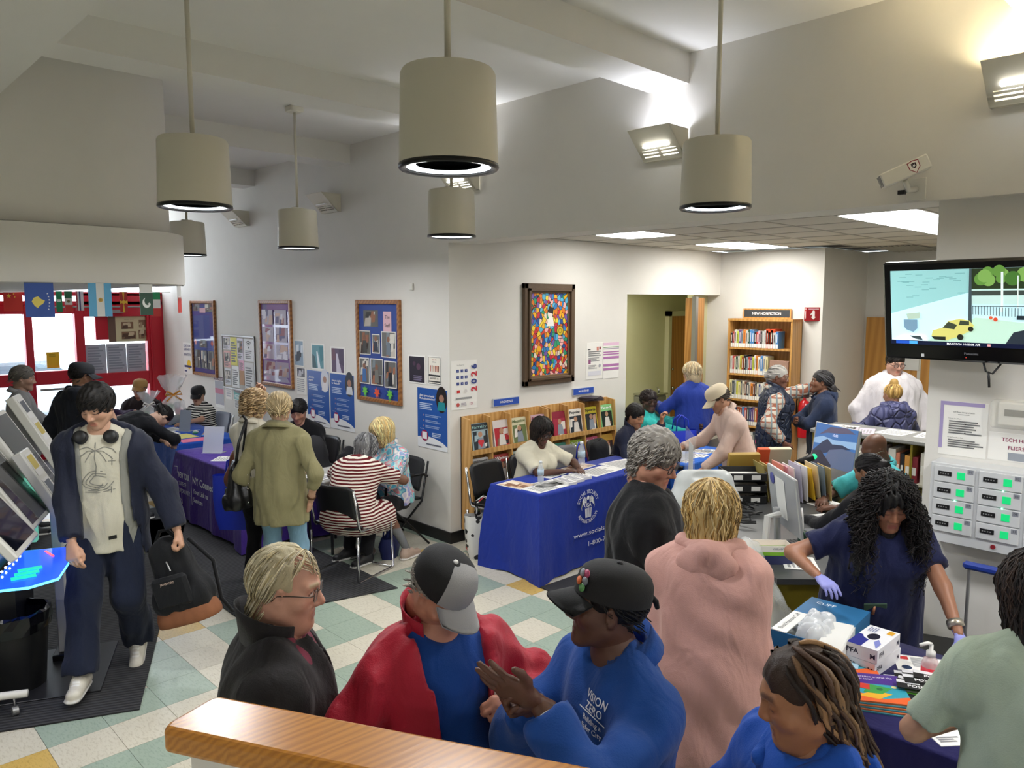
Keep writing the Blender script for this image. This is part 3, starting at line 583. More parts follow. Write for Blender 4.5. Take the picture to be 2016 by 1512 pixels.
def health(y0, y1, z0, z1, label, title, tones, seed):
    its = [('r', 0, .0, 1, 1, '#2b5aa8'), ('p', [(0, 0), (1, 0), (1, .07), (.85, .13), (.6, .18), (.35, .2), (.15, .19), (0, .17)], '#eef0f2')]
    its += [('c', .82, .84, .24, tones[0], .28), ('c', .82, .86, .08, '#a9806c'), ('p', [(.68, .66), (.96, .66), (.92, .8), (.72, .8)], tones[1])]
    its += [('t', .08, .86, .035, title[0], '#ffffff', {'align': 'l', 'bold': .01}), ('t', .08, .81, .035, title[1], '#ffffff', {'align': 'l', 'bold': .01}), ('l', .08, .64, .55, .76, 4, '#b9cdea')]
    for q in range(3): its += [('c', .22, .55-.09*q, .02, '#8f7f9a'), ('l', .28, .52-.09*q, .85, .57-.09*q, 2, '#8fa9d6')]
    its += [('l', .5, .2, .92, .28, 3, '#b9cdea'), ('t', .1, .31, .018, 'Scan here', '#dfe8f8', {'align': 'l'}), ('c', .25, .21, .12, '#a02a58'), ('r', .17, .15, .33, .27, '#f4f2f4'), ('l', .3, .055, .9, .09, 1, '#666a78')]
    its = [(i[:3]+(min(i[3], .18),)+i[4:]) if i[0] == 'c' and i[1] == .82 and i[3] == .24 else i for i in its]
    return wsheet('health_poster', label, 'poster', y0, y1, z0, z1, its, coat=.2, group='blue health plan posters')
health(8.30, 7.80, .88, 1.535, 'blue health poster with a pale woman photo under the teal waterfall print', ('¿Necesita', 'seguro?'), ('#cfd2da', '#e6e2e4'), 1)
health(7.775, 7.27, .89, 1.53, 'blue health poster with a person in white under the purple waterfall print', ('Are you eligible', 'for Medicaid?'), ('#3a4048', '#d5d8dc'), 2)
health(6.11, 5.64, .90, 1.50, 'blue health poster with a teal shirt photo nearest the wall corner', ('¿Esta aprovechando', 'Medicaid al maximo?'), ('#2f2a2a', '#2f8f98'), 3)
wsheet('dark_flyer', 'dark purple event flyer right of the staff photo board', 'flyer', 6.25, 5.975, 1.535, 1.82, [('r', .05, .05, .95, .95, '#231c2c'), ('c', .6, .6, .12, '#5a3a52'), ('c', .35, .7, .08, '#4a3048'), ('l', .3, .1, .8, .3, 3, '#77708a')])
wsheet('hands_flyer', 'cream flyer with raised hands and dark bands beside the dark flyer', 'flyer', 5.935, 5.725, 1.54, 1.825, [('r', .05, .04, .95, .96, '#2c3138'), ('r', .08, .06, .92, .95, '#efe9dc'), ('t', .5, .85, .05, 'Stop the', '#b3402a', {}), ('t', .5, .77, .05, 'Silence', '#222222', {}), ('r', .08, .3, .92, .36, '#2c2c2c'), ('r', .08, .1, .92, .14, '#2c2c2c')]+[('p', [(.2+.12*q, .46), (.24+.12*q, .46), (.25+.12*q, .68), (.19+.12*q, .66)], c) for q, c in enumerate(('#b3402a', '#7c3f24', '#d08a5a', '#a33a2a', '#c9723f', '#7c3f24'))]+[('t', .5, .2, .06, 'AUGUST 10', '#222222', {'bold': .01})])
# ---- magazine wall
FY = 5.6015
def ysheet(name, label, cat, x0, x1, z0, z1, items, base='#f2f0ea', **k):
    return sheet(name, label, cat, x1-x0, z1-z0, items, WY, (x0, FY, z0), base=base, **k)
its = [('t', .36, .9, .022, 'Jobs Resources', '#444444')]+[('r', .2+.16*(q % 3), .76-.13*(q//3), .30+.16*(q % 3), .82-.13*(q//3), '#2c3f86') for q in range(9)]+[('t', .25+.16*(q % 3), .775-.13*(q//3), .03, str(q+1), '#ffffff') for q in range(9)]
its += [('r', .2, .34, .32, .4, '#c9302c'), ('c', .54, .37, .06, '#d8d4d0'), ('l', .16, .2, .8, .26, 1, '#999999'), ('c', .24, .1, .06, '#c0504a'), ('l', .36, .06, .62, .14, 3, '#b0a8b0'), ('t', .76, .08, .05, '125', '#b03a64', {'bold': .01})]
its += [('t', .97, .35+.155*q, .15, ch, ('#c9283c', '#2c3f86', '#c9283c', '#2c3f86')[q], {'rot': math.pi/2, 'bold': .03, 'align': 'l'}) for q, ch in enumerate('2026')]
ysheet('wall_calendar', 'white 2026 wall calendar sheet with red and blue numerals at the wall corner', 'calendar', 4.635, 4.965, 1.31, 1.785, its)
t = thing('painting', 'tall mosaic style painting in a dark stepped wooden frame', 'painting', (5.595, 5.606, 1.47))
w, h = .785, 1.07
PF = mat('painting_frame', '#5d4a38', .4, noise=.15, nscale=30); PF2 = mat('painting_frame_inner', '#7a6046', .4)
tm = NT('mosaic_paint'); co = tm.coord('Object', (1.0, 1.0, .8))
vo = tm.new('ShaderNodeTexVoronoi', feature='F1', Scale=25.0); tm.link(co, vo.inputs['Vector']); ve = tm.new('ShaderNodeTexVoronoi', feature='DISTANCE_TO_EDGE', Scale=25.0); tm.link(co, ve.inputs['Vector'])
sp = tm.new('ShaderNodeSeparateColor'); tm.link(vo.outputs['Color'], sp.inputs[0])
pal = ['#2f7fc4', '#d8432a', '#f0b21e', '#2c9a6c', '#e8d9c4', '#7a5aa8', '#e27a1e', '#1f4f9a', '#c9283c', '#58b4d8', '#f2d23c', '#f2b6b0']
cr = tm.ramp(sp.outputs[0], [(i/12+.001, c) for i, c in enumerate(pal)], 'CONSTANT')
lt = tm.new('ShaderNodeMath', operation='GREATER_THAN'); lt.inputs[1].default_value = .05; tm.link(ve.outputs['Distance'], lt.inputs[0])
mx = tm.new('ShaderNodeMix', data_type='RGBA'); mx.inputs[6].default_value = (.01, .01, .015, 1); tm.link(lt.outputs[0], mx.inputs[0]); tm.link(cr, mx.inputs[7]); tm.link(mx.outputs[2], tm.b.inputs['Base Color'])
MB().bb(.09, w-.09, -.02, 0, .09, h-.09).build('canvas', tm.m, t)
b = MB(); print_items(b, w, h, [('c', .52, .70, .05, '#efe6dc', .06), ('p', [(.45, .58), (.6, .58), (.57, .67), (.49, .67)], '#f4efe8'), ('p', [(.46, .72), (.5, .78), (.58, .76), (.58, .70)], '#1d1a20'), ('c', .72, .53, .07, '#1c1c10'), ('c', .72, .53, .062, '#d8b92a'), ('c', .72, .53, .035, '#6b6a1e'), ('c', .72, .53, .025, '#d8b92a'), ('c', .3, .36, .04, '#f0b21e'), ('c', .62, .22, .03, '#3f8fd0')], z=.0); b.xf(WY.to_4x4()); b.xf(Matrix.Translation((0, -.0205, 0))); b.build('painted_figure', vcmat('print_ink'), t)
for k, (f0, f1, d, m_) in enumerate(((0, .055, .045, PF), (.05, .08, .065, PF), (.075, .10, .035, PF2))):
    b = MB(); b.bb(f0, f1, -d, 0, f0, h-f0, bev=.004); b.bb(w-f1, w-f0, -d, 0, f0, h-f0, bev=.004); b.bb(f0, w-f0, -d, 0, f0, f1, bev=.004); b.bb(f0, w-f0, -d, 0, h-f1, h-f0, bev=.004); b.build('frame_moulding', m_, t)
its = [('r', .08, .8, .25, .83, '#444444'), ('r', .62, .78, .75, .88, '#d08a7a'), ('r', .78, .80, .88, .88, '#8a2f3a'), ('l', .12, .62, .9, .78, 3, '#888888'), ('l', .12, .48, .8, .6, 3, '#999999'), ('r', .12, .42, .26, .54, '#9a5a86'), ('c', .82, .36, .07, '#b0b0b8'), ('l', .12, .28, .7, .4, 3, '#aaaaaa'), ('r', .1, .1, .9, .22, '#dcdce4')]
ysheet('notice_sheet', 'white notice with small pictures beside the striped schedule sheet', 'notice', 6.625, 6.915, 1.465, 1.885, its)
its = [('r', 0, .92, 1, 1, '#e9c4dc'), ('r', 0, .86, 1, .88, '#6f9a72'), ('r', 0, .82, 1, .84, '#9a86a8')]+[('r', 0, c, 1, c+.035, '#b77ab4') for c in (.72, .66, .58, .55, .37, .34, .26, .23)]
ysheet('schedule_sheet', 'white schedule sheet with pink and purple stripes', 'notice', 6.93, 7.22, 1.455, 1.875, its)
for x0, x1, z0, lab in ((5.17, 5.545, 1.29, 'blue MAGAZINES sign above the rack behind the woman in cream'), (6.385, 6.755, 1.30, 'blue MAGAZINES sign below the notice sheets')):
    o = tag(MB().bb(x0, x1, 5.59, 5.606, z0, z0+.085, bev=.003).build('magazines_sign', mat('sign_edge', '#b9bcc4', .4)), lab, 'sign', 'magazine signs')
    sheet('sign_face', '', '', x1-x0-.02, .068, [('t', .5, .36, .34, 'MAGAZINES', '#ffffff', {'bold': .01})], WY, (x0+.01, 5.5885, z0+.009), base='#2a52b4', parent=o)
# ---- magazine racks
MAPLE = wood('maple', '#d8aa6a', '#c08d4a', 3, 2)
mag_titles = [('family', '#9fb6bd', '#1f2a33'), ('', '#d9d0cc', '#b0202c'), ('Magazine', '#d8d2b0', '#6a7a4a'), ('More', '#c9a6b0', '#7a2a3c'), ('ESSENCE', '#f0eef0', '#1b1b1e'), ('Women', '#b0413c', '#56605c'), ('', '#cfe0da', '#6fb0a4'), ('Time', '#dddddd', '#3f6a7a'), ('', '#2a3a2c', '#6f8a5a'), ('Vida', '#b9b9b9', '#444444'), ('Home', '#d8d8d0', '#8a9a7a'), ('', '#c0c8d0', '#4a5a6a')]
mag2 = [('', '#8e2038', '#a82e44'), ('Popular', '#e8e2d8', '#26303a'), ('Sports', '#e3d23a', '#2b2b2e'), ('Food', '#8fd08a', '#16241c'), ('', '#4f9a86', '#3f8f7a'), ('Garden', '#a8c44a', '#c88a3a'), ('Style', '#d86a8a', '#d9c4c8'), ('', '#d8a84a', '#6a3a2a'), ('', '#55705f', '#2f4038'), ('', '#b0b0a8', '#555550'), ('', '#8a4a4a', '#5a2a2a'), ('', '#7a8aa0', '#3a4a60')]
def rack(x0, label, titles, w=1.19, seed=0, z0=.12):
    t = thing('magazine_rack', label, 'magazine rack', (x0, 5.604, z0), 0, 'maple magazine racks')
    n = 4; cw = w/n; H = 1.12; rr = random.Random(seed)
    for k in range(n+1): b = MB(); b.prism([(k*cw-.009, -.20), (k*cw+.009, -.20), (k*cw+.009, 0), (k*cw-.009, 0)], 0, .05); b.add([(k*cw-.009, y, z) for y, z in ((-.20, .05), (0, .05), (0, H), (-.13, H-.02))]+[(k*cw+.009, y, z) for y, z in ((-.20, .05), (0, .05), (0, H), (-.13, H-.02))], [[0, 1, 2, 3], [7, 6, 5, 4], [0, 4, 5, 1], [1, 5, 6, 2], [2, 6, 7, 3], [3, 7, 4, 0]]); b.build('divider', MAPLE, t)
    MB().bb(-.009, w+.009, -.012, 0, 0, H).build('back_panel', MAPLE, t)
    for r_ in range(3):
        z = .06+r_*.345; yb = -.185+.02*r_
        MB().bb(0, w, yb-.01, 0, z, z+.016).build('shelf', MAPLE, t); MB().bb(0, w, yb-.012, yb, z, z+.05).build('lip', MAPLE, t)
        for k in range(n):
            ti, c1, c2 = titles[((2-r_)*4+k) % len(titles)]
            its = [('r', 0, 0, 1, 1, c1)]+rnd_photo(.06, .06, .94, .74, seed*50+r_*9+k, [c2, c1, '#caa58c', '#2b2b2e', '#e9e2d8', c2, '#8a5a48'])+[('c', .5, .62, .13, '#b98a6c'), ('p', [(.28, .12), (.74, .12), (.66, .5), (.36, .5)], '#d9d4cc' if k % 2 else '#8a94a0')]
            if ti: its += [('t', .5, .84, .10, ti, '#ffffff' if sum(lin(c1)) < 1.2 else c2, {'bold': .02, 'width': .18})]
            if (r_, k) == (2, 0) and seed == 1: its += [('r', 0, .78, 1, 1, '#27343c'), ('t', .5, .84, .10, 'family', '#9fd0c8', {'width': .19}), ('c', .42, .36, .1, '#c9303a'), ('c', .58, .36, .1, '#c9303a'), ('p', [(.33, .33), (.67, .33), (.5, .16)], '#c9303a')]
            its += [('r', .1, .04, .45, .1, '#f4f2ee')]
            Mm = Matrix.Rotation(R(-10), 3, 'X') @ WY
            for q in range(2):
                zz = z+.018; yy = yb+.012+.022*q
                lab = {1: 'magazine, rack behind the cream top', 2: 'magazine, rack behind the navy man'}[seed]
                rn = ('bottom', 'middle', 'top')[r_]; lab = 'glossy %s covered %s%s, %s row%s' % (cname(c1), ('%s ' % ti) if ti else '', lab, rn, '' if q == 0 else ', hidden copy')
                s = sheet('magazine', lab, 'magazine', .215, .28, its if q == 0 else None, Mm, (x0+k*cw+.04+rr.random()*.02, 5.604+yy, z0+zz), base=c1, group='magazines on rack %s' % ('one' if seed == 1 else 'two'), thick=.006)
CNAMES = dict(black='#1c1c20', charcoal='#45484e', grey='#8c9094', silver='#bfc4c8', white='#ecebe6', cream='#e4d8b8', tan='#c09a70', brown='#7a4a34', maroon='#701f30', red='#c03434', orange='#de7c2c', gold='#d4b03c', yellow='#dcd64c', olive='#7f8a4a', green='#3f8a50', mint='#9ccfb8', teal='#3f9a92', blue='#3f70b8', navy='#2a3560', purple='#6a4a88', pink='#d85a88', rose='#d0a0ac')
def cname(c): return min(CNAMES, key=lambda k: sum((a-b)**2 for a, b in zip([int(c[i:i+2], 16) for i in (1, 3, 5)], [int(CNAMES[k][i:i+2], 16) for i in (1, 3, 5)])))
rack(4.76, 'maple magazine rack behind the woman in cream at the wall corner', mag_titles, w=1.09, seed=1)
rack(5.90, 'maple magazine rack behind the man in navy', mag2, w=1.09, seed=2)
b = MB(); 
for k in range(5): b.box((0, 0, k*.008), (.24, .2, .006), rz=.2*k-.4)
tag(b.build('magazine_pile', mat('pile_dark', '#3a2f38', .5), loc=(6.62, 5.53, 1.244), auto=30), 'loose dark magazine pile lying on top of the second rack', 'magazines')
# ---- bookcase with its books
t = thing('bookcase', 'oak bookcase against the wall with a black sign board on top', 'bookcase', (9.47, 5.31, 0))
OAKB = wood('oak_case', '#cf9b57', '#b27f3c', 3, 2)
BW, BD, BH = .90, .27, 2.13
MB().bb(-BD, 0, -.025, 0, 0, BH).build('side_panel', OAKB, t); MB().bb(-BD, 0, -BW, -BW+.025, 0, BH).build('side_panel', OAKB, t)
MB().bb(-.012, 0, -BW, 0, 0, BH).build('back_panel', OAKB, t); MB().bb(-BD-.005, 0, -BW-.004, .004, BH-.03, BH).build('top', OAKB, t)
shelves = [.10, .46, .80, 1.14, 1.48, 1.80-.0]
shelves = [.08, .40, .72, 1.06, 1.40, 1.75]
for z in shelves: MB().bb(-BD+.004, -.012, -BW+.025, -.025, z-.025, z).build('shelf', OAKB, t)
sg = MB().bb(-.045, -.02, -.76, -.09, BH, BH+.13).build('sign_board', OAKB, t)
sheet('sign_face', '', '', .64, .095, [('t', .5, .34, .34, 'NEW NONFICTION', '#ffffff', {'bold': .015})], WX, (-.0465, -.105, BH+.018), base='#3a3f45', parent=sg)
rr = random.Random(4)
BC = ['#c9d64a', '#d8d2c8', '#8fa0a8', '#e8e4dc', '#b03a34', '#e2862c', '#e9dcc4', '#4a86c4', '#d8d44a', '#c9c9c4', '#2b2b30', '#3a4a86', '#d9a8b4', '#c23a3a', '#7a4a3a', '#ece8e0', '#2a2f55', '#a9542c', '#23503c', '#eadfa8', '#1f1f23', '#d4477e', '#6b4a86', '#f0efe9', '#454c54', '#cf8f3a']
rows = [(1.75, 22, .24, '1'), (1.40, 18, .255, '2'), (1.06, 17, .25, '3'), (.72, 15, .25, '4'), (.40, 16, .24, '5')]
names = {'1': 'top', '2': 'second', '3': 'third', '4': 'fourth', '5': 'fifth'}
bi = 0
for z, n, hh, key in rows:
    y = -.032
    for q in range(n):
        w = .022+rr.random()*.016; h = hh*(.86+rr.random()*.14) if not (key == '1' and q == 0) else .19; d = .15+rr.random()*.03
        if y-w < -BW+.03+(.16 if key in '12' else 0): break
        c = BC[(bi*7+int(rr.random()*26)) % 26]; bi += 1
        b = MB(); b.col = c; b.bb(-d/2, d/2, -w, 0, 0, h, bev=.002); b.col = '#f1eee6'; b.bb(-d/2+.004, d/2+.001, -w+.002, -.002, .003, h+.0008)
        b.col = '#f4f3ef'; b.add([(-d/2-.0006, -w*.94, .004), (-d/2-.0006, -w*.06, .004), (-d/2-.0006, -w*.06, .055), (-d/2-.0006, -w*.94, .055)], [[3, 2, 1, 0]])
        b.col = '#23252b' if sum(lin(c)) > 1 else '#eceae2'
        b.add([(-d/2-.0006, -w*.62, .08), (-d/2-.0006, -w*.38, .08), (-d/2-.0006, -w*.38, h*.85), (-d/2-.0006, -w*.62, h*.85)], [[3, 2, 1, 0]])
        o = b.build('book', vcmat('book_cover', .45), loc=(9.47-BD+.02+d/2, 5.31+y, z))
        tag(o, '%s library book with a white spine sticker, %s shelf of the bookcase, %s' % (cname(c), names[key], 'tall' if h > hh*.95 else 'thick' if w > .030 else 'thin' if w < .026 else 'medium'), 'book', 'books on the %s shelf' % names[key]); y -= w+.001
tag(MB().bb(-.09, .09, -.13, 0, 0, .25, bev=.003).build('book', mat('orange_cover', '#cf4a24', .45), loc=(9.31, 4.78, 1.75)), 'orange red book facing out at the end of the top shelf', 'book')
b = MB(); b.col = '#a98676'; b.bb(-.03, .03, -.26, 0, 0, .2, bev=.003); b.col = '#c9a898'; [b.add([(-.0306, -.02-.08*k, .05), (-.0306, -.09-.08*k, .05), (-.0306, -.055-.08*k, .15)], [[2, 1, 0]]) for k in range(3)]
tag(b.build('book', vcmat('book_cover', .45), loc=(9.26, 4.72, 1.40)), 'wide brown patterned book facing out on the second shelf', 'book')
t = thing('extinguisher_sign', 'red three sided fire extinguisher sign projecting from the wall', 'sign', (9.47, 4.30, 2.11))
for s in (0, 1):
    b = MB(); b.col = '#c3202c'; A, B, Cc = ((0, .095), (-.085, .02), 1) if s == 0 else ((-.085, .02), (0, -.11), 1)
    b.add([(*A, 0), (*B, 0), (*B, .17), (*A, .17)], [[0, 1, 2, 3], [3, 2, 1, 0]])
    L = math.hypot(B[0]-A[0], B[1]-A[1]); s0 = len(b.v); b.col = '#f4e9e6'
    print_items(b, L, .17, [('r', .1, .86, .9, .9, '#f4e9e6'), ('r', .4, .3, .6, .68, '#f4e9e6'), ('c', .5, .68, .1, '#f4e9e6'), ('p', [(.3, .3), (.7, .3), (.5, .1)], '#f4e9e6'), ('p', [(.36, .62), (.26, .45), (.3, .4), (.4, .55)], '#f4e9e6')], z=.001)
    ux = Vector(((B[0]-A[0])/L, (B[1]-A[1])/L, 0)); M3 = Matrix((ux, (0, 0, 1), ux.cross(Vector((0, 0, 1))))).transposed().to_4x4(); M3.translation = (*A, 0); b.xf(M3, s0)
    b.build('sign_panel', vcmat('print_ink'), t)
# extinguisher
t = thing('fire_extinguisher', 'red fire extinguisher hanging on the wall behind the woman in the hoodie', 'fire extinguisher', (9.38, 4.30, .62))
EXR = mat('extinguisher_red', '#c21a26', .25, coat=.5); MB().lathe([(.06, 0), (.075, .01), (.075, .40), (.06, .46), (.02, .49), (.02, .52)], n=20).build('cylinder', EXR, t, auto=40)
MB().lathe([(.0758, .16), (.0758, .30)], n=20).build('label_band', mat('extinguisher_label', '#dcd6cc', .5, noise=.3, nscale=60), t)
b = MB(); b.bb(-.02, .02, -.05, .02, .52, .56); b.bb(-.012, .012, -.11, .03, .56, .575); b.bb(-.012, .012, -.10, .02, .535, .548); b.build('valve_handle', mat('dark_grey_metal', '#4a3a3a', .4, .5), t)
MB().tube([(0, .03, .53), (0, .09, .54), (0, .11, .45), (0, .10, .2)], .011).build('hose', BLACK, t, smooth=True)
# ================================================================= alcove, doors
DOORW = wood('door_oak', '#c08238', '#a56a26', 2, 2)
t = struct(MB().bb(10.42, 11.16, 7.05, 7.1, 0, 2.12).build('door_3', DOORW))
for x0, x1, z0, z1 in ((10.34, 10.42, 0, 2.2), (11.16, 11.24, 0, 2.2), (10.34, 11.24, 2.12, 2.2)): MB().bb(x0, x1, 7.02, 7.1, z0, z1).build('door_frame', mat('cream_trim', '#cfcba8', .5), t)
MB().lathe([(.001, 0), (.03, .005), (.03, .03), (.001, .04)]).xf(Matrix.Translation((10.5, 7.05, .95)) @ Matrix.Rotation(R(90), 4, 'X')).build('door_knob', CHROME, t, smooth=True)
MB().lathe([(.001, 0), (.022, .004), (.022, .016), (.001, .02)]).xf(Matrix.Translation((10.5, 7.05, 1.26)) @ Matrix.Rotation(R(90), 4, 'X')).build('deadbolt', CHROME, t, smooth=True)
sheet('restroom_sign', '', '', .12, .25, [('t', .5, .55, .2, 'V', '#dfe8ff', {}), ('r', .3, .15, .7, .25, '#dfe8ff')], WY, (10.98, 7.048, 1.4), base='#2d3140', parent=t)
t = struct(MB().bb(8.92, 9.10, 5.62, 5.80, 0, 2.40).build('trim_1', wood('jamb_wood', '#c08a4c', '#a06c30', 3, 2)))
MB().bb(8.86, 8.92, 5.60, 5.66, 0, 2.42).build('steel_track', GREYM, t)
t = thing('drinking_fountain', 'steel drinking fountain in the green alcove', 'drinking fountain', (9.75, 7.1, .55))
b = MB(); b.bb(-.22, .22, -.32, 0, 0, .36, bev=.02); b.build('cabinet', GREYM, t); MB().bb(-.23, .23, -.34, 0, .36, .39, bev=.008).build('basin', CHROME, t)
MB().tube([(.17, -.2, .39), (.17, -.2, .44), (.13, -.2, .47)], .01).build('spout', CHROME, t, smooth=True)
t = struct(MB().bb(10.78, 10.83, 2.30, 4.12, 0, 2.14).build('door_4', wood('cabinet_oak', '#d39a4c', '#b9803a', 2, 2)))
MB().bb(10.77, 10.785, 3.40, 3.44, 0, 2.14).build('door_gap', mat('pale_trim', '#d8d4c8', .5), t); MB().bb(10.76, 10.79, 3.42, 3.62, 1.45, 1.68).build('notice', mat('paper_plain', '#e2e2de', .6), t)
MB().bb(10.60, 10.76, 2.86, 2.98, .2, 1.6).build('dark_edge', BLACK, t)
# ================================================================= mats, rail
def mat_rug(label, poly, rib):
    b = MB(); b.prism(poly, 0.001, .010); o = tag(b.build('floor_mat', rib), label, 'floor mat', 'black floor mats'); return o
def ribmat(name, rot, sc=70):
    t = NT(name); co = t.coord('Object', rot=(0, 0, rot)); w = t.new('ShaderNodeTexWave', wave_type='BANDS', bands_direction='X', Scale=sc/6.0); t.link(co, w.inputs['Vector'])
    t.link(t.ramp(w.outputs['Fac'], [(.3, '#1c1c1e'), (.7, '#3a3a3c')]), t.b.inputs['Base Color']); t.b.inputs['Roughness'].default_value = .8; t.bump(w.outputs['Fac'], .5, .006); return t.m
a1, b1 = Vector((.417, .909)), Vector((-.909, .417)); c0 = Vector((1.37, 4.50))
rp = lambda u, v: tuple(c0+a1*u+b1*v)
mat_rug('ribbed charcoal entrance mat under the kiosks and the walking man', [rp(0, 0), rp(4.2, 0), rp(4.2, 1.6), rp(0, 1.6)], ribmat('ribbed_mat', R(-65), 60))
mat_rug('dark ribbed runner mat in front of the purple table', [(3.55, 5.0), (2.34, 5.30), (2.42, 9.0), (3.62, 8.9)], ribmat('runner_mat', R(88), 55))
mat_rug('plain black mat beside the blue table at the desk', [(4.40, 4.19), (6.2, 4.12), (6.2, 3.2), (4.35, 3.25)], mat('plain_mat', '#26262a', .85, noise=.2, nscale=60, bump=.3, bscale=300))
mat_rug('dark mat strip at the foot of the red doors', [(2.6, 10.2), (4.0, 10.2), (4.0, 12.8), (2.6, 12.8)], mat('plain_mat2', '#33343a', .85, noise=.2, nscale=60, bump=.3, bscale=300))
rl = thing('stair_rail', 'varnished oak rail cap on the half wall of the stair landing', 'railing', (.55, 1.45, 0))
d = Vector((.466, -.885)); n_ = Vector((-.885, -.466))
b = MB(); L = 2.2; pts = [(0.08, 0), (.112, -.03), (.112, -.05), (L, -.05), (L, .105), (.02, .105), (-.005, .08), (-.005, .02)]
ln = lambda u, v: (Vector((.092, .125))+d*u+n_*v)
poly = [tuple(ln(u, v)) for u, v in [(.0, 0), (L, 0), (L, .145), (-.02, .145), (-.028, .12), (-.012, .02)]]
b.prism(poly, 1.445, 1.50); o = b.build('cap', OAKX, rl)
bv = o.modifiers.new('edge', 'BEVEL'); bv.width = .012; bv.segments = 3
b = MB(); b.prism([tuple(ln(u, v)) for u, v in [(.03, .02), (L, .02), (L, .125), (.03, .125)]], 0.0, 1.445); b.build('half_wall', WALL, rl)
# ================================================================= tables with cloths
def fabric(name, c, noise=.08, rough=.8, bump=.15, bs=260):
    return mat(name, c, rough, noise=noise, nscale=14, bump=bump, bscale=bs, sheen=.1, spec=.25, wrinkle=.27)
TOPG = mat('table_grey', '#b7b6b0', .5); LEGM = mat('leg_grey_metal', '#55565a', .4, .6)
def folding_table(x0, x1, y0, y1, label, z=.74, top=TOPG):
    cx, cy = (x0+x1)/2, (y0+y1)/2; w, h = (x1-x0)/2, (y1-y0)/2
    t = thing('folding_table', label, 'table', (cx, cy, 0), 0, 'folding tables')
    MB().bb(-w+.01, w-.01, -h+.01, h-.01, z-.04, z, bev=.008).build('tabletop', top, t)
    for sx in (-1, 1):
        for sy in (-1, 1): MB().cyl((sx*(w-.12), sy*(h-.08), 0), .014, z-.04, 8).build('leg', LEGM, t, smooth=True)
    return t
def cloth(x0, x1, y0, y1, label, m, z=.75, drop=.70, flare=.10, seed=0, cat='tablecloth', back=True, name='tablecloth', amp=.018, clipped=None):
    """draped cloth: a flat top, then rings that swing out into folds, most at the corners"""
    cx, cy = (x0+x1)/2, (y0+y1)/2; W, H = (x1-x0)/2, (y1-y0)/2; rr = random.Random(seed)
    per = []; stp = .045
    def edge(a, b):
        n = max(2, int((Vector(b)-Vector(a)).length/stp))
        for k in range(n): per.append(Vector(a).lerp(Vector(b), k/n))
    cs_ = [(-W, -H), (W, -H), (W, H), (-W, H)]
    for k in range(4): edge(cs_[k], cs_[(k+1) % 4])
    n = len(per); ph = [rr.random()*6 for _ in range(6)]
    vs = []; fs = []; rings = [(0, .0), (.012, .004), (.035, .008), (.12, .2), (.3, .45), (.5, .7), (.75, .9), (1, 1)]
    for ri, (q, a) in enumerate(rings):
        for k, p in enumerate(per):
            dx, dy = abs(abs(p.x)-W) < 1e-6, abs(abs(p.y)-H) < 1e-6
            nrm = Vector((math.copysign(1, p.x) if dx else 0, math.copysign(1, p.y) if dy else 0))
            cd_ = min((Vector(c)-p).length for c in cs_); cf = math.exp(-(cd_/.16)**2)
            s_ = (p.x if dy and not dx else p.y)
            wv = amp*a*(math.sin(s_*11+ph[0])+.6*math.sin(s_*23+ph[1]))*(.25+.75*min(1, cd_*4))+flare*a*cf*(1 if dx and dy else .8)
            o = nrm*(max(wv, -.004)+.006*a+.004) if q else Vector((0, 0))
            zz = z-drop*q-(.0 if q < .9 else .02*cf)
            if q == 0: o = -nrm*.006
            vs.append((p.x+o.x, p.y+o.y, zz+(.002 if q == 0 else 0)))
    for ri in range(len(rings)-1):
        for k in range(n): fs.append([ri*n+k, (ri+1)*n+k, (ri+1)*n+(k+1) % n, ri*n+(k+1) % n][::1])
    fs.append(list(range(n)))
    b = MB(); b.add(vs, fs); o = b.build(name, m, loc=(cx, cy, 0), auto=50); tag(o, label, cat, 'table covers')
    return o
SSAB = fabric('ssa_blue_cloth', '#1b3498'); PURP = fabric('purple_cloth', '#4b2f90'); FARB = fabric('far_blue_cloth', '#1f4fae'); HHB = fabric('homes_blue_cloth', '#2362c4'); NAVYC = fabric('navy_cloth', '#1c1a52')
folding_table(4.48, 6.25, 4.28, 4.88, 'folding table under the royal blue emblem cloth')
c = cloth(4.48, 6.25, 4.28, 4.88, 'royal blue tablecloth with a white eagle emblem and web address', SSAB, drop=.735, flare=.08, seed=3)
wm = mat('white_print', '#eef0f6', .6)
def cloth_print(parent, build, M, name='lettering', m=wm):
    b = MB(); build(b); b.xf(M); o = b.build(name, m, parent); return o
def ssa(b):
    cx, cy = 0, 0
    put_text(b, 'SOCIAL SECURITY', cx, cy, .034, arc=(.118, math.pi/2), width=.30); put_text(b, 'ADMINISTRATION', cx, cy, .034, arc=(-.152, -math.pi/2), width=.33)
    put_text(b, 'USA', cx, cy-.005, .036, bold=.02)
    for s in (-1, 1):
        for k in range(5):
            a = .012*k; pts = [(s*.02, .075-a*.7), (s*(.05), .092-a), (s*(.078+.004*k), .06-a*1.2), (s*(.092-.002*k), .01-a*.7)]; pts2 = [(x*.93, y-.008) for x, y in pts]
            b.add([(x, y, 0) for x, y in pts]+[(x, y, 0) for x, y in pts2], [[0, 1, 5, 4], [1, 2, 6, 5], [2, 3, 7, 6]])
    b.add([(-.012, .06, 0), (.012, .06, 0), (.018, .085, 0), (0, .098, 0), (-.016, .085, 0)], [[0, 1, 2, 3, 4]])
    for k in range(6): x = -.04+.016*k; b.add([(x, -.015, 0), (x+.009, -.015, 0), (x*.82+.009, -.10, 0), (x*.82, -.10, 0)], [[3, 2, 1, 0]])
MS = WY.to_4x4(); MS.translation = Vector((-.30, -.335, .555)); cloth_print(c, ssa, MS, 'emblem')
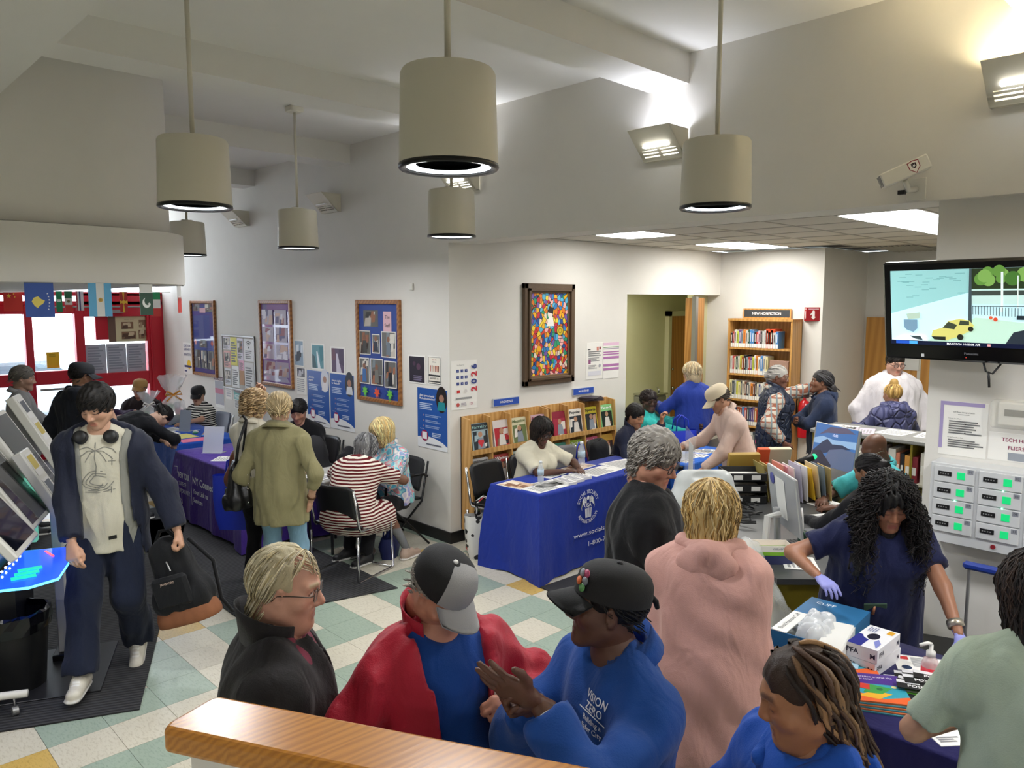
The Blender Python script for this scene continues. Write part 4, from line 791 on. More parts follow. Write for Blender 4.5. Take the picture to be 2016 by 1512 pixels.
def ssa2(b):
    put_text(b, 'www.socialsecurity.gov', -.14, .0, .042, align='l', width=.80); put_text(b, '1-800-772-1213', 0.06, -.105, .042, align='l', width=.50)
MS = WY.to_4x4(); MS.translation = Vector((-.36, -.345, .30)); cloth_print(c, ssa2, MS)
folding_table(3.05, 3.81, 6.72, 8.35, 'folding table under the purple printed cloth')
c = cloth(3.05, 3.81, 6.72, 8.35, 'purple tablecloth with white state outline and lettering', PURP, drop=.71, flare=.07, seed=5)
def ny(b):
    put_text(b, 'NEW YORK', .12, .0, .062, align='l', width=.30, bold=.02); put_text(b, 'STATE OF', .12, -.085, .045, align='l', width=.20); put_text(b, 'OPPORTUNITY.', .12, -.16, .045, align='l', width=.30)
    b.add([(.455, -.24, 0), (.463, -.24, 0), (.463, .12, 0), (.455, .12, 0)], [[0, 1, 2, 3]])
    put_text(b, 'NY Connects', .50, -.01, .075, align='l', bold=.02); put_text(b, 'Your Link to', .50, -.11, .05, align='l', bold=.01); put_text(b, 'Services', .50, -.20, .05, align='l', bold=.01)
    pts = [(.02, .10), (.10, .11), (.10, .04)]; p2 = [(0, -.18), (.08, -.19), (.17, -.24), (.2, -.28), (.19, -.22), (.185, -.15)]
    for P in (pts, p2):
        for u, v in zip(P, P[1:]): d_ = (Vector(v)-Vector(u)).normalized()*.004; q = Vector((-d_.y, d_.x)); b.add([(*(Vector(u)+q), 0), (*(Vector(u)-q), 0), (*(Vector(v)-q), 0), (*(Vector(v)+q), 0)], [[0, 1, 2, 3]])
MS = WX.to_4x4(); MS.translation = Vector((-.43, .76, .50)); cloth_print(c, ny, MS)
folding_table(3.20, 3.94, 8.72, 10.4, 'folding table under the bright blue cloth near the entrance')
cloth(3.20, 3.94, 8.72, 10.4, 'bright blue tablecloth on the table near the entrance', FARB, drop=.72, flare=.08, seed=7)
folding_table(6.30, 8.0, 4.10, 4.72, 'folding table under the blue Healthy Homes cloth', top=BLACK)
c = cloth(6.36, 7.4, 4.09, 4.50, 'blue Healthy Homes table runner with white lettering', HHB, drop=.55, flare=.02, seed=9, amp=.006)
def hh(b):
    put_text(b, 'Healthy Homes Program', .0, 0, .055, align='l', width=.62, bold=.015); put_text(b, 'KEEP YOUR HOME HEALTHY', .03, -.10, .035, align='l', width=.5)
MS = WY.to_4x4(); MS.translation = Vector((-.49, -.230, .50)); cloth_print(c, hh, MS)
folding_table(6.28, 6.85, 4.73, 5.0, 'small black side table in front of the man in navy', top=BLACK)
folding_table(2.88, 3.72, -.25, 1.62, 'folding table under the dark navy cloth with glove boxes')
c = cloth(2.88, 3.72, -.25, 1.62, 'dark navy tablecloth on the table of glove boxes and booklets', NAVYC, drop=.72, flare=.06, seed=11)
MS = WX.to_4x4(); MS.translation = Vector((-.455, .85, .28)); cloth_print(c, lambda b: put_text(b, 'S', 0, 0, .09, align='l'), MS)
folding_table(3.50, 4.02, 6.05, 6.62, 'small grey table with papers between the two seated women', z=.72)
# ================================================================= chairs
SEATB = mat('black_vinyl', '#17171a', .4); NAVYS = fabric('navy_seat', '#27304f')
def sled_chair(loc, rz, label, m=SEATB, fr=CHROME, arms=False, legs='sled'):
    t = thing('stacking_chair', label, 'chair', loc, rz, 'chairs in the room')   # local +y is forward
    b = MB(); N = 8; sh = []
    for i in range(N+1):
        u = -.23+.46*i/N
        for j in range(N+1):
            v = -.22+.44*j/N; sh.append((u, v, .455+.02*(abs(u)/.23)**3-.02*(max(0, v)/.22)**3))
    f = [[i*(N+1)+j, (i+1)*(N+1)+j, (i+1)*(N+1)+j+1, i*(N+1)+j+1] for i in range(N) for j in range(N)]
    b.add(sh, f); o = b.build('seat', m, t, smooth=True); o.modifiers.new('s', 'SOLIDIFY').thickness = .022
    b = MB(); sh = []
    for i in range(N+1):
        u = -.235+.47*i/N
        for j in range(N+1):
            v = j/N; cut = .03*max(0, (abs(u)-.18)/.055)**2
            sh.append((u*(1-.04*v), -.235-.07*v+.05*(u/.235)**2, .52+(.30-cut)*v+(.0 if v > .5 else cut*.6)))
    b.add(sh, f); o = b.build('backrest', m, t, smooth=True); o.modifiers.new('s', 'SOLIDIFY').thickness = .018
    for s in (-1, 1):
        x = .245*s
        b = MB(); b.tube([(x*.98, -.28, .80), (x, -.22, .47), (x, -.20, .44), (x, .18, .44), (x*1.04, .20, .42), (x*1.06, .22, .02), (x*1.06, .20, .012), (x*1.06, -.24, .012), (x*1.06, -.26, .03), (x*1.03, -.25, .40)] if legs == 'sled' else [(x*.98, -.28, .82), (x, -.20, .44), (x*1.06, .24, .012)], .011, 8)
        b.build('side_frame', fr, t, smooth=True)
        if legs != 'sled': MB().tube([(x, .20, .50), (x*1.06, -.27, .012)], .011, 8).build('rear_leg', fr, t, smooth=True)
        if arms:
            MB().tube([(x*1.05, -.26, .68), (x*1.1, -.20, .71), (x*1.12, .12, .70), (x*1.12, .18, .66), (x*1.08, .20, .46)], .013, 8).build('arm_bar', fr, t, smooth=True)
            MB().tube([(x*1.12, -.10, .712), (x*1.12, .12, .708)], .022, 10).build('arm_pad', BLACK, t, smooth=True)
    MB().tube([(-.25, .21, .012), (.25, .21, .012)] if legs == 'sled' else [(-.25, -.02, .25), (.25, -.02, .25)], .010, 8).build('cross_bar', fr, t, smooth=True)
    return t
def faz(az): return R(az-90)
BFR = mat('black_tube', '#141416', .35, .3)
sled_chair((3.53, 5.62, 0), faz(18), 'black stacking chair with chrome sled legs under the woman in the red striped dress')
sled_chair((4.87, 5.10, 0), faz(-84), 'empty black stacking chair with chrome legs at the end of the royal blue table')
sled_chair((5.40, 5.12, 0), faz(-94), 'black stacking chair holding the woman in the cream top')
sled_chair((5.93, 5.10, 0), faz(-92), 'grey backed chair with a blue bag on it beside the woman in cream', mat('grey_shell', '#6a6a6c', .5))
sled_chair((6.55, 5.10, 0), faz(-75), 'black padded chair behind the man in navy', mat('black_fabric_seat', '#1b1b1d', .8), BFR)
sled_chair((4.22, 6.03, 0), faz(172), 'black folding armchair against the wall corner', mat('black_fabric_seat', '#1b1b1d', .8), BFR, arms=True, legs='fold')
sled_chair((4.25, 7.62, 0), faz(188), 'black chair behind the purple table by the blue posters', SEATB, BFR)
sled_chair((4.18, 10.30, 0), faz(185), 'grey blue chair holding the woman in black and white stripes', mat('slate_shell', '#4c5264', .5), CHROME)
sled_chair((6.18, 2.12, 0), faz(150), 'navy office chair behind the desk under the bald man', NAVYS, BFR)
sled_chair((6.95, 1.75, 0), faz(120), 'navy upholstered chair between the desk and the pillar', NAVYS, BFR)
sled_chair((3.58, 10.95, 0), faz(232), 'dark chair holding the man in the tan cap by the entrance', SEATB, BFR)
sled_chair((7.36, 5.22, 0), faz(-60), 'dark chair holding the woman in teal', SEATB, BFR)
# ================================================================= people: smooth implicit bodies
def V3(*a): return np.array(a if len(a) == 3 else a[0], float)
def unit(v): v = np.asarray(v, float); return v/max(1e-9, np.linalg.norm(v))
def rotz(a): c, s = math.cos(a), math.sin(a); return np.array([[c, -s, 0], [s, c, 0], [0, 0, 1]])
def rotx(a): c, s = math.cos(a), math.sin(a); return np.array([[1, 0, 0], [0, c, -s], [0, s, c]])
def roty(a): c, s = math.cos(a), math.sin(a); return np.array([[c, 0, s], [0, 1, 0], [-s, 0, c]])
class Field:
    def __init__(s, lo, hi, res):
        s.lo = np.array(lo, float); s.res = res; s.n = np.maximum(4, np.ceil((np.array(hi)-s.lo)/res).astype(int)+1)
        s.ax = [(s.lo[i]+res*np.arange(s.n[i])).astype(np.float32) for i in range(3)]
        s.S = np.full(s.n, .3, np.float32)
    def sub(s, lo, hi):
        sl = []
        for i in range(3):
            a = int(max(0, math.floor((lo[i]-s.lo[i])/s.res))); b = int(min(s.n[i], math.ceil((hi[i]-s.lo[i])/s.res)+1))
            if b <= a: return None
            sl.append(slice(a, b))
        g = [s.ax[i][sl[i]] for i in range(3)]
        return tuple(sl), g[0][:, None, None], g[1][None, :, None], g[2][None, None, :]
    def mix(s, sl, d, k, op):
        A = s.S[sl]
        if op == 'u':
            h = np.clip(.5+.5*(A-d)/k, 0, 1); s.S[sl] = A*(1-h)+d*h-k*h*(1-h)
        elif op == 's':
            h = np.clip(.5-.5*(A+d)/k, 0, 1); s.S[sl] = A*(1-h)-d*h+k*h*(1-h)
    def rc(s, a, b, r1, r2, k=.03, sq=None, clip=None, op='u'):
        a = np.asarray(a, float); b = np.asarray(b, float); m = max(r1, r2)+k+.03; lo = np.minimum(a, b)-m; hi = np.maximum(a, b)+m
        q = s.sub(lo, hi)
        if q is None: return
        sl, X, Y, Z = q; X = X-np.float32(a[0]); Y = Y-np.float32(a[1]); Z = Z-np.float32(a[2]); e = (b-a).astype(np.float32); L2 = float(e@e)+1e-9
        raw = (X*e[0]+Y*e[1]+Z*e[2])/L2; t = np.clip(raw, 0, 1)
        vx, vy, vz = X-t*e[0], Y-t*e[1], Z-t*e[2]
        if sq is not None:
            n, ra = np.asarray(sq[0], np.float32), sq[1]; w = (vx*n[0]+vy*n[1]+vz*n[2])*(1/ra-1); vx = vx+w*n[0]; vy = vy+w*n[1]; vz = vz+w*n[2]
        d = np.sqrt(vx*vx+vy*vy+vz*vz)-(r1+(r2-r1)*t)
        if sq is not None: d = d*min(1, max(ra, .6))
        if clip: d = np.maximum(d, (raw-1)*math.sqrt(L2)) if clip in (1, 'b') else d
        if clip == 'ab': d = np.maximum(d, (-raw)*math.sqrt(L2))
        s.mix(sl, d.astype(np.float32), k, op)
    def ell(s, c, rad, M=None, k=.03, op='u'):
        c = np.asarray(c, float); rad = np.asarray(rad, float); m = rad.max()+k+.02
        q = s.sub(c-m, c+m)
        if q is None: return
        sl, X, Y, Z = q; X = X-np.float32(c[0]); Y = Y-np.float32(c[1]); Z = Z-np.float32(c[2])
        if M is not None: X, Y, Z = [X*np.float32(M[0, i])+Y*np.float32(M[1, i])+Z*np.float32(M[2, i]) for i in range(3)]
        k0 = np.sqrt((X/rad[0])**2+(Y/rad[1])**2+(Z/rad[2])**2); k1 = np.sqrt((X/rad[0]**2)**2+(Y/rad[1]**2)**2+(Z/rad[2]**2)**2)+1e-6
        s.mix(sl, (k0*(k0-1)/k1).astype(np.float32), k, op)
    def cutplane(s, p, n):   # removes the side the normal points to
        X, Y, Z = s.ax[0][:, None, None], s.ax[1][None, :, None], s.ax[2][None, None, :]
        s.S = np.maximum(s.S, ((X-p[0])*n[0]+(Y-p[1])*n[1]+(Z-p[2])*n[2]).astype(np.float32))
    def folds(s, amp, seed=0, wl=.07, dirn=None):
        rr = np.random.default_rng(seed); X, Y, Z = s.ax[0][:, None, None], s.ax[1][None, :, None], s.ax[2][None, None, :]; t = 0
        for i in range(4):
            d = unit(rr.normal(size=3)*np.array([1, 1, .16])); f = 2*math.pi/(wl*(.7+.9*rr.random())); w = rr.normal(size=3)*5
            t = t+np.sin(f*(d[0]*X+d[1]*Y+d[2]*Z)+1.5*np.sin(w[0]*X+w[1]*Y+w[2]*Z*.8+rr.random()*6)+rr.random()*6)
        s.S = (s.S+amp*.4*t).astype(np.float32)
    def mesh(s):
        S = s.S; I = S < 0; n = s.n
        I[0] = I[-1] = False; I[:, 0] = I[:, -1] = False; I[:, :, 0] = I[:, :, -1] = False
        S = np.where(I, np.minimum(S, -1e-5), np.maximum(S, 1e-5))
        cnt = np.zeros(n-1, np.int8)
        for a in (0, 1):
            for b in (0, 1):
                for c in (0, 1): cnt += I[a:n[0]-1+a, b:n[1]-1+b, c:n[2]-1+c]
        act = (cnt > 0) & (cnt < 8); idx = np.full(act.shape, -1, np.int64); cell = np.argwhere(act); idx[act] = np.arange(len(cell))
        P = np.zeros((len(cell), 3)); W = np.zeros(len(cell))
        cs_ = [(a, b, c) for a in (0, 1) for b in (0, 1) for c in (0, 1)]
        val = {c: S[cell[:, 0]+c[0], cell[:, 1]+c[1], cell[:, 2]+c[2]] for c in cs_}
        for c in cs_:
            for ax in range(3):
                if c[ax]: continue
                e = list(c); e[ax] = 1; e = tuple(e); va, vb = val[c], val[e]; m = (va < 0) != (vb < 0)
                t = va[m]/(va[m]-vb[m]); q = np.tile(np.array(c, float), (m.sum(), 1)); q[:, ax] = t; P[m] += q; W[m] += 1
        V = s.lo+s.res*(cell+P/W[:, None]); F = []
        for ax in range(3):
            u, v = (ax+1) % 3, (ax+2) % 3
            sa = [slice(None)]*3; sb = [slice(None)]*3; sa[ax] = slice(0, n[ax]-1); sb[ax] = slice(1, n[ax])
            A, B = I[tuple(sa)], I[tuple(sb)]; ch = np.argwhere(A != B); ok = (ch[:, u] > 0) & (ch[:, v] > 0) & (ch[:, u] < n[u]-1) & (ch[:, v] < n[v]-1); ch = ch[ok]
            fl_ = A[tuple(ch.T)]; q = []
            for du, dv in ((-1, -1), (0, -1), (0, 0), (-1, 0)):
                k = ch.copy(); k[:, u] += du; k[:, v] += dv; q.append(idx[tuple(k.T)])
            q = np.stack(q, 1); q[~fl_] = q[~fl_][:, ::-1]; F.append(q)
        return V, np.concatenate(F)
def np_obj(name, parts, m, parent, smooth=True):
    """parts: list of (verts, quads, colours or None)"""
    Vs, Fs, Cs, o = [], [], [], 0
    for V, F, C in parts:
        Vs.append(V); Fs.append(F+o); Cs.append(C if C is not None else np.full((len(V), 3), .5)); o += len(V)
    V = np.concatenate(Vs); F = np.concatenate(Fs); Cc = np.concatenate(Cs)
    me = bpy.data.meshes.new(name); me.vertices.add(len(V)); me.vertices.foreach_set('co', V.astype(np.float32).ravel())
    me.loops.add(F.size); me.loops.foreach_set('vertex_index', F.astype(np.int32).ravel()); me.polygons.add(len(F))
    me.polygons.foreach_set('loop_start', np.arange(0, F.size, 4, dtype=np.int32)); me.polygons.foreach_set('loop_total', np.full(len(F), 4, np.int32))
    me.polygons.foreach_set('use_smooth', np.ones(len(F), bool)); me.update(calc_edges=True); me.validate()
    if any(C is not None for _, _, C in parts):
        at = me.color_attributes.new('Col', 'FLOAT_COLOR', 'POINT'); at.data.foreach_set('color', np.concatenate([Cc, np.ones((len(Cc), 1))], 1).astype(np.float32).ravel())
    me.materials.append(m); ob = bpy.data.objects.new(name, me); COL.objects.link(ob); ob.parent = parent; return ob
SKIN = vcmat('skin', .48, bump=.06, bscale=420, noise=.06)
# ---- heads (cached) in a frame with +y forward, +z up, origin between the ears
HEADS = {}
def seg_d(V, a, b): a = np.array(a); b = np.array(b); e = b-a; t = np.clip((V-a)@e/(e@e), 0, 1); return np.linalg.norm(V-a-t[:, None]*e, axis=1)
def head_geo(res, fem, heavy):
    key = (res, fem, heavy)
    if key in HEADS: return HEADS[key]
    F = Field((-.125, -.135, -.235), (.125, .15, .145), res); j = .92 if fem else 1.0; hv = .012*heavy
    F.ell((0, -.012, .038), (.076, .098, .085), k=.02); F.ell((0, .024, -.028), (.064*j+hv, .070, .088), k=.03)
    for s in (-1, 1):
        F.rc((s*.052*j, .004, -.052), (s*.018, .066, -.100), .022+hv, .020, k=.03); F.ell((s*.042, .055, -.022), (.030+hv, .032, .032), k=.02)
        F.rc((s*.05, .072, .026), (s*.012, .090, .022), .011, .010, k=.02)
    F.ell((0, .074, -.104), (.024, .020, .018), k=.02)
    if heavy: F.ell((0, .02, -.125), (.055, .05, .03), k=.04)
    F.rc((0, .088, .014), (0, .112 if not fem else .107, -.030), .0085, .0125, k=.012)
    for s in (-1, 1): F.ell((s*.013, .098, -.036), (.010, .012, .009), k=.008)
    for s in (-1, 1): F.ell((s*.033, .100, .004), (.021, .020, .012), k=.014, op='s')
    for s in (-1, 1): F.ell((s*.032, .077, .004), (.0175, .0150, .0135), k=.006)
    F.rc((-.018, .088, -.066), (.018, .088, -.066), .008, .008, k=.008); F.rc((-.016, .086, -.078), (.016, .086, -.078), .009, .009, k=.008)
    F.rc((-.023, .094, -.0715), (.023, .094, -.0715), .0035, .0035, k=.005, op='s')
    for s in (-1, 1):
        E = rotz(-s*.45) @ rotx(-.2); F.ell((s*.079, -.004, -.004), (.009, .021, .033), E, k=.008); F.ell((s*.088, .004, -.002), (.007, .011, .017), E, k=.006, op='s')
    F.rc((0, -.028, -.05), (0, -.034, -.115), .054*j+hv*.7, .052*j+hv*.5, k=.03)
    V, Q = F.mesh(); m = {}
    m['lip'] = np.clip(1-(np.minimum(seg_d(V, (-.019, .094, -.067), (.019, .094, -.067)), seg_d(V, (-.017, .093, -.078), (.017, .093, -.078)))-.004)/.006, 0, 1)
    m['brow'] = np.clip(1-(np.minimum(seg_d(V, (-.050, .082, .030), (-.014, .100, .030)), seg_d(V, (.050, .082, .030), (.014, .100, .030)))-.004)/.005, 0, 1)
    for s, nm in ((-1, 'a'), (1, 'b')):
        d = np.sqrt(((V[:, 0]-s*.032)/.0150)**2+((V[:, 2]-.003)/.0062)**2); m['eye'+nm] = (d < 1) & (V[:, 1] > .06)
        m['iris'+nm] = (np.hypot(V[:, 0]-s*.032, (V[:, 2]-.003)) < .0062) & (V[:, 1] > .06) & (d < 1.05)
        m['lash'+nm] = (np.abs(d-1.15) < .2) & (V[:, 2] > .001) & (V[:, 1] > .06)
        m['low'+nm] = (d < 1.25) & (V[:, 2] < -.0005) & (V[:, 1] > .06)
    m['warm'] = np.clip(1-np.minimum(np.linalg.norm(V-np.array([0, .112, -.03]), axis=1)/.028, np.minimum(np.linalg.norm(V-np.array([.046, .07, -.025]), axis=1), np.linalg.norm(V-np.array([-.046, .07, -.025]), axis=1))/.04), 0, 1)
    m['beard'] = np.clip((-.048-V[:, 2])/.02, 0, 1)*np.clip((V[:, 1]-.0)/.03, 0, 1)*np.clip((V[:, 2]+.125)/.02, 0, 1)
    HEADS[key] = (V, Q, m); return HEADS[key]
def head_cols(m, n, skin, hair, eyes, lip=None, beard=0, brow=.8, iris='#3a2618'):
    sk = np.array(lin(skin)); C = np.tile(sk, (n, 1)); lum = sk.mean()
    wc = sk*np.array([1.08, .78, .72]); C += (wc-C)*m['warm'][:, None]*.5
    if beard: C += (np.array(lin('#4a4440'))*.6-C)*(m['beard']*beard)[:, None]
    lc = np.array(lin(lip)) if lip else sk*np.array([.95, .55, .55]); C += (lc-C)*(m['lip']*.75)[:, None]
    hc = np.array(lin(hair))*.8; C += (hc-C)*(m['brow']*brow)[:, None]
    for s in 'ab':
        if eyes == 'open': C[m['eye'+s]] = lin('#e6dfd8'); C[m['iris'+s]] = lin(iris); C[m['lash'+s]] = sk*.25
        elif eyes == 'down': C[m['low'+s]] = sk*.28
    return C
# ---- hands (cached), right hand: wrist at origin, fingers +y, palm -z, thumb -x
HANDS = {}
HP = dict(relax=((22, 30, 34, 38), 3, 0), open=((4, 4, 6, 10), 9, 1), flat=((8, 8, 9, 12), 3, 0), point=((4, 70, 78, 80), 2, 0), grip=((62, 66, 68, 70), 1, 0), pinch=((42, 48, 40, 35), 3, 0), talk=((14, 26, 34, 30), 7, 1))
def hand_geo(kind, res):
    if (kind, res) in HANDS: return HANDS[(kind, res)]
    curls, spread, th = HP[kind]; F = Field((-.10, -.055, -.12), (.08, .205, .07), res)
    F.rc((0, -.05, 0), (0, .018, 0), .0275, .024, k=.015, sq=((0, 0, 1), .78))
    bx = (-.031, -.0105, .0105, .030); ln = (.070, .078, .072, .057); by = (.088, .092, .088, .080); rd = (.0092, .0095, .009, .0080)
    for i in range(4):
        F.rc((bx[i]*.55, .012, 0), (bx[i], by[i]-.006, 0), .0155, .0135, k=.014)
        p = np.array([bx[i], by[i]-.004, 0.0]); sp = math.radians((i-1.5)*spread*1.0); ang = 0
        for q, fr in enumerate((.45, .31, .24)):
            ang += math.radians(curls[i])*(1, 1.1, .7)[q]; d = np.array([math.sin(sp)*math.cos(ang), math.cos(sp)*math.cos(ang), -math.sin(ang)]); e = p+d*ln[i]*fr
            F.rc(p, e, rd[i]*(1-.06*q), rd[i]*(.94-.08*q), k=.004); p = e
    if th: pts = [(-.016, .022, -.004), (-.046, .046, -.008), (-.070, .075, -.004), (-.083, .100, .004)]
    elif kind in ('grip', 'point', 'pinch'): pts = [(-.016, .024, -.006), (-.036, .050, -.022), (-.030, .078, -.038), (-.016, .096, -.044)]
    else: pts = [(-.016, .022, -.005), (-.040, .050, -.014), (-.046, .080, -.022), (-.042, .104, -.028)]
    for q in range(3): F.rc(pts[q], pts[q+1], .0145-.002*q, .0125-.0018*q, k=.008)
    V, Q = F.mesh(); HANDS[(kind, res)] = (V, Q); return V, Q
def ik(a, t, l1, l2, pole):
    a = np.array(a, float); t = np.array(t, float); d = t-a; L = np.linalg.norm(d); Lm = (l1+l2)*.998
    if L > Lm: t = a+d*Lm/L; d = t-a; L = Lm
    u = d/L; x = (l1*l1-l2*l2+L*L)/(2*L); h = math.sqrt(max(0, l1*l1-x*x)); p = np.array(pole, float); p = p-u*(p@u); p = unit(p)
    return a+u*x+p*h, t
def tubes(mb, P, r, n=5):
    mb.tube([tuple(p) for p in P], r, n)
HAIRM = vcmat('hair_strands', .5, bump=.35, bscale=300, spec=.35)
CLOTHS = {}
def cl(name, c, noise=.07, rough=.85, bump=.25, bs=240):
    return fabric(name, c, noise, rough, bump, bs)
def jitter(c, a, rr):
    c = [int(c.lstrip('#')[i:i+2], 16)/255 for i in (0, 2, 4)]; k = 1+a*(rr.random()*2-1); return tuple(max(0, min(1, v*k)) for v in c)
def to_world_mesh(mb, M3, T):
    for i in range(len(mb.v)): mb.v[i] = tuple(M3 @ np.array(mb.v[i])+T)
GL = [np.array([0, 0, -1.0])]; HQ = [1]
def locks(mb, n, L, c, seed=0, comb=(0, -.2, -1), wave=.004, wl=.05, r=.006, off=.008, line=.05, low=-.06, curl=0, tuck=.0, var=.25, zroot=None, seg=8, part=0, sideclear=0, push=0, cf=1.5):
    n = int(n*HQ[0]); r = r/HQ[0]**.5; rr = random.Random(seed); ce = np.array([0, -.013, .036]); ra = np.array([.080, .102, .090])+off; got = 0
    while got < n:
        u = unit([rr.gauss(0, 1), rr.gauss(0, 1), rr.gauss(0, 1)]); p = ce+ra*u
        if p[2] < low or p[1] > line+max(0, (p[2]-.06))*1.2 or (zroot and p[2] < zroot): continue
        if sideclear and p[2] < .03 and p[1] > -.03: continue
        got += 1; ph = rr.random()*6; P = []; l = L*(.8+.4*rr.random()); st = l/seg; cb = np.array([comb[0], comb[1], 0])+GL[0]*-comb[2] if comb[2] < -.5 else np.array(comb, float)
        pv = np.array([math.copysign(part, p[0]-.012), 0, 0])*(1 if p[1] > -.01 else .15); pu = push*(.55+.75*rr.random()); dj = np.array([0, (rr.random()-.5)*(.45 if push else 0), 0])
        sidev = unit(np.cross(u, (0, 0, 1))+1e-3); q = p.copy(); d = None
        for k in range(seg+1):
            w = wave*math.sin(k*st*2*math.pi/wl+ph)*min(1, k/2); pp = q+sidev*w
            if curl: a = ph+k*cf; pp = q+curl*(sidev*math.cos(a)+np.cross(sidev, (0, 0, 1))*math.sin(a)+np.array([0, 0, .4*math.sin(a*.7)]))*min(1, k/1.5)
            P.append(pp); nrm = unit((q-ce)/ra**2); c_ = cb+dj+pv*min(1, max(0, q[2]/.06)); t = c_-nrm*(c_@nrm)*(.95 if q[2] > -.03 else .25); t = unit(t+np.array([0, 0, -.05])); q = q+t*st
            f = np.linalg.norm((q-ce)/ra)
            if f < 1.0 and q[2] > -.10: q = ce+(q-ce)/f
            if push and q[2] < .01 and abs(q[0]) < pu and q[1] > -.06: q[0] += math.copysign(min(.02, pu-abs(q[0])), q[0])
        mb.col = jitter(c[int(rr.random()*len(c))], var, rr); mb.tube([tuple(x) for x in P], [r*(1-.55*(k/seg)**2)*(.45 if k == 0 else 1) for k in range(seg+1)], 4, cap=False)
def hair_shell(style, res, v=.012, cut=(.150, -.055, .088, .110, .118), low=-.075, ears=True, extra=(), amp=.003, seed=0, top=0):
    F = Field((-.19, -.24, -.38), (.19, .17, .24), res)
    F.ell((0, -.014, .040), (.079+v, .100+v, .088+v+top), k=.02)
    F.S = np.maximum(F.S, (low-F.ax[2])[None, None, :].astype(np.float32))
    F.ell((0, cut[0], cut[1]), (cut[2], cut[3], cut[4]), k=.012, op='s')
    if ears:
        for s in (-1, 1): F.ell((s*.092, .020, -.030), (.030, .050, .048), k=.01, op='s')
    for e in extra:
        if e[0] == 'e': F.ell(e[1], e[2], k=e[3] if len(e) > 3 else .02)
        else: F.rc(e[1], e[2], e[3], e[4], k=.02)
    if amp: F.folds(amp, seed, wl=.03)
    return F.mesh()
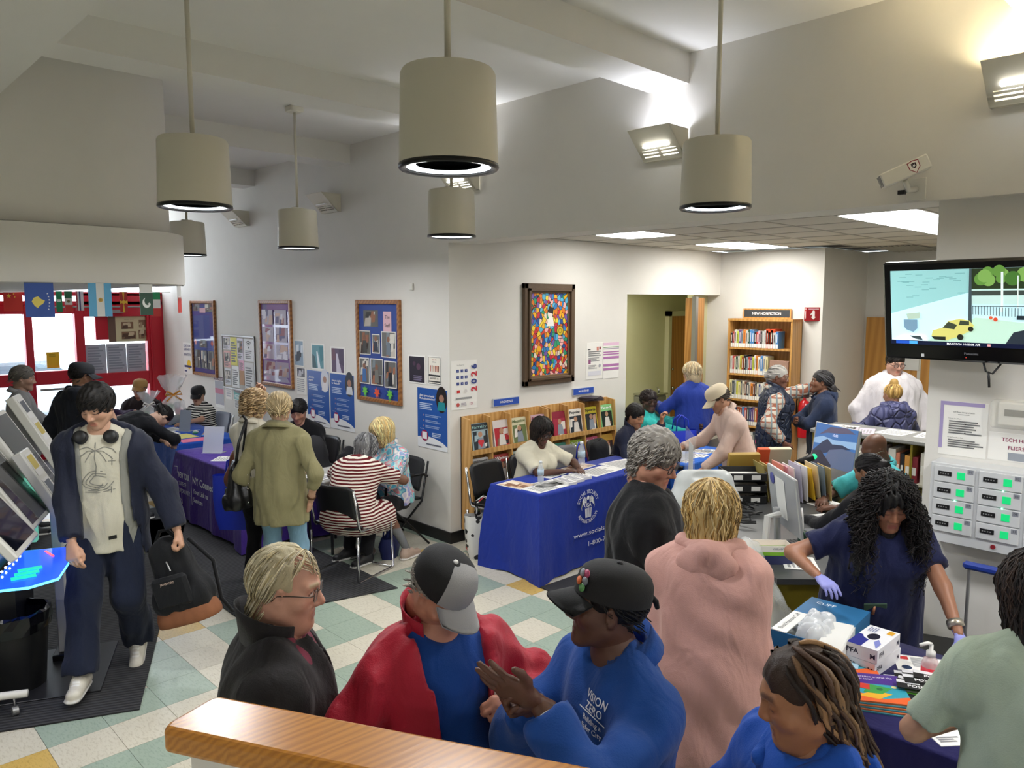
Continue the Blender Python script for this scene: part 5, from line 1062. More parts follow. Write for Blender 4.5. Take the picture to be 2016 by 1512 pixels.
def add_hair(t, h, Mh, Th, res):
    st = h['style']; c = h['c']; cs_ = h.get('cs', (c,)); sd = h.get('seed', 1)
    GL[0] = unit(Mh.T @ np.array([0, 0, -1.0])); rs = max(res, .006); parts = None; mb = MB(); C0 = lin(cs_[0])
    if st == 'short': parts = hair_shell(st, rs, h.get('v', .010), extra=h.get('extra', ()), low=h.get('low', -.065), amp=.0035, seed=sd, top=h.get('top', 0)); locks(mb, h.get('n', 420), h.get('L', .045), cs_, sd, comb=h.get('comb', (0.2, -.6, -.4)), r=h.get('r', .0030), seg=5, off=h.get('v', .010)+.001, low=-.045, wave=.004, sideclear=1, line=h.get('line', .05))
    elif st == 'fringe': parts = hair_shell(st, rs, .016, cut=(.165, -.06, .080, .105, .118), low=-.06, amp=.004, seed=sd, top=.012); locks(mb, 420, .055, cs_, sd, comb=(.7, .40, -.30), r=.0034, off=.018, low=-.02, wave=.005, line=.055)
    elif st == 'receding': parts = hair_shell(st, rs, .007, cut=(.115, .045, .095, .115, .130), low=-.085, amp=.003, seed=sd); locks(mb, 620, .06, cs_, sd, comb=(.1, -.45, -.7), seg=6, r=.0022, off=.008, low=-.05, line=-.005, wave=.0012, wl=.2); locks(mb, 60, .085, cs_, sd+3, comb=(-.25, .75, -.25), r=.0015, off=.003, low=.09, line=.03, wave=.004)
    elif st == 'bob': parts = hair_shell(st, rs, .018, cut=(.150, -.06, .078, .105, .135), low=-.13, ears=False, extra=[('e', (0, -.055, -.05), (.088, .06, .09))], amp=.004, seed=sd); locks(mb, 520, h.get('L', .15), cs_, sd, comb=(0, -.1, -1), r=.004, off=.020, wave=.006, wl=.09, line=.035, part=.6)
    elif st == 'long': parts = hair_shell(st, rs, .016, cut=(.150, -.06, .078, .105, .135), low=-.14, ears=False, extra=[('rc', (0, -.05, .0), tuple(np.array([0, -.05, -.02])+GL[0]*h.get('L', .27)*.42), .088, .080)], amp=.004, seed=sd); locks(mb, h.get('n', 620), h.get('L', .27), cs_, sd, comb=h.get('comb', (0, -.12, -1)), r=h.get('r', .0042), off=.019, wave=h.get('wave', .010), wl=.10, line=.005, part=h.get('part', .5), seg=10)
    elif st == 'bun': parts = hair_shell(st, rs, .006, low=-.08, extra=[('e', h.get('bun', (0, -.09, .10)), (h.get('br', .045),)*3)], amp=.002, seed=sd); b_ = np.array(h.get('bun', (0, -.09, .10))); r0 = h.get('br', .045); rr = random.Random(sd); locks(mb, 150, .10, cs_, sd, comb=tuple(unit(b_)*1.0), r=.004, off=.006, low=-.06, wave=.002, line=.05, sideclear=1)
    elif st == 'pony': parts = hair_shell(st, rs, .010, low=-.085, extra=[('e', (0, -.115, -.045), (.04, .035, .04)), ('rc', (0, -.13, -.06), (0, -.15, -.15), .036, .040), ('rc', (0, -.15, -.15), (0, -.135, -.25), .040, .018)], amp=.003, seed=sd); locks(mb, 170, .13, cs_, sd, comb=(0, -.8, -.5), r=.005, off=.010, low=-.05, wave=.003, line=.05, sideclear=1)
    elif st == 'fluffy':
        er_ = h.get('ears', False); v_ = h.get('v', .030); parts = hair_shell(st, rs, v_, cut=(.160, -.05, .082, .110, .125), low=-.075 if er_ else -.10, ears=er_, amp=.006, seed=sd, top=h.get('top', 0)); locks(mb, 520, .075, cs_, sd, comb=(0, -.3, -.6), r=.0040, off=v_, curl=h.get('curl', .012), wave=0, line=.045 if er_ else .06, low=-.05 if er_ else -.09, sideclear=er_)
    elif st == 'afro': parts = hair_shell(st, rs, .018, low=-.07, cut=(.155, -.06, .085, .105, .118), amp=.005, seed=sd); locks(mb, 260, .035, cs_, sd, comb=(0, -.2, .1), r=.005, off=.018, curl=.008, wave=0, line=.05, low=-.05)
    elif st == 'curly': parts = hair_shell(st, rs, .030, cut=(.150, -.06, .070, .105, .135), low=-.13, ears=False, extra=[('rc', (0, -.06, -.02), tuple(np.array([0, -.06, -.02])+GL[0]*.22), .095, .085)]+[('rc', (s*.085, -.01, -.02), tuple(np.array([s*.115, .01, -.02])+GL[0]*.30), .055, .050) for s in (-1, 1)], amp=.010, seed=sd); locks(mb, 760, .40, cs_, sd, comb=(0, .0, -1), r=.0036, off=.034, push=.13, cf=2.5, curl=.019, wave=0, line=-.005, seg=19, part=1.1, var=.35)
    elif st == 'dreads':
        parts = hair_shell(st, rs, .004, low=-.06, cut=(.150, -.03, .078, .100, .118), amp=.0025, seed=sd); locks(mb, 95, .28, cs_, sd, comb=(0, -.55, -1), r=.0088, off=.010, wave=.010, wl=.16, line=-.002, part=.25, seg=11, var=.35)
    Vv = parts[0] if parts else None
    if parts is not None:
        V, Q = parts; mbx = (V @ Mh.T+Th, Q, np.tile(np.array(C0)*.85, (len(V), 1)))
        np_obj('hair', [mbx], HAIRM, t)
    if mb.v: to_world_mesh(mb, Mh, Th); mb.build('hair_locks', HAIRM, t, smooth=True)
    if 'tie' in h: b = MB(); b.lathe([(.028, -.008), (.034, 0), (.028, .008)], h['tie'], 12); to_world_mesh(b, Mh, Th); b.build('hair_tie', mat('hair_tie', '#16161a', .6), t, smooth=True)
def add_cap(t, s, Mh, Th):
    b = MB(); N = 24; Mr = 8; ya = s.get('yaw', 0); fr = s.get('front', s['c']); base = s['c']; tilt = rotx(R(s.get('tilt', -6)))
    pr = [(1.0, 0), (1.0, .25), (.97, .5), (.88, .72), (.70, .88), (.42, .97), (.16, 1.0), (.001, 1.0)]
    prev = None; vs = []
    for i, (r_, z) in enumerate(pr):
        for k in range(N): a = 2*math.pi*k/N; vs.append((r_*.092*math.sin(a), r_*.113*math.cos(a)-.008, .035+.098*z+(.012 if z == 0 else 0)*0))
    o = 0; fs = []; 
    for i in range(len(pr)-1):
        for k in range(N):
            a = ((k+.5)/N*360+180) % 360-180; b.col = fr if abs(a) < 62 and i < 6 else base
            b.add([vs[i*N+k], vs[i*N+(k+1) % N], vs[(i+1)*N+(k+1) % N], vs[(i+1)*N+k]], [[3, 2, 1, 0]])
    m_ = vcmat('cap_cloth', .8, bump=.2, bscale=300)
    def place(mb): to_world_mesh(mb, Mh @ rotz(ya) @ tilt, Th)
    place(b); co = b.build('cap', m_, t); me = co.data; bmx = bmesh.new(); bmx.from_mesh(me); bmesh.ops.remove_doubles(bmx, verts=bmx.verts, dist=1e-5); bmx.to_mesh(me); bmx.free(); me.polygons.foreach_set('use_smooth', [True]*len(me.polygons))
    b = MB(); b.col = s.get('brim', base); W = 11; top = []; bot = []
    for j in range(6):
        v = j/5
        for i in range(W):
            u = -1+2*i/(W-1); x = u*.078*(1-.12*v*v); y = .103*math.sqrt(max(0, 1-(u*.84)**2))-.004+v*(.080-.030*u*u); z = .036-.030*v-.026*u*u*(.4+.6*v)
            top.append((x, y, z)); bot.append((x, y, z-.005))
    n = len(top); f = [[j*W+i, j*W+i+1, (j+1)*W+i+1, (j+1)*W+i] for j in range(5) for i in range(W-1)]
    rim = [j*W for j in range(6)]+[5*W+i for i in range(1, W)]+[j*W+W-1 for j in range(4, -1, -1)]
    b.add(top+bot, f+[[q+n for q in x[::-1]] for x in f]+[[rim[k], rim[k]+n, rim[k+1]+n, rim[k+1]] for k in range(len(rim)-1)]); place(b); b.build('brim', m_, co, smooth=True)
    b = MB(); b.sphere((0, -.008, .134), .009, 10, 6, (1, 1, .6)); place(b); b.build('cap_button', mat('cap_button_'+s.get('button', base).strip('#'), s.get('button', base), .7), co, smooth=True)
    for q, (c, x, z) in enumerate(s.get('dots', ())):
        b = MB(); b.lathe([(.012, 0), (.012, .004), (.001, .005)], n=14); bt = np.array([[1, 0, 0], [0, 0, 1], [0, 1, 0]]); to_world_mesh(b, rotx(R(-22)), np.zeros(3)); 
        y = .113*math.sqrt(max(.1, 1-(x/.092)**2))*(1-max(0, z-.07)*3.2)-.006
        M_ = rotz(-math.asin(max(-.95, min(.95, x/.092)))*.9) @ rotx(R(-62)); to_world_mesh(b, M_, np.array([x, y, z])); place(b); b.build('pin_badge', mat('pin_'+c.strip('#'), c, .4), co, smooth=True)
    if s.get('strap'): b = MB(); b.tube([(.02, -.115, .05), (.035, -.14, .03), (.04, -.15, .01)], [.010, .009, .007], 6); place(b); b.build('cap_strap', m_, co, smooth=True)
def add_glasses(t, s, Mh, Th):
    c = s.get('c', '#1a1a1c'); m = mat('spectacle_'+c.strip('#'), c, .3, s.get('metal', 0)); r = s.get('r', .0017); g = MB()
    w, h = s.get('w', .0235), s.get('h', .018); y = .101
    for sx in (-1, 1):
        g.tube([(sx*.034+w*math.copysign(abs(math.cos(a))**.7, math.cos(a)), y-abs(math.cos(a)-0)*.002-(.010 if sx*math.cos(a) > .5 else 0)*0, .001+h*math.copysign(abs(math.sin(a))**.7, math.sin(a))) for a in [k*math.pi/9 for k in range(18)]], r, 5, closed=True)
        g.tube([(sx*(.034+w), y-.002, .006), (sx*.074, y-.012, .008), (sx*.079, .04, .006), (sx*.083, -.005, .002), (sx*.083, -.02, -.015)], r*1.1, 5)
    g.tube([(-.034+w, y, .004), (0, y+.004, .007), (.034-w, y, .004)], r, 5); to_world_mesh(g, Mh, Th); o = g.build('glasses', m, t, smooth=True)
    for sx in (-1, 1):
        l = MB(); n = 14; l.add([(sx*.034+w*.96*math.cos(a), y-.001, .001+h*.96*math.sin(a)) for a in [k*2*math.pi/n for k in range(n)]], [list(range(n))]); to_world_mesh(l, Mh, Th)
        l.build('lens', mat('lens_dark', '#3a2a22', .1, alpha=.75) if s.get('dark') else mat('lens_clear', '#ffffff', .05, alpha=.12), o)
SHOE = None
def shoe_geo():
    global SHOE
    if SHOE is None:
        F = Field((-.075, -.13, -.02), (.075, .21, .15), .011)
        F.rc((0, -.055, .045), (0, .125, .036), .043, .041, k=.02, sq=((0, 0, 1), .85)); F.rc((0, -.045, .06), (0, .03, .07), .042, .038, k=.03); F.rc((0, -.04, .06), (0, -.035, .115), .042, .040, k=.02)
        F.rc((0, -.06, .012), (.004, .13, .012), .046, .046, k=.006, sq=((0, 0, 1), .35)); F.cutplane((0, 0, 0), (0, 0, -1)); F.cutplane((0, -.03, .115), (0, 0, 1)); V, Q = F.mesh(); SHOE = (V, Q)
    return SHOE
NP = [0]
def person(label, pos, az, H=1.70, pose='stand', lean=0, side=0, twist=0, head=(0, -8, 0), skin='#c49a80', fem=0, heavy=0, g=1.0, belly=0.0, bust=0.0, sw=1.0, seat=.46,
           wr=None, wl=None, er=None, el=None, hr='relax', hl='relax', pr=None, pl=None, dr=None, dl=None, feet=None, tops=(), bottom=None, shoe=None, hair=None, cap=None, glasses=None, eyes='open', lip=None, beard=0,
           near=1, z0=0, hs=1.0, neckf=.25, fore_skin=True, legskin=None, spine=0, brow=.8, gloves=None, extra=None, group=None, thigh=1.0, seatback=0):
    NP[0] += 1; sd = NP[0]; k = H/1.75; res = (.019, .0145, .0125)[near]
    t = thing('person', label, 'person', (pos[0], pos[1], z0), faz(az), group or 'people at the fair')
    # spine
    cl_, sl_ = math.cos, math.sin
    def frame(a, s, tw): return rotz(R(tw)) @ roty(R(s)) @ rotx(-R(a))
    f1, f2, f3 = frame(lean*.5, side*.5, twist*.3), frame(lean, side, twist*.7), frame(lean+spine, side, twist)
    pel = V3(0, -.02, .96*k) if pose == 'stand' else V3(0, -.05+seatback, seat+.10)
    if pose == 'stand' and lean > 18: pel = pel+V3(0, -.004*lean*.6, 0)
    wai = pel+f1[:, 2]*.13*k; che = wai+f2[:, 2]*.20*k; nb = che+f3[:, 2]*.19*k
    Xt, Yt, Ut = f3[:, 0], f3[:, 1], f3[:, 2]; hw = .185*k*sw
    shr, shl = nb-Ut*.092*k+Xt*hw, nb-Ut*.092*k-Xt*hw
    nd = unit(Ut*.8+V3(0, neckf, .6)+Yt*.05); Th = nb+nd*.158*k*(.6+.4*hs)
    Mh = rotz(R(head[0])) @ rotx(R(head[1])) @ roty(R(head[2])); hk = k**.35*hs*.98; MhS = Mh*hk
    # limbs
    ua, fa = .295*k, .262*k
    wr = V3(wr) if wr is not None else shr+V3(.06, .03, -.53*k); wl = V3(wl) if wl is not None else shl+V3(-.06, .03, -.53*k)
    elr, wr = ik(shr, wr, ua, fa, er or (.5, -.7, -.35)); ell_, wl = ik(shl, wl, ua, fa, el or (-.5, -.7, -.35))
    hipr, hipl = pel+f1[:, 0]*.092*k*g-V3(0, 0, .04*k), pel-f1[:, 0]*.092*k*g-V3(0, 0, .04*k)
    if feet is None: feet = ((.11, .0, 0, -8), (-.11, .0, 0, 8)) if pose == 'stand' else ((.12, .42, 0, -5), (-.12, .42, 0, 5))
    ar, al = V3(feet[0][0], feet[0][1]-.0, feet[0][2]+.085*k), V3(feet[1][0], feet[1][1], feet[1][2]+.085*k)
    knr, ar = ik(hipr, ar, .43*k, .42*k, (.12, 1, .12)); knl, al = ik(hipl, al, .43*k, .42*k, (-.12, 1, .12))
    allp = np.array([pel, wai, che, nb, shr, shl, elr, ell_, wr, wl, hipr, hipl, knr, knl, ar, al])
    lo, hi = allp.min(0)-.24*max(1, g), allp.max(0)+.24*max(1, g)
    def torso(F, o, kk=.07):
        F.ell(che+f2[:, 2]*.01, np.array((.155*g+o, .105*g+o+belly*.15, .175+o))*k, f2, k=kk); F.rc(shr*.86+shl*.14, shl*.86+shr*.14, (.056+o*.8)*k, (.056+o*.8)*k, k=kk)
        F.ell(wai+f1[:, 1]*belly*.5, np.array((.138*g+o+belly*.35, .104*g+o+belly*.55, .15+o))*k, f1, k=kk); F.ell(pel+f1[:, 1]*belly*.2, np.array((.166*g+o, .125*g+o+belly*.2, .125+o*.8))*k, f1, k=kk)
        for s, sh in ((1, shr), (-1, shl)): F.rc(nb+Ut*.012+Xt*.035*s*k, sh, (.040+o*.6)*k, (.052+o*.8)*k, k=.07)
        if bust:
            for s in (-1, 1): F.ell(che+f2[:, 1]*(.075+bust*.03)*k*g+f2[:, 0]*.075*s*k*g+f2[:, 2]*.02, np.array((.078+o, .06+bust*.05+o*.6, .078+o))*k, f2, k=.05)
    def leg(F, side_, o, upto=2.0, o2=None, kk=.04, g_=None):
        hp, kn, an = (hipr, knr, ar) if side_ > 0 else (hipl, knl, al); o2 = o if o2 is None else o2; gg = (g_ or g)*thigh
        F.rc(hp, kn, (.083*gg+o)*k, (.058*(.5+.5*gg)+o)*k, k=kk)
        if upto >= 1: e = kn+(an-kn)*(upto-1); F.rc(kn, e, (.056*(.5+.5*gg)+o)*k, (.038+o2)*k, k=.03, clip=1)
    # skin: arms, legs, trunk and neck as one surface, then the head and hands
    F = Field(lo, hi, (.021, .016, .0155)[near]); torso(F, -.004)
    ag = .6+.4*g
    for s, sh, e, w in ((1, shr, elr, wr), (-1, shl, ell_, wl)): F.rc(sh, e, .047*k*ag, .040*k*ag, k=.03); F.rc(e, w, .039*k*ag, .0265*k, k=.02)
    leg(F, 1, -.004); leg(F, -1, -.004); F.rc(nb-Ut*.02, Th-nd*.06, .062*k, .052*k, k=.04)
    V, Q = F.mesh(); sk = np.array(lin(skin)); cols = np.tile(sk, (len(V), 1))
    if legskin: cols[V[:, 2] < pel[2]-.25*k] = lin(legskin)
    parts = [(V, Q, cols)]
    Vh, Qh, m = head_geo((.011, .0082, .0056)[near], fem, heavy); hc = hair['c'] if hair else '#3a2c22'
    parts.append((Vh @ MhS.T+Th, Qh, head_cols(m, len(Vh), skin, hc, eyes, lip, beard, brow)))
    for s, e, w, kind, pn, dd in ((1, elr, wr, hr, pr, dr), (-1, ell_, wl, hl, pl, dl)):
        Vn, Qn = hand_geo(kind, (.0095, .0078, .0058)[near]); Vn = Vn*k*1.02*(.92 if fem else 1); d = unit(dd) if dd is not None else unit(w-e)
        pv = np.array(pn, float) if pn is not None else V3(-s*1.0, .15, 0); zz = -unit(pv-d*(pv@d)); xx = np.cross(d, zz); Mx = np.stack([xx, d, zz], 1); Vm = Vn.copy(); Qm = Qn
        if s < 0: Vm = Vm*np.array([-1, 1, 1]); Qm = Qn[:, ::-1]
        hcol = np.tile(np.array(lin(gloves)) if gloves else sk*np.array([1.0, .95, .93]), (len(Vm), 1)); parts.append((Vm @ Mx.T+w+d*.018, Qm, hcol))
    np_obj('body', parts, SKIN, t)
    # clothes
    if bottom:
        o = bottom.get('o', .014); F = Field(lo, (hi[0], hi[1], wai[2]+.14), max(res+.001, .0185 if label.find('walking') < 0 else .014)); ln_ = bottom.get('len', 1.97)
        if bottom.get('skirt'):
            for s, hp, kn in ((1, hipr, knr), (-1, hipl, knl)): e = hp+(kn-hp)*bottom['skirt']; F.rc(hp, e, (.105*g+o)*k, (.098*g+o)*k, k=.11, clip=1)
            F.rc((hipr+hipl)/2, (knr+knl)/2, .10*k*g, .08*k*g, k=.1)
        else:
            leg(F, 1, o, ln_, bottom.get('o2', o+.008)); leg(F, -1, o, ln_, bottom.get('o2', o+.008)); F.cutplane(wai-V3(0, 0, .03*k), f1[:, 2])
        F.ell(pel, np.array((.160*g+min(o, .010), .118*g+min(o, .010)+belly*.2, .13))*k, f1, k=.05); F.folds(bottom.get('fold', .006), sd*7+1, .09); V, Q = F.mesh(); np_obj(bottom.get('name', 'trousers'), [(V, Q, None)], bottom['m'], t)
    for ti, tp in enumerate(tops):
        o = tp.get('o', .014); F = Field(lo-.03, hi+.03, res); torso(F, o, .08); hem = tp.get('hem', .24)*k
        hd_ = unit(-f1[:, 2]*.6+V3(0, 0, -.4)) if pose == 'stand' else unit(-f1[:, 2]); hp = wai+hd_*hem; fl_ = tp.get('flare', .0)
        F.rc(che, hp, (.152*g+o+belly*.2)*k, (.186*g+o+fl_+belly*.25)*k, k=.06, sq=(f1[:, 1], .74+belly*1.2), clip=1)
        if tp.get('open'):
            X, Y, Z = [a for a in (F.ax[0][:, None, None], F.ax[1][None, :, None], F.ax[2][None, None, :])]
            lx = (X-che[0])*f2[0, 0]+(Y-che[1])*f2[1, 0]+(Z-che[2])*f2[2, 0]; ly = (X-che[0])*f2[0, 1]+(Y-che[1])*f2[1, 1]+(Z-che[2])*f2[2, 1]; gp = tp['open']
            gz = gp*(1+np.clip((wai[2]-Z), 0, .4)*tp.get('spread', .6))+np.clip(Z-che[2]-.08, 0, 1)*.15
            F.S = np.maximum(F.S, -np.maximum(np.abs(lx-tp.get('ocx', 0))-gz, -(ly-.02)).astype(np.float32))
        sl = tp.get('sleeve', 2)
        for s, sh, e, w in ((1, shr, elr, wr), (-1, shl, ell_, wl)):
            so_ = tp.get('so', o); 
            if sl > 0: F.rc(sh-Xt*np.sign((sh-nb)@Xt)*.012, sh+(e-sh)*min(1, sl), (.050*ag+so_*.75)*k, (.046*ag+so_)*k, k=.045, clip=1 if sl < 1 else None)
            if sl > 1: F.rc(e, e+(w-e)*(min(sl, 2)-1), (.047*ag+so_)*k, (.033+so_)*k, k=.025, clip=1)
        if sl == 0:
            for sh in (shr, shl): F.ell(sh+Xt*np.sign((sh-nb)@Xt)*.05, (.055, .085, .10), f3, k=.02, op='s')
        F.cutplane(hp, hd_)
        if tp.get('hood'):
            F2 = Field(nb-.32, nb+.28, res); hk_ = tp['hood']*k; F2.ell(nb-Yt*(.080+o*.7)-Ut*.035, np.array((.135, .040, .080))*hk_, f3, k=.03)
            for s in (-1, 1): F2.rc(nb-Yt*(.09+o*.6)+Ut*.012, nb+Xt*s*(.088+o*.5)-Yt*.01+Ut*(.015+o*.4), .040*hk_, .034*hk_, k=.035); F2.rc(nb+Xt*s*(.088+o*.5)-Yt*.01+Ut*(.015+o*.4), nb+Xt*s*.05+Yt*(.09+o*.5)-Ut*.03, .034*hk_, .022*hk_, k=.03)
            F2.folds(.004, sd, .08)
        if tp.get('neckcut', 1): F.ell(nb+Yt*.045+Ut*.045, (.062*k, .07*k, tp.get('ncd', .052)*k), f3, k=.015, op='s')
        F.folds(tp.get('fold', .006), sd*13+ti, tp.get('wl', .08)); V, Q = F.mesh(); go = np_obj(tp.get('name', 'shirt'), [(V, Q, None)], tp['m'], t)
        if tp.get('hood'): V, Q = F2.mesh(); np_obj('hood', [(V, Q, None)], tp['m'], go)
        if tp.get('collar'):
            cm = tp.get('cm', tp['m']); ch = tp.get('ch', .05)*k; b = MB(); N = 20; cf = tp['collar']; rows_ = []
            st_ = tp.get('ch', .05) >= .07
            for j in range(3):
                rr_ = ((.074, .079, .084) if st_ else (.074, .079, .103))[j]*k*(1+.15*heavy)+o*(.25 if j < 2 or st_ else .7); lift = ((-.35, .5, 1.0) if st_ else (-.3, .8, -.1))[j]*ch
                for i in range(N+1):
                    a = -math.pi*.92*cf+2*math.pi*.92*cf*i/N; ca, sa = math.cos(a), math.sin(a)
                    p = nb-Yt*.012+Xt*sa*rr_-Yt*ca*rr_*.95+Ut*(lift+o*.5+.035*ca-.004); rows_.append(tuple(p))
            b.add(rows_, [[j*(N+1)+i, j*(N+1)+i+1, (j+1)*(N+1)+i+1, (j+1)*(N+1)+i] for j in range(2) for i in range(N)]); co = b.build('collar', cm, go, smooth=True); co.modifiers.new('s', 'SOLIDIFY').thickness = .004
        if tp.get('zip'):
            b = MB(); pts = [che+f2[:, 1]*(.108*g+o+belly*.15+.004)*k+f2[:, 2]*.14*k, che+f2[:, 1]*(.113*g+o+belly*.2+.004)*k, wai+f1[:, 1]*(.112*g+o+belly*1.05+.004)*k]; b.tube([tuple(p) for p in pts], .004, 5); b.build('zip', mat('zip_metal', tp['zip'], .4, .5), go, smooth=True)
        if tp.get('cuff'):
            for s, e, w in ((1, elr, wr), (-1, ell_, wl)): b = MB(); d = unit(w-e); b.tube([tuple(w-d*.045), tuple(w-d*.002)], [.036*k+so_*.4, .034*k+so_*.3], 12); b.build('cuff', tp['cuff'], go, smooth=True)
    if shoe:
        Vs, Qs = shoe_geo()
        for (fx, fy, fz, yw), an in zip(feet, (ar, al)):
            Ms = rotz(R(yw)) @ rotx(R(-35 if fz > .03 else 0)); P = Vs*k @ Ms.T+np.array([an[0], an[1]+.01, an[2]-.085*k]); cc = np.tile(np.array(lin(shoe['c'])), (len(Vs), 1)); cc[Vs[:, 2] < .022] = lin(shoe.get('sole', '#e8e6e0'))
            if shoe.get('laces'): lm = (Vs[:, 1] > .02) & (Vs[:, 1] < .10) & (np.abs(Vs[:, 0]) < .02) & (Vs[:, 2] > .06) & (np.sin(Vs[:, 1]*300) > 0); cc[lm] = lin('#f4f2ec')
            np_obj('shoe', [(P, Qs, cc)], vcmat('shoe_leather', .5, noise=.1), t)
    if hair and hair.get('style') != 'none': HQ[0] = (.35, .6, 1)[near]; add_hair(t, hair, MhS, Th, (.012, .009, .0065)[near])
    if cap: add_cap(t, cap, MhS*cap.get('k', 1.03), Th)
    if glasses: add_glasses(t, glasses, MhS, Th)
    J = dict(t=t, wr=wr, wl=wl, shr=shr, shl=shl, che=che, f2=f2, f1=f1, wai=wai, nb=nb, f3=f3, Th=Th, Mh=MhS, k=k, elr=elr, ell=ell_, pel=pel, g=g, knr=knr, knl=knl)
    if extra: extra(J)
    return J
def wpt(J, p):  # local point of a person to the room
    return J['t'].matrix_basis @ Vector([float(v) for v in p])
from mathutils.bvhtree import BVHTree
def pat(name, build, rough=.85):
    if name in MATS: return MATS[name]
    t = NT(name); build(t); t.b.inputs['Roughness'].default_value = rough; t.b.inputs['Specular IOR Level'].default_value = .25
    nb = t.new('ShaderNodeTexNoise', Scale=240.0, Detail=3.0); t.link(t.coord(), nb.inputs['Vector']); t.bump(nb.outputs['Fac'], .2, .004); MATS[name] = t.m; return t.m
def stripes(name, c1, c2, per, duty=.5, rot=(0, 0, 0)):
    def f(t):
        w = t.new('ShaderNodeTexWave', wave_type='BANDS', bands_direction='Z', Scale=.314/per, Distortion=1.0, Detail=1.0); w.inputs['Detail Scale'].default_value = .6; t.link(t.coord(rot=rot), w.inputs['Vector'])
        t.link(t.ramp(w.outputs['Fac'], [(0, c1), (duty, c2)], 'CONSTANT'), t.b.inputs['Base Color'])
    return pat(name, f)
def blotch(name, cols, sc=14):
    def f(t):
        n = t.new('ShaderNodeTexNoise', Scale=3.0, Detail=2.0); co = t.coord(); t.link(co, n.inputs['Vector']); mxv = t.new('ShaderNodeMix', data_type='VECTOR'); mxv.inputs[0].default_value = .12; t.link(co, mxv.inputs[4]); t.link(n.outputs['Color'], mxv.inputs[5])
        v = t.new('ShaderNodeTexVoronoi', feature='SMOOTH_F1', Scale=float(sc)); t.link(mxv.outputs[1], v.inputs['Vector']); sp = t.new('ShaderNodeSeparateColor'); t.link(v.outputs['Color'], sp.inputs[0])
        t.link(t.ramp(sp.outputs[0], [(i/len(cols)+.001, c) for i, c in enumerate(cols)], 'LINEAR'), t.b.inputs['Base Color'])
    return pat(name, f)
def plaid(name, base, c1, c2, per=.06):
    def f(t):
        co = t.coord(); mx0 = None; src = None
        for d, c in (('X', c1), ('Z', c1), ('Y', c2)):
            w = t.new('ShaderNodeTexWave', wave_type='BANDS', bands_direction=d, Scale=.314/per); t.link(co, w.inputs['Vector']); r = t.ramp(w.outputs['Fac'], [(.78, '#000000'), (.9, '#ffffff')])
            m = t.new('ShaderNodeMix', data_type='RGBA'); m.inputs[7].default_value = (*lin(c), 1); t.link(r, m.inputs[0])
            if src is None: m.inputs[6].default_value = (*lin(base), 1)
            else: t.link(src, m.inputs[6])
            src = m.outputs[2]
        t.link(src, t.b.inputs['Base Color'])
    return pat(name, f)
def quilt(name, c, sc=16):
    def f(t):
        t.b.inputs['Base Color'].default_value = (*lin(c), 1); v = t.new('ShaderNodeTexVoronoi', feature='DISTANCE_TO_EDGE', Scale=float(sc)); t.link(t.coord(scale=(1, 1, .7)), v.inputs['Vector'])
        r = t.ramp(v.outputs['Distance'], [(0, '#000000'), (.12, '#ffffff')]); b = t.new('ShaderNodeBump'); b.inputs['Strength'].default_value = .8; b.inputs['Distance'].default_value = .02; t.link(r, b.inputs['Height']); t.link(b.outputs[0], t.b.inputs['Normal'])
    t = NT(name); f(t); t.b.inputs['Roughness'].default_value = .5; MATS[name] = t.m; return t.m
def garment(J, name):
    return [o for o in kids(J['t']) if o.name.split('.')[0] == name][0]
def decal(J, gname, build, c, right, up, m, name='print', off=.003):
    """flat artwork pressed onto a garment: every point is dropped on the cloth along the chest normal"""
    g_ = garment(J, gname); me = g_.data; bvh = BVHTree.FromPolygons([tuple(v.co) for v in me.vertices], [tuple(p.vertices) for p in me.polygons])
    b = MB(); build(b); right = unit(right); up = unit(up); n = np.cross(right, up); out = []
    for x, y, z in b.v:
        p = np.array(c)+right*x+up*y+n*.16; h = bvh.ray_cast(Vector([float(v) for v in p]), Vector([float(v) for v in -n]), .8)
        q = np.array(h[0]) if h[0] is not None else np.array(c)+right*x+up*y; out.append(tuple(q+n*off+n*z))
    dn = [float((np.array(q)-np.array(c))@n) for q in out]; md = float(np.median(dn))
    b.v = [tuple(np.array(q)+n*(md-e)) if abs(e-md) > .045 else q for q, e in zip(out, dn)]; return b.build(name, m, g_)
DEN = cl('jeans_blue', '#7ba0b8', .12); BLK = cl('black_trousers', '#17171b'); NVT = cl('navy_trousers', '#1d2438'); GRYT = cl('grey_trousers', '#6f7074'); DKJ = cl('dark_jeans', '#2c3a52', .12)
P = {}
# ---- young man walking with headphones
def young_x(J):
    t = J['t']; nb, f3, k = J['nb'], J['f3'], J['k']; m = mat('headphone_grey', '#2b2b2d', .5); b = MB(); Nn = 14
    pts = [nb+f3[:, 0]*.105*math.sin(a)-f3[:, 1]*.075*math.cos(a)+f3[:, 2]*(.02+.035*math.cos(a)) for a in [-2.2+4.4*i/Nn for i in range(Nn+1)]]; b.tube([tuple(p) for p in pts], .012, 8); o = b.build('headphones', m, t, smooth=True)
    for p in (pts[0], pts[-1]): b = MB(); b.sphere((0, 0, 0), .042, 14, 8, (1, .55, 1)); to_world_mesh(b, f3 @ rotx(R(25)), p+f3[:, 1]*.045-f3[:, 2]*.015); b.build('ear_cup', m, o, smooth=True); b = MB(); b.lathe([(.020, 0), (.038, .004), (.040, .012), (.030, .02)], n=16); to_world_mesh(b, f3 @ rotx(R(-65)), p+f3[:, 1]*.062-f3[:, 2]*.008); b.build('cushion', BLACK, o, smooth=True)
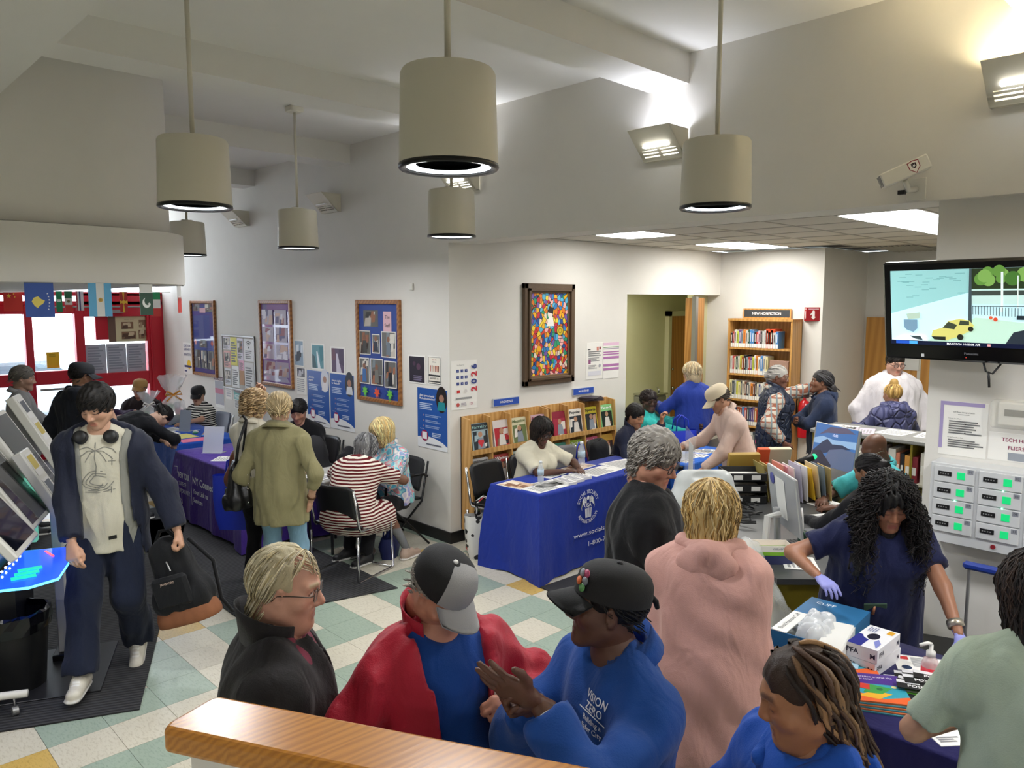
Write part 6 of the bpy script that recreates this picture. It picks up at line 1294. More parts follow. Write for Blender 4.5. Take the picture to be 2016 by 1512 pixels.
def palm(b):
    def ln(P_, w=.0022):
        for u, v in zip(P_, P_[1:]): d_ = Vector(v)-Vector(u); q = Vector((-d_.y, d_.x)).normalized()*w; b.add([(*(Vector(u)+q), 0), (*(Vector(u)-q), 0), (*(Vector(v)-q), 0), (*(Vector(v)+q), 0)], [[0, 1, 2, 3]])
    ln([(.0, -.02), (.006, .04), (-.004, .09), (0, .13)])
    for a in (-2.6, -2.1, -.6, -1.0, .2, 2.9, 1.6): ln([(0, .13), (.05*math.cos(a), .145+.03*math.sin(a)), (.095*math.cos(a), .125+.05*math.sin(a)), (.115*math.cos(a), .10+.045*math.sin(a))])
    for r_ in (.03, .045, .06): ln([(.01+1.5*r_*math.cos(a)+.01*math.sin(3*a), -.05+r_*math.sin(a)) for a in [i*.45+r_*20 for i in range(12)]])
    for q in range(4): ln([(-.07+.02*q, -.12+.008*q), (.0, -.125+.01*q), (.07-.01*q, -.115+.012*q)])
    ln([(.09, .04), (.09, .09)]); ln([(.07, .065), (.11, .065)]); ln([(.08, -.13), (.08, -.09)]); ln([(.06, -.11), (.10, -.11)])
J = P['young'] = person('young man with headphones round his neck walking in a navy jacket and baggy trousers', (1.42, 5.09), 236, 1.84, lean=3, head=(-16, -24, 3), skin='#c69b80', near=2, eyes='down', wr=(.12, .24, .94), wl=(-.42, .05, .93), hr='relax', hl='grip', pr=(-.3, -1, 0), feet=((.10, .30, 0, 4), (-.09, -.20, .05, 6)),
    tops=[dict(m=cl('oatmeal_tee', '#cfcab6'), sleeve=.6, o=.016, hem=.31, name='tee', fold=.004), dict(m=cl('grey_lining', '#8f8f86'), sleeve=0.5, o=.026, hem=.36, open=.105, so=.004, name='lining', spread=.9, ocx=-.02, fold=.001), dict(m=cl('navy_shell', '#1b2032', rough=.6), sleeve=1.95, o=.046, so=.030, hem=.35, open=.145, ocx=-.03, spread=.9, name='jacket', fold=.004)], bottom=dict(m=NVT, o=.034, o2=.055, fold=.009), shoe=dict(c='#d9d3c4', laces=1), hair=dict(style='fringe', c='#14110f', cs=('#14110f', '#1f1914')), extra=young_x)
decal(J, 'tee', palm, J['che']-J['f2'][:, 2]*.02, -J['f2'][:, 0], J['f2'][:, 2], mat('grey_ink', '#86857c', .8), 'palm_print')
decal(J, 'tee', lambda b: b.add([(-.02, -.012, 0), (.022, -.008, 0), (.022, .016, 0), (-.02, .012, 0)], [[0, 1, 2, 3]]), J['wai']-J['f1'][:, 2]*.22-J['f1'][:, 0]*.07, -J['f2'][:, 0], J['f2'][:, 2], BLACK, 'hem_tag')
# ---- people at the entrance
P['gray_left'] = person('man in a grey shirt standing against the bright glass doors', (1.77, 8.85), -15, 1.70, near=0, head=(-10, -8, 0), skin='#a88470', wr=(.18, .34, 1.02), wl=(-.12, .36, 1.0), er=(.5, -.6, -.6), tops=[dict(m=cl('grey_shirt', '#8b8b8b'), sleeve=1.4, hem=.28, collar=.8)], bottom=dict(m=BLK), shoe=dict(c='#2a2a2c'), hair=dict(style='short', c='#6a655e', v=.012))
P['blackcap_back'] = person('person in black hoodie and black cap facing the glass doors', (2.13, 8.19), 40, 1.75, near=0, head=(-30, -4, 0), skin='#8a6248', wr=(.34, .12, .92), wl=(-.34, .12, .92), g=1.12, tops=[dict(m=cl('black_hoodie', '#1d2028'), sleeve=2, o=.03, hem=.30, hood=1.0, fold=.009)], bottom=dict(m=BLK, o=.03), shoe=dict(c='#222224'), hair=dict(style='short', c='#1a1614', v=.006), cap=dict(c='#23262c', yaw=R(-25)))
P['tancap'] = person('seated man in a tan cap and glasses behind the gift baskets', (3.52, 10.84), 232, 1.72, pose='sit', seat=0.42, near=0, head=(0, 2, -6), skin='#b98068', wr=(.2, .3, .70), wl=(-.2, .3, .70), tops=[dict(m=cl('dark_brown_coat', '#2d2426'), sleeve=2, o=.025, collar=.85)], bottom=dict(m=BLK), hair=dict(style='short', c='#4a3a30', v=.005), cap=dict(c='#b08a55', brim='#a47c48'), glasses=dict(c='#c9c9c9', r=.0015))
P['bent'] = person('person in a black top bent over writing at the bright blue table', (2.67, 8.62), 8, 1.66, lean=80, spine=14, near=0, fem=1, head=(0, -72, 0), skin='#c09a84', wr=(.12, .44, .80), wl=(-.10, .42, .80), er=(.9, -.2, .1), el=(-.9, -.2, .1), pr=(0, 0, -1), pl=(0, 0, -1), hr='pinch', tops=[dict(m=cl('black_sweater', '#14151a'), sleeve=1.9, hem=.2)], bottom=dict(m=BLK), shoe=dict(c='#222224'), hair=dict(style='bun', c='#15110f', bun=(0, -.12, .02), br=.035), eyes='down')
P['purple'] = person('seated person in a dark purple jacket partly hidden behind the walking man', (2.88, 10.78), 300, 1.68, pose='sit', seat=.42, lean=10, near=0, head=(0, -15, 0), skin='#a87a60', wr=(.1, .45, .85), wl=(-.2, .5, .9), tops=[dict(m=cl('purple_jacket', '#3a2748'), sleeve=2, o=.03, hood=1)], bottom=dict(m=BLK), shoe=dict(c='#222224'), hair=dict(style='short', c='#1d1714'))
P['striped'] = person('seated woman in a black cap and black and white striped top', (4.12, 10.31), 196, 1.55, pose='sit', seat=0.4, near=1, fem=1, heavy=1, g=1.12, bust=.8, lean=6, head=(28, -4, 0), skin='#b98f78', lip='#9a5a50', wr=(.10, .46, .79), wl=(-.24, .44, .79), er=(.9, 0, -.4), el=(-.9, 0, -.4), pr=(0, 0, -1), pl=(0, 0, -1), tops=[dict(m=stripes('bw_stripes', '#101014', '#e9e6de', .030), sleeve=.85, o=.016, so=.022, hem=.2)], bottom=dict(m=BLK), shoe=dict(c='#222224'), hair=dict(style='short', c='#1a1512', v=.008), cap=dict(c='#141416'), glasses=dict(c='#8a7a6a', r=.0013, metal=.8))
# ---- around the purple table
def hand_head(J): pass
P['curly'] = person('curly sandy haired woman in a cream top with one hand on her head', (2.78, 5.86), 18, 1.61, near=1, fem=1, head=(-8, -22, 0), skin='#c8a08a', hs=1.0, wl=(-.02, .10, 1.57), el=(-.5, .9, .1), hl='relax', pl=(.3, -1, 0), dl=(.3, -.2, 1), wr=(.2, .3, .95), tops=[dict(m=cl('cream_knit', '#d8d2c0'), sleeve=1.9, o=.022, hem=.25, collar=.9)], bottom=dict(m=BLK), shoe=dict(c='#2a2422'), hair=dict(style='fluffy', c='#a98e6a', cs=('#b59a72', '#9a7d58', '#c9b08a'), curl=.014), eyes='down')
def olive_x(J):
    b = MB(); d = unit(J['wr']-J['elr']); b.tube([tuple(J['wr']-d*.045), tuple(J['wr']-d*.030)], .034, 14); b.build('watch', mat('watch_tortoise', '#5a3a22', .3, .3), J['t'], smooth=True)
P['olive'] = person('short haired woman in an olive shirt and light jeans with her back turned', (2.69, 5.27), 42, 1.66, near=1, fem=1, g=0.98, head=(8, -6, 0), skin='#c59a80', wr=(.23, -.02, .86), wl=(-.22, .05, .88), hr='pinch', er=(.7, -.6, -.2), tops=[dict(m=cl('olive_shirt', '#8a8460', .1), sleeve=1.55, o=.022, so=.012, hem=.36, collar=1.0, fold=.008, flare=.015)], bottom=dict(m=DEN, o=.010, fold=.006), shoe=dict(c='#3a3430'), hair=dict(style='short', c='#b09a72', cs=('#bba67e', '#a08a62', '#cdbb96'), v=.016, L=.055, low=-.085), extra=olive_x)
P['dark9'] = person('dark haired person in black seated behind the purple table', (4.11, 7.42), 205, 1.70, pose='sit', near=0, lean=18, head=(20, -24, 0), skin='#b98a72', wr=(.2, .42, .8), wl=(-.2, .42, .8), tops=[dict(m=cl('black_tee', '#121216'), sleeve=1.9, o=.024, g=1.1)], bottom=dict(m=BLK), shoe=dict(c='#222224'), hair=dict(style='short', c='#120f0e', v=.016), eyes='down')
FLOR = blotch('floral_silk', ['#8fd0d0', '#4f9fc0', '#b6e0dc', '#e0607a', '#9ad6cf', '#3f7fb0', '#f0e9e0', '#9a8fd0', '#86ccc8'], 22)
P['floral'] = person('blonde woman in glasses and a turquoise floral blouse seated by the wall', (4.10, 5.85), 186, 1.66, pose='sit', seat=0.43, near=1, fem=1, bust=.6, lean=14, head=(-10, -20, 0), skin='#d0a48c', lip='#b0605a', wr=(.06, .38, .84), wl=(-.10, .38, .84), er=(.8, -.3, -.6), el=(-.8, -.3, -.6), hr='pinch', hl='pinch', pr=(0, -.4, -1), pl=(0, -.4, -1), tops=[dict(m=FLOR, sleeve=1.95, o=.020, so=.028, hem=.2, collar=.85)], bottom=dict(m=BLK), shoe=dict(c='#222224'), hair=dict(style='bob', c='#cdb27a', cs=('#d8c08a', '#bfa066', '#e2d09c'), L=.20), glasses=dict(c='#16161a', r=.0028, h=.020), eyes='down')
RST = stripes('red_white_stripes', '#5e1218', '#e6dfd2', .026, .52)
P['stripes_red'] = person('grey haired woman in a maroon and white striped dress seated with her back turned', (3.50, 5.60), 32, 1.64, pose='sit', seat=0.44, near=1, fem=1, g=1.25, lean=34, spine=16, head=(-6, -40, 0), skin='#7a5340', legskin='#77787a', wr=(.14, .46, .78), wl=(-.14, .48, .78), er=(1, -.1, -.25), el=(-1, -.1, -.25), pr=(0, 0, -1), pl=(0, 0, -1), feet=((.34, .44, 0, -22), (-.02, .36, 0, 10)), tops=[dict(m=RST, sleeve=.75, o=.020, so=.026, hem=.24, name='dress_top', fold=.004)], bottom=dict(m=RST, skirt=.86, o=.030, name='skirt', fold=.005), shoe=dict(c='#b8a090', sole='#efece6'), hair=dict(style='long', c='#6b6b6c', cs=('#7d7d7e', '#4a4a4c', '#a3a3a2', '#5a5a5c'), L=.30, comb=(0, -.35, -1), part=.3))
# ---- around the blue tables
P['ssa'] = person('woman in glasses and a cream top seated at the royal blue table reading', (5.18, 5.03), 266, 1.6, pose='sit', seat=0.44, near=1, fem=1, bust=1.0, g=1.08, lean=16, head=(8, -26, 0), skin='#5a3a2c', lip='#7a3a3a', wr=(-.02, .40, .79), wl=(-.20, .42, .79), er=(.9, -.2, -.3), el=(-.9, -.2, -.3), hr='flat', hl='flat', pr=(0, 0, -1), pl=(0, 0, -1), tops=[dict(m=cl('cream_crepe', '#d9d3bd', .03), sleeve=.85, o=.016, so=.024, hem=.2, ncd=.085, fold=.004)], bottom=dict(m=BLK), shoe=dict(c='#222224'), hair=dict(style='long', c='#17110f', cs=('#17110f', '#241a16'), L=.17), glasses=dict(c='#1c1a1c', r=.0026), eyes='down')
P['navyman'] = person('young man in a navy zip top seated at the black side table', (6.50, 4.93), 285, 1.62, pose='sit', seat=0.43, near=1, lean=14, head=(-20, -14, 0), skin='#b98868', wr=(.2, .36, .78), wl=(-.26, .30, 1.05), el=(-.9, 0, -1), hl='pinch', pl=(0, 1, 0), dl=(0, .1, 1), tops=[dict(m=cl('navy_fleece', '#1b2035'), sleeve=2, o=.022, collar=.9, ch=.07, zip='#8a8a90')], bottom=dict(m=NVT), shoe=dict(c='#222224'), hair=dict(style='short', c='#100d0c', cs=('#100d0c', '#1c1714'), v=.014, top=.014, L=.05, comb=(.3, .2, .3)), eyes='down', beard=.25)
def teal_x(J):
    def st(b):
        for q, w in ((0, .012), (.028, .020), (.056, .012)): b.add([(-.07+q, -.06, 0), (-.07+q+w, -.06, 0), (q+w+.0, .07, 0), (q, .07, 0)], [[0, 1, 2, 3]])
    decal(J, 'sweater', st, J['che']+J['f2'][:, 0]*-.10+J['f2'][:, 2]*.06, -J['f2'][:, 0], J['f2'][:, 2], mat('white_stripe_print', '#e8efee', .7), 'stripe_print')
P['teal'] = person('woman in sunglasses and a teal sweater seated with arms reaching into a bag', (7.27, 5.17), 288, 1.66, pose='sit', near=1, fem=1, heavy=1, g=1.15, bust=.6, head=(-46, 0, 0), skin='#4f362b', lip='#6a3f3a', wr=(.06, .52, .86), wl=(-.16, .56, .92), hr='grip', hl='grip', tops=[dict(m=cl('teal_sweater', '#2fb0aa'), sleeve=1.9, o=.024, name='sweater', hem=.2)], bottom=dict(m=GRYT), shoe=dict(c='#222224'), hair=dict(style='afro', c='#251a18'), glasses=dict(c='#4a3020', dark=1, r=.002), extra=teal_x)
P['blue'] = person('woman with a pale bob in a bright blue tunic pointing with her back turned', (7.65, 4.86), 72, 1.63, near=1, fem=1, g=1.15, head=(12, -6, 0), skin='#c79a82', wl=(-.22, .36, 1.12), el=(-.7, -.6, -.6), hl='point', pl=(0, 0, -1), tops=[dict(m=cl('bright_blue_tunic', '#283f9a'), sleeve=1.9, o=.028, hem=.42, flare=.03)], bottom=dict(m=BLK), shoe=dict(c='#222224'), hair=dict(style='bob', c='#c0ab88', cs=('#c9b694', '#ae986f', '#d8c8a8'), L=.09))
P['pinkcap'] = person('person in a cream cap and pale pink jacket leaning over and pointing at the table', (6.30, 3.54), 140, 1.62, lean=24, near=1, fem=1, head=(0, -28, 0), skin='#b98a70', wr=(.08, .46, 1.0), er=(.6, -.6, -.5), hr='point', pr=(0, 0, -1), wl=(-.18, .35, .85), tops=[dict(m=cl('pale_pink_jacket', '#d8bdb0', rough=.6), sleeve=1.95, o=.024, so=.018, hem=.36, collar=.9, fold=.009)], bottom=dict(m=NVT), shoe=dict(c='#3a3a3c'), hair=dict(style='short', c='#4a4038', v=.008), cap=dict(c='#dfd0b4', tilt=-4), eyes='down')
# ---- by the bookcase
P['vest'] = person('white haired woman in quilted navy vest and plaid shirt, hand on the wall', (7.70, 3.84), -56, 1.66, near=1, fem=1, g=1.15, bust=.5, head=(-20, -6, 0), skin='#7a5242', lip='#7a4a44', wl=(-.02, .56, 1.50), el=(-.6, .2, -1), hl='open', pl=(0, 1, 0), dl=(0, .2, 1), wr=(.29, .04, .90), tops=[dict(m=plaid('plaid_shirt', '#d8cfc0', '#a86a55', '#8a9aa0'), sleeve=1.95, o=.020, so=.024, hem=.34, collar=.9), dict(m=quilt('navy_quilt', '#2a3348'), sleeve=0, o=.040, hem=.38, open=.05, ocx=-.02, name='vest', collar=1.0, ch=.07, spread=.4)], bottom=dict(m=BLK), shoe=dict(c='#222224'), hair=dict(style='bun', c='#b9b6b0', cs=('#c9c6c0', '#9a9894'), bun=(0, -.125, .0), br=.035), glasses=dict(c='#8a7a6a', r=.0013, metal=.6))
P['hoodie'] = person('woman with a dark braided ponytail in a navy hoodie, arms crossed', (7.97, 3.47), 126, 1.61, near=1, fem=1, head=(-4, 4, 0), skin='#8a5f48', wr=(-.06, .26, 1.10), wl=(.08, .24, 1.06), er=(.9, .1, -.6), el=(-.9, .1, -.6), hr='relax', tops=[dict(m=cl('navy_hoodie', '#2a3550'), sleeve=1.95, o=.026, hem=.30, hood=.9)], bottom=dict(m=DKJ), shoe=dict(c='#3a3a3c'), hair=dict(style='pony', c='#2c2a2b', cs=('#3a3839', '#55555a', '#1c1a1b')))
P['white'] = person('heavy man in glasses and a white shirt with hands in his pockets', (8.82, 3.05), 222, 1.80, near=1, heavy=1, g=1.42, belly=.10, sw=1.12, head=(4, -16, 0), skin='#c79a86', wr=(.34, .10, .92), wl=(-.34, .10, .92), er=(1, -.4, 0), el=(-1, -.4, 0), tops=[dict(m=cl('white_dress_shirt', '#d8d4d8', .03, .75), sleeve=1.95, o=.020, so=.030, hem=.20, collar=.9, fold=.008)], bottom=dict(m=cl('slate_trousers', '#3a4152')), shoe=dict(c='#222224'), hair=dict(style='short', c='#1a1512', v=.010), glasses=dict(c='#16161a', r=.0024), eyes='down')
P['puffer'] = person('person with a blond top bun in a slate blue puffer jacket at the counter', (8.33, 2.88), 50, 1.48, near=1, fem=1, head=(4, -4, 0), skin='#a87a60', wr=(.22, .3, 1.0), wl=(-.22, .3, 1.0), g=1.1, tops=[dict(m=quilt('slate_puffer', '#4c4f78', 11), sleeve=2, o=.045, so=.040, hem=.30, hood=1.15, fold=.008, wl=.1)], bottom=dict(m=BLK), shoe=dict(c='#222224'), hair=dict(style='bun', c='#b08a4a', cs=('#c09a58', '#8a6a36', '#d0b070'), bun=(0, -.03, .145), br=.045))
# ---- at the desk
def bald_x(J):
    b = MB(); d = unit(J['wl']-J['ell']); b.tube([tuple(J['wl']-d*.05), tuple(J['wl']-d*.025)], .034, 12); b.build('wristband', mat('wristband', '#a9c9c4', .5, noise=.5, nscale=200), J['t'], smooth=True)
P['bald'] = person('bald man in glasses and a turquoise shirt seated at the desk', (6.20, 2.15), 150, 1.74, pose='sit', near=1, lean=16, g=1.1, head=(-4, -26, 0), skin='#6e4a38', wr=(.14, .46, .80), wl=(-.10, .52, .80), er=(.9, -.2, -.4), el=(-.9, -.2, -.4), hl='relax', pr=(0, 0, -1), pl=(0, 0, -1), tops=[dict(m=cl('turquoise_polo', '#4db8c0'), sleeve=.9, o=.020, so=.030, collar=.85)], bottom=dict(m=NVT), shoe=dict(c='#222224'), hair=dict(style='none', c='#2a1e18'), glasses=dict(c='#c9c2b4', r=.0014, metal=.8), eyes='down', brow=.3, extra=bald_x)
P['bun'] = person('woman with a black hair bun in a black top seated at the desk corner', (5.42, 2.02), 70, 1.60, pose='sit', near=1, fem=1, head=(10, -18, 0), skin='#8a6248', wr=(.2, .36, .76), wl=(-.2, .36, .76), tops=[dict(m=cl('black_top', '#17171c'), sleeve=1.9, o=.018)], bottom=dict(m=BLK), shoe=dict(c='#222224'), hair=dict(style='bun', c='#151214', cs=('#151214', '#2a2629'), bun=(0, -.115, .015), br=.055))
# ---- foreground
def scrubs_x(J):
    c = J['che']+J['f2'][:, 1]*.175+J['f2'][:, 0]*.03-J['f2'][:, 2]*.10; t = J['t']
    b = MB(); b.lathe([(.001, 0), (.022, .003), (.022, .010), (.001, .012)], n=16); to_world_mesh(b, J['f2'] @ rotx(R(-90)), c); o = b.build('badge_reel', mat('reel_blue', '#3a4a7a', .4, noise=.5, nscale=120), t, smooth=True)
    b = MB(); b.tube([tuple(c), tuple(c+V3(0, .012, -.05))], .004, 6); b.build('reel_clip', CHROME, o); b = MB(); b.box((0, 0, 0), (.105, .006, .078), bev=.003); to_world_mesh(b, J['f2'] @ roty(R(8)), c+V3(0, .016, -.095)); b.build('badge_card', mat('badge_green', '#3f5a48', .6), o)
    b = MB(); b.tube([tuple(c+V3(0.005, .022, -.075)), tuple(c+V3(.012, .024, -.12))], .007, 6); b.sphere(tuple(c+V3(0, .022, -.065)), .014, 10, 6, (1, .3, 1)); b.build('key', mat('brass_key', '#b0785a', .4, .5), o, smooth=True)
    b = MB(); d = unit(J['wl']-J['ell']); b.tube([tuple(J['wl']-d*.06), tuple(J['wl']-d*.03)], .036, 14); b.build('bracelet', mat('silver_bracelet', '#b9b2a4', .3, .8, noise=.3, nscale=300), t, smooth=True)
P['scrubs'] = person('woman with long black curls in a navy scrub top and violet gloves', (3.94, 1.40), 214, 1.53, lean=26, belly=0.06, near=2, fem=1, g=1.34, bust=0.6, sw=1.10, head=(6, -22, 3), skin='#9a6a50', lip='#8a4a44', hs=1.06, wr=(.32, .26, 1.03), wl=(-.26, .44, .84), er=(.9, -.5, -.2), el=(-.9, -.4, .2), hr='relax', hl='flat', pr=(-.3, 0, -1), pl=(0, 0, -1), gloves='#8f93d6', tops=[dict(m=cl('navy_scrub', '#171d42'), sleeve=.62, o=.020, so=.028, hem=.38, ncd=.085, flare=.02)], bottom=dict(m=BLK), shoe=dict(c='#222224'), hair=dict(style='curly', c='#0d0b0b', cs=('#0d0b0b', '#181414', '#221c1b')), eyes='down', extra=scrubs_x)
P['pink'] = person('blonde woman in a dusty pink hooded sweatsuit with her back turned', (2.52, 1.51), 24, 1.64, sw=0.94, near=2, fem=1, g=1.02, lean=10, head=(-14, -20, -8), skin='#c99e88', wr=(.10, .26, 1.04), wl=(-.10, .26, 1.04), er=(.25, -.9, -.5), el=(-.25, -.9, -.5), tops=[dict(m=cl('dusty_pink_fleece', '#c0948a', .05), sleeve=1.95, o=.034, so=.034, hem=.44, hood=.92, fold=.009, wl=.16, flare=.03)], bottom=dict(m=cl('dusty_pink_fleece', '#c0948a'), o=.030, o2=.04), shoe=dict(c='#dcd6ce'), hair=dict(style='long', c='#b0935c', cs=('#c2a66c', '#98793f', '#d6bf8c', '#86693a'), L=.36, wave=.009, n=1100, r=.0030))
P['blacktee'] = person('grey haired man in glasses and a black sweater looking down', (2.80, 1.98), -50, 1.76, near=2, heavy=1, g=1.22, belly=.04, head=(-28, -20, 0), skin='#b07f68', wr=(.2, .3, 1.0), wl=(-.2, .3, 1.0), er=(.8, -.5, -.5), tops=[dict(m=cl('black_jersey', '#0f1013', .1), sleeve=1.95, o=.026, so=.028, hem=.32, fold=.008, wl=.12)], bottom=dict(m=BLK), shoe=dict(c='#222224'), hair=dict(style='fluffy', c='#7d7870', cs=('#8b867e', '#5f5a54', '#a39f98'), curl=.006, ears=True, v=.018, top=.010), glasses=dict(c='#16161a', r=.0022), eyes='down')
POLO = cl('royal_polo', '#184690', .05)
def polo_x(J):
    def tx(b): put_text(b, 'VISION', 0, .042, .020, bold=.012); put_text(b, 'ZERO', 0, .016, .020, bold=.012); b.add([(-.06, .010, 0), (.06, .010, 0), (.06, .013, 0), (-.06, .013, 0)], [[0, 1, 2, 3]]); put_text(b, 'Building a', 0, -.012, .014, bold=.01); put_text(b, 'Safer City', 0, -.034, .014, bold=.01)
    decal(J, 'polo_shirt', tx, J['che']-J['f2'][:, 0]*.085+J['f2'][:, 2]*.075, -J['f2'][:, 0], J['f2'][:, 2], mat('white_print', '#eef0f6', .6), 'chest_lettering')
    b = MB(); d = unit(J['wl']-J['ell']); b.tube([tuple(J['wl']-d*.04), tuple(J['wl']-d*.032)], .033, 14); b.build('bracelet', mat('pale_band', '#d8d4cc', .4), J['t'], smooth=True)
P['polo'] = person('man in a black cap with pin badges and royal blue polo, hands gesturing', (1.53, 1.20), 158, 1.67, near=2, g=1.0, head=(-24, 6, 0), skin='#5c3c2c', hs=0.92, wl=(-.12, .26, 1.40), wr=(-.02, .24, 1.35), el=(-.8, -.5, -.6), er=(.8, -.5, -.6), hl='open', hr='talk', dl=(.2, .7, .45), dr=(-.35, .7, .35), pl=(.7, -.3, .6), pr=(-.6, -.2, .7), tops=[dict(m=POLO, sleeve=1.85, o=.022, so=.028, hem=.30, collar=.88, ch=.06, name='polo_shirt', fold=.007, wl=.12)], bottom=dict(m=BLK), shoe=dict(c='#222224'), hair=dict(style='short', c='#0f0d0d', v=.006), cap=dict(c='#121214', tilt=5, strap=1, dots=(('#b0486a', -.046, .100), ('#8a8f96', -.030, .096), ('#6f757c', -.052, .080), ('#d86a30', -.034, .074), ('#5f9a5a', -.050, .060))), extra=polo_x)
def red_x(J):
    W = np.array([v.co for v in garment(J, 'windbreaker').data.vertices])-J['che']; L = W @ J['f2']
    for s in (-1, 1):
        pts = []
        for q in range(12):
            z = .10-.035*q; m = (abs(L[:, 2]-z) < .014) & (L[:, 0]*s > .05) & (L[:, 0]*s < .24) & (L[:, 1] > .06)
            if m.any(): c = L[m]; p = c[np.argmin(c[:, 0]*s)]; pts.append(J['che']+J['f2'] @ (p+np.array([s*.006, .016, 0])))
        if len(pts) > 2: b = MB(); b.tube([tuple(p) for p in pts], .005, 6); b.build('zip_edge', mat('zip_white', '#d8ccc4', .5), garment(J, 'windbreaker'), smooth=True)
    b = MB(); p = J['che']-J['f2'][:, 0]*.085+J['f2'][:, 1]*.165+J['f2'][:, 2]*.06; b.tube([tuple(p), tuple(p-J['f2'][:, 2]*.10+J['f2'][:, 1]*.01), tuple(p-J['f2'][:, 2]*.18)], .0045, 6); b.build('drawstring', mat('red_cord', '#a01a2a', .7), J['t'], smooth=True)
P['red'] = person('man in a grey and black cap, open red windbreaker and blue tee looking down', (1.33, 1.67), 262, 1.64, near=2, heavy=1, g=1.06, belly=0.1, head=(18, -34, 6), skin='#b98068', hs=0.92, wr=(.33, .14, .95), wl=(-.16, .16, 1.20), er=(.9, -.4, -.2), el=(-.9, -.4, -.2), hl='grip', tops=[dict(m=cl('blue_tee', '#123f88'), sleeve=.2, o=.008, so=.0, hem=.32, name='tee', fold=.002), dict(m=cl('red_windbreaker', '#a3152c', .05, .55), sleeve=1.95, o=.036, so=.026, hem=.34, open=.092, spread=.5, collar=.80, ch=.075, name='windbreaker', fold=.012, wl=.12)], bottom=dict(m=BLK), shoe=dict(c='#222224'), hair=dict(style='short', c='#8a857c', v=.005), cap=dict(c='#101012', front='#9a9a9a', brim='#a8a8a8', button='#d8d8d6', tilt=-4, k=1.02), eyes='down', extra=red_x)
P['blackjk'] = person('older man with thinning pale hair, glasses and a black zip jacket', (0.96, 1.90), -28, 1.68, near=2, heavy=1, g=1.06, belly=.05, head=(-14, -8, 0), skin='#c4927c', hs=0.94, wr=(.32, .16, .96), wl=(-.30, .2, .98), tops=[dict(m=cl('maroon_tee', '#6a1f34'), sleeve=.5, o=.014, hem=.26, name='tee'), dict(m=cl('black_softshell', '#171314', .06, .7), sleeve=1.95, o=.028, so=.024, hem=.32, open=.04, spread=-1.2, collar=.80, ch=.075, name='jacket', fold=.008, wl=.14)], bottom=dict(m=BLK), shoe=dict(c='#222224'), hair=dict(style='receding', c='#b3a684', cs=('#c0b492', '#9d906c', '#d4cab0')), glasses=dict(c='#4a443e', r=.0015, metal=.7), lip='#a06a5e')
P['dreads'] = person('woman with brown dreadlocks and a bright blue top looking down', (1.64, 0.72), 152, 1.56, near=2, fem=1, heavy=1, g=1.05, head=(-22, -14, 0), skin='#9a6846', lip='#7a4438', hs=0.96, wr=(.2, .3, .95), wl=(-.2, .3, .95), tops=[dict(m=cl('cobalt_hoodie', '#1b4fac'), sleeve=1.95, o=.026, hem=.3, hood=1.0, fold=.008)], bottom=dict(m=BLK), shoe=dict(c='#222224'), hair=dict(style='dreads', c='#5a4030', cs=('#3a281c', '#6e5238', '#8a6a48', '#2a1c14')), eyes='down')
P['green'] = person('dark haired woman in a heathered mint tee at the navy table', (2.47, 0.42), 24, 1.63, near=2, fem=1, g=0.98, lean=8, head=(4, -18, 0), skin='#b58a70', wr=(.12, .28, 1.0), wl=(-.12, .24, 1.04), er=(.9, -.4, -.6), el=(-.9, -.4, -.6), tops=[dict(m=cl('mint_heather', '#a9b8a4', .16, .9), sleeve=.8, o=.018, so=.018, hem=.34)], bottom=dict(m=NVT), shoe=dict(c='#222224'), hair=dict(style='long', c='#191513', cs=('#191513', '#2a221e', '#3a2c24'), L=.30, r=.003, n=800))
# ================================================================= flags along the bulkhead and across the entrance
def flag(label, c, ang, w, h, items, base, far=False):
    u = Vector((math.cos(ang), math.sin(ang), 0)); M3 = Matrix((u, (0, 0, 1), u.cross(Vector((0, 0, 1))))).transposed()
    o = Vector((c[0], c[1], c[2]-h))-u*w/2
    return sheet('flag', label, 'flag', w, h, items, M3, o, base=base, thick=.002, group='small flags on strings')
star = lambda x, y, r_, c, asp=1: ('p', [(x+(r_ if k % 2 == 0 else r_*.42)*math.sin(k*math.pi/5), y+(r_ if k % 2 == 0 else r_*.42)*asp*math.cos(k*math.pi/5)) for k in range(10)], c)
NZ = 2.475
flag('blue flag with a yellow map shape and an arc of white stars', (1.27, 5.70, NZ), 0, .165, .225, [('r', 0, .97, 1, 1, '#3a4a68'), ('p', [(.22, .45), (.3, .56), (.45, .60), (.55, .52), (.68, .48), (.6, .38), (.5, .34), (.42, .26), (.32, .32)], '#dcc85a')]+[star(.78+.05*math.sin(k*.6), .68-.09*k, .04, '#e8eaf0', .75) for k in range(6)], '#2a4fa0')
flag('light blue and white striped flag with a small gold sun', (1.63, 5.70, NZ), 0, .145, .225, [('r', 0, 0, .34, 1, '#5aa6d0'), ('r', .68, 0, 1, 1, '#5aa6d0'), ('c', .51, .5, .10, '#c8a24a'), ('c', .51, .5, .06, '#a8843a')], '#d8d8d4')
flag('dark green and white flag with a white crescent and star', (1.955, 5.775, NZ), .42, .115, .22, [('r', 0, 0, 1, .72, '#1f4a38'), ('c', .5, .40, .32, '#e8ece8'), ('c', .60, .46, .27, '#1f4a38'), star(.68, .36, .12, '#e8ece8', .55)], '#dcdcd8')
flag('white flag with a red serrated lower half on the bulkhead corner', (2.30, 6.07, NZ), .95, .10, .21, [('r', 0, 0, 1, .45, '#d0382c')]+[('p', [(k/7, .45), ((k+1)/7, .45), ((k+.5)/7, .6)], '#d0382c') for k in range(7)], '#dcdad6')
FZ = 2.50
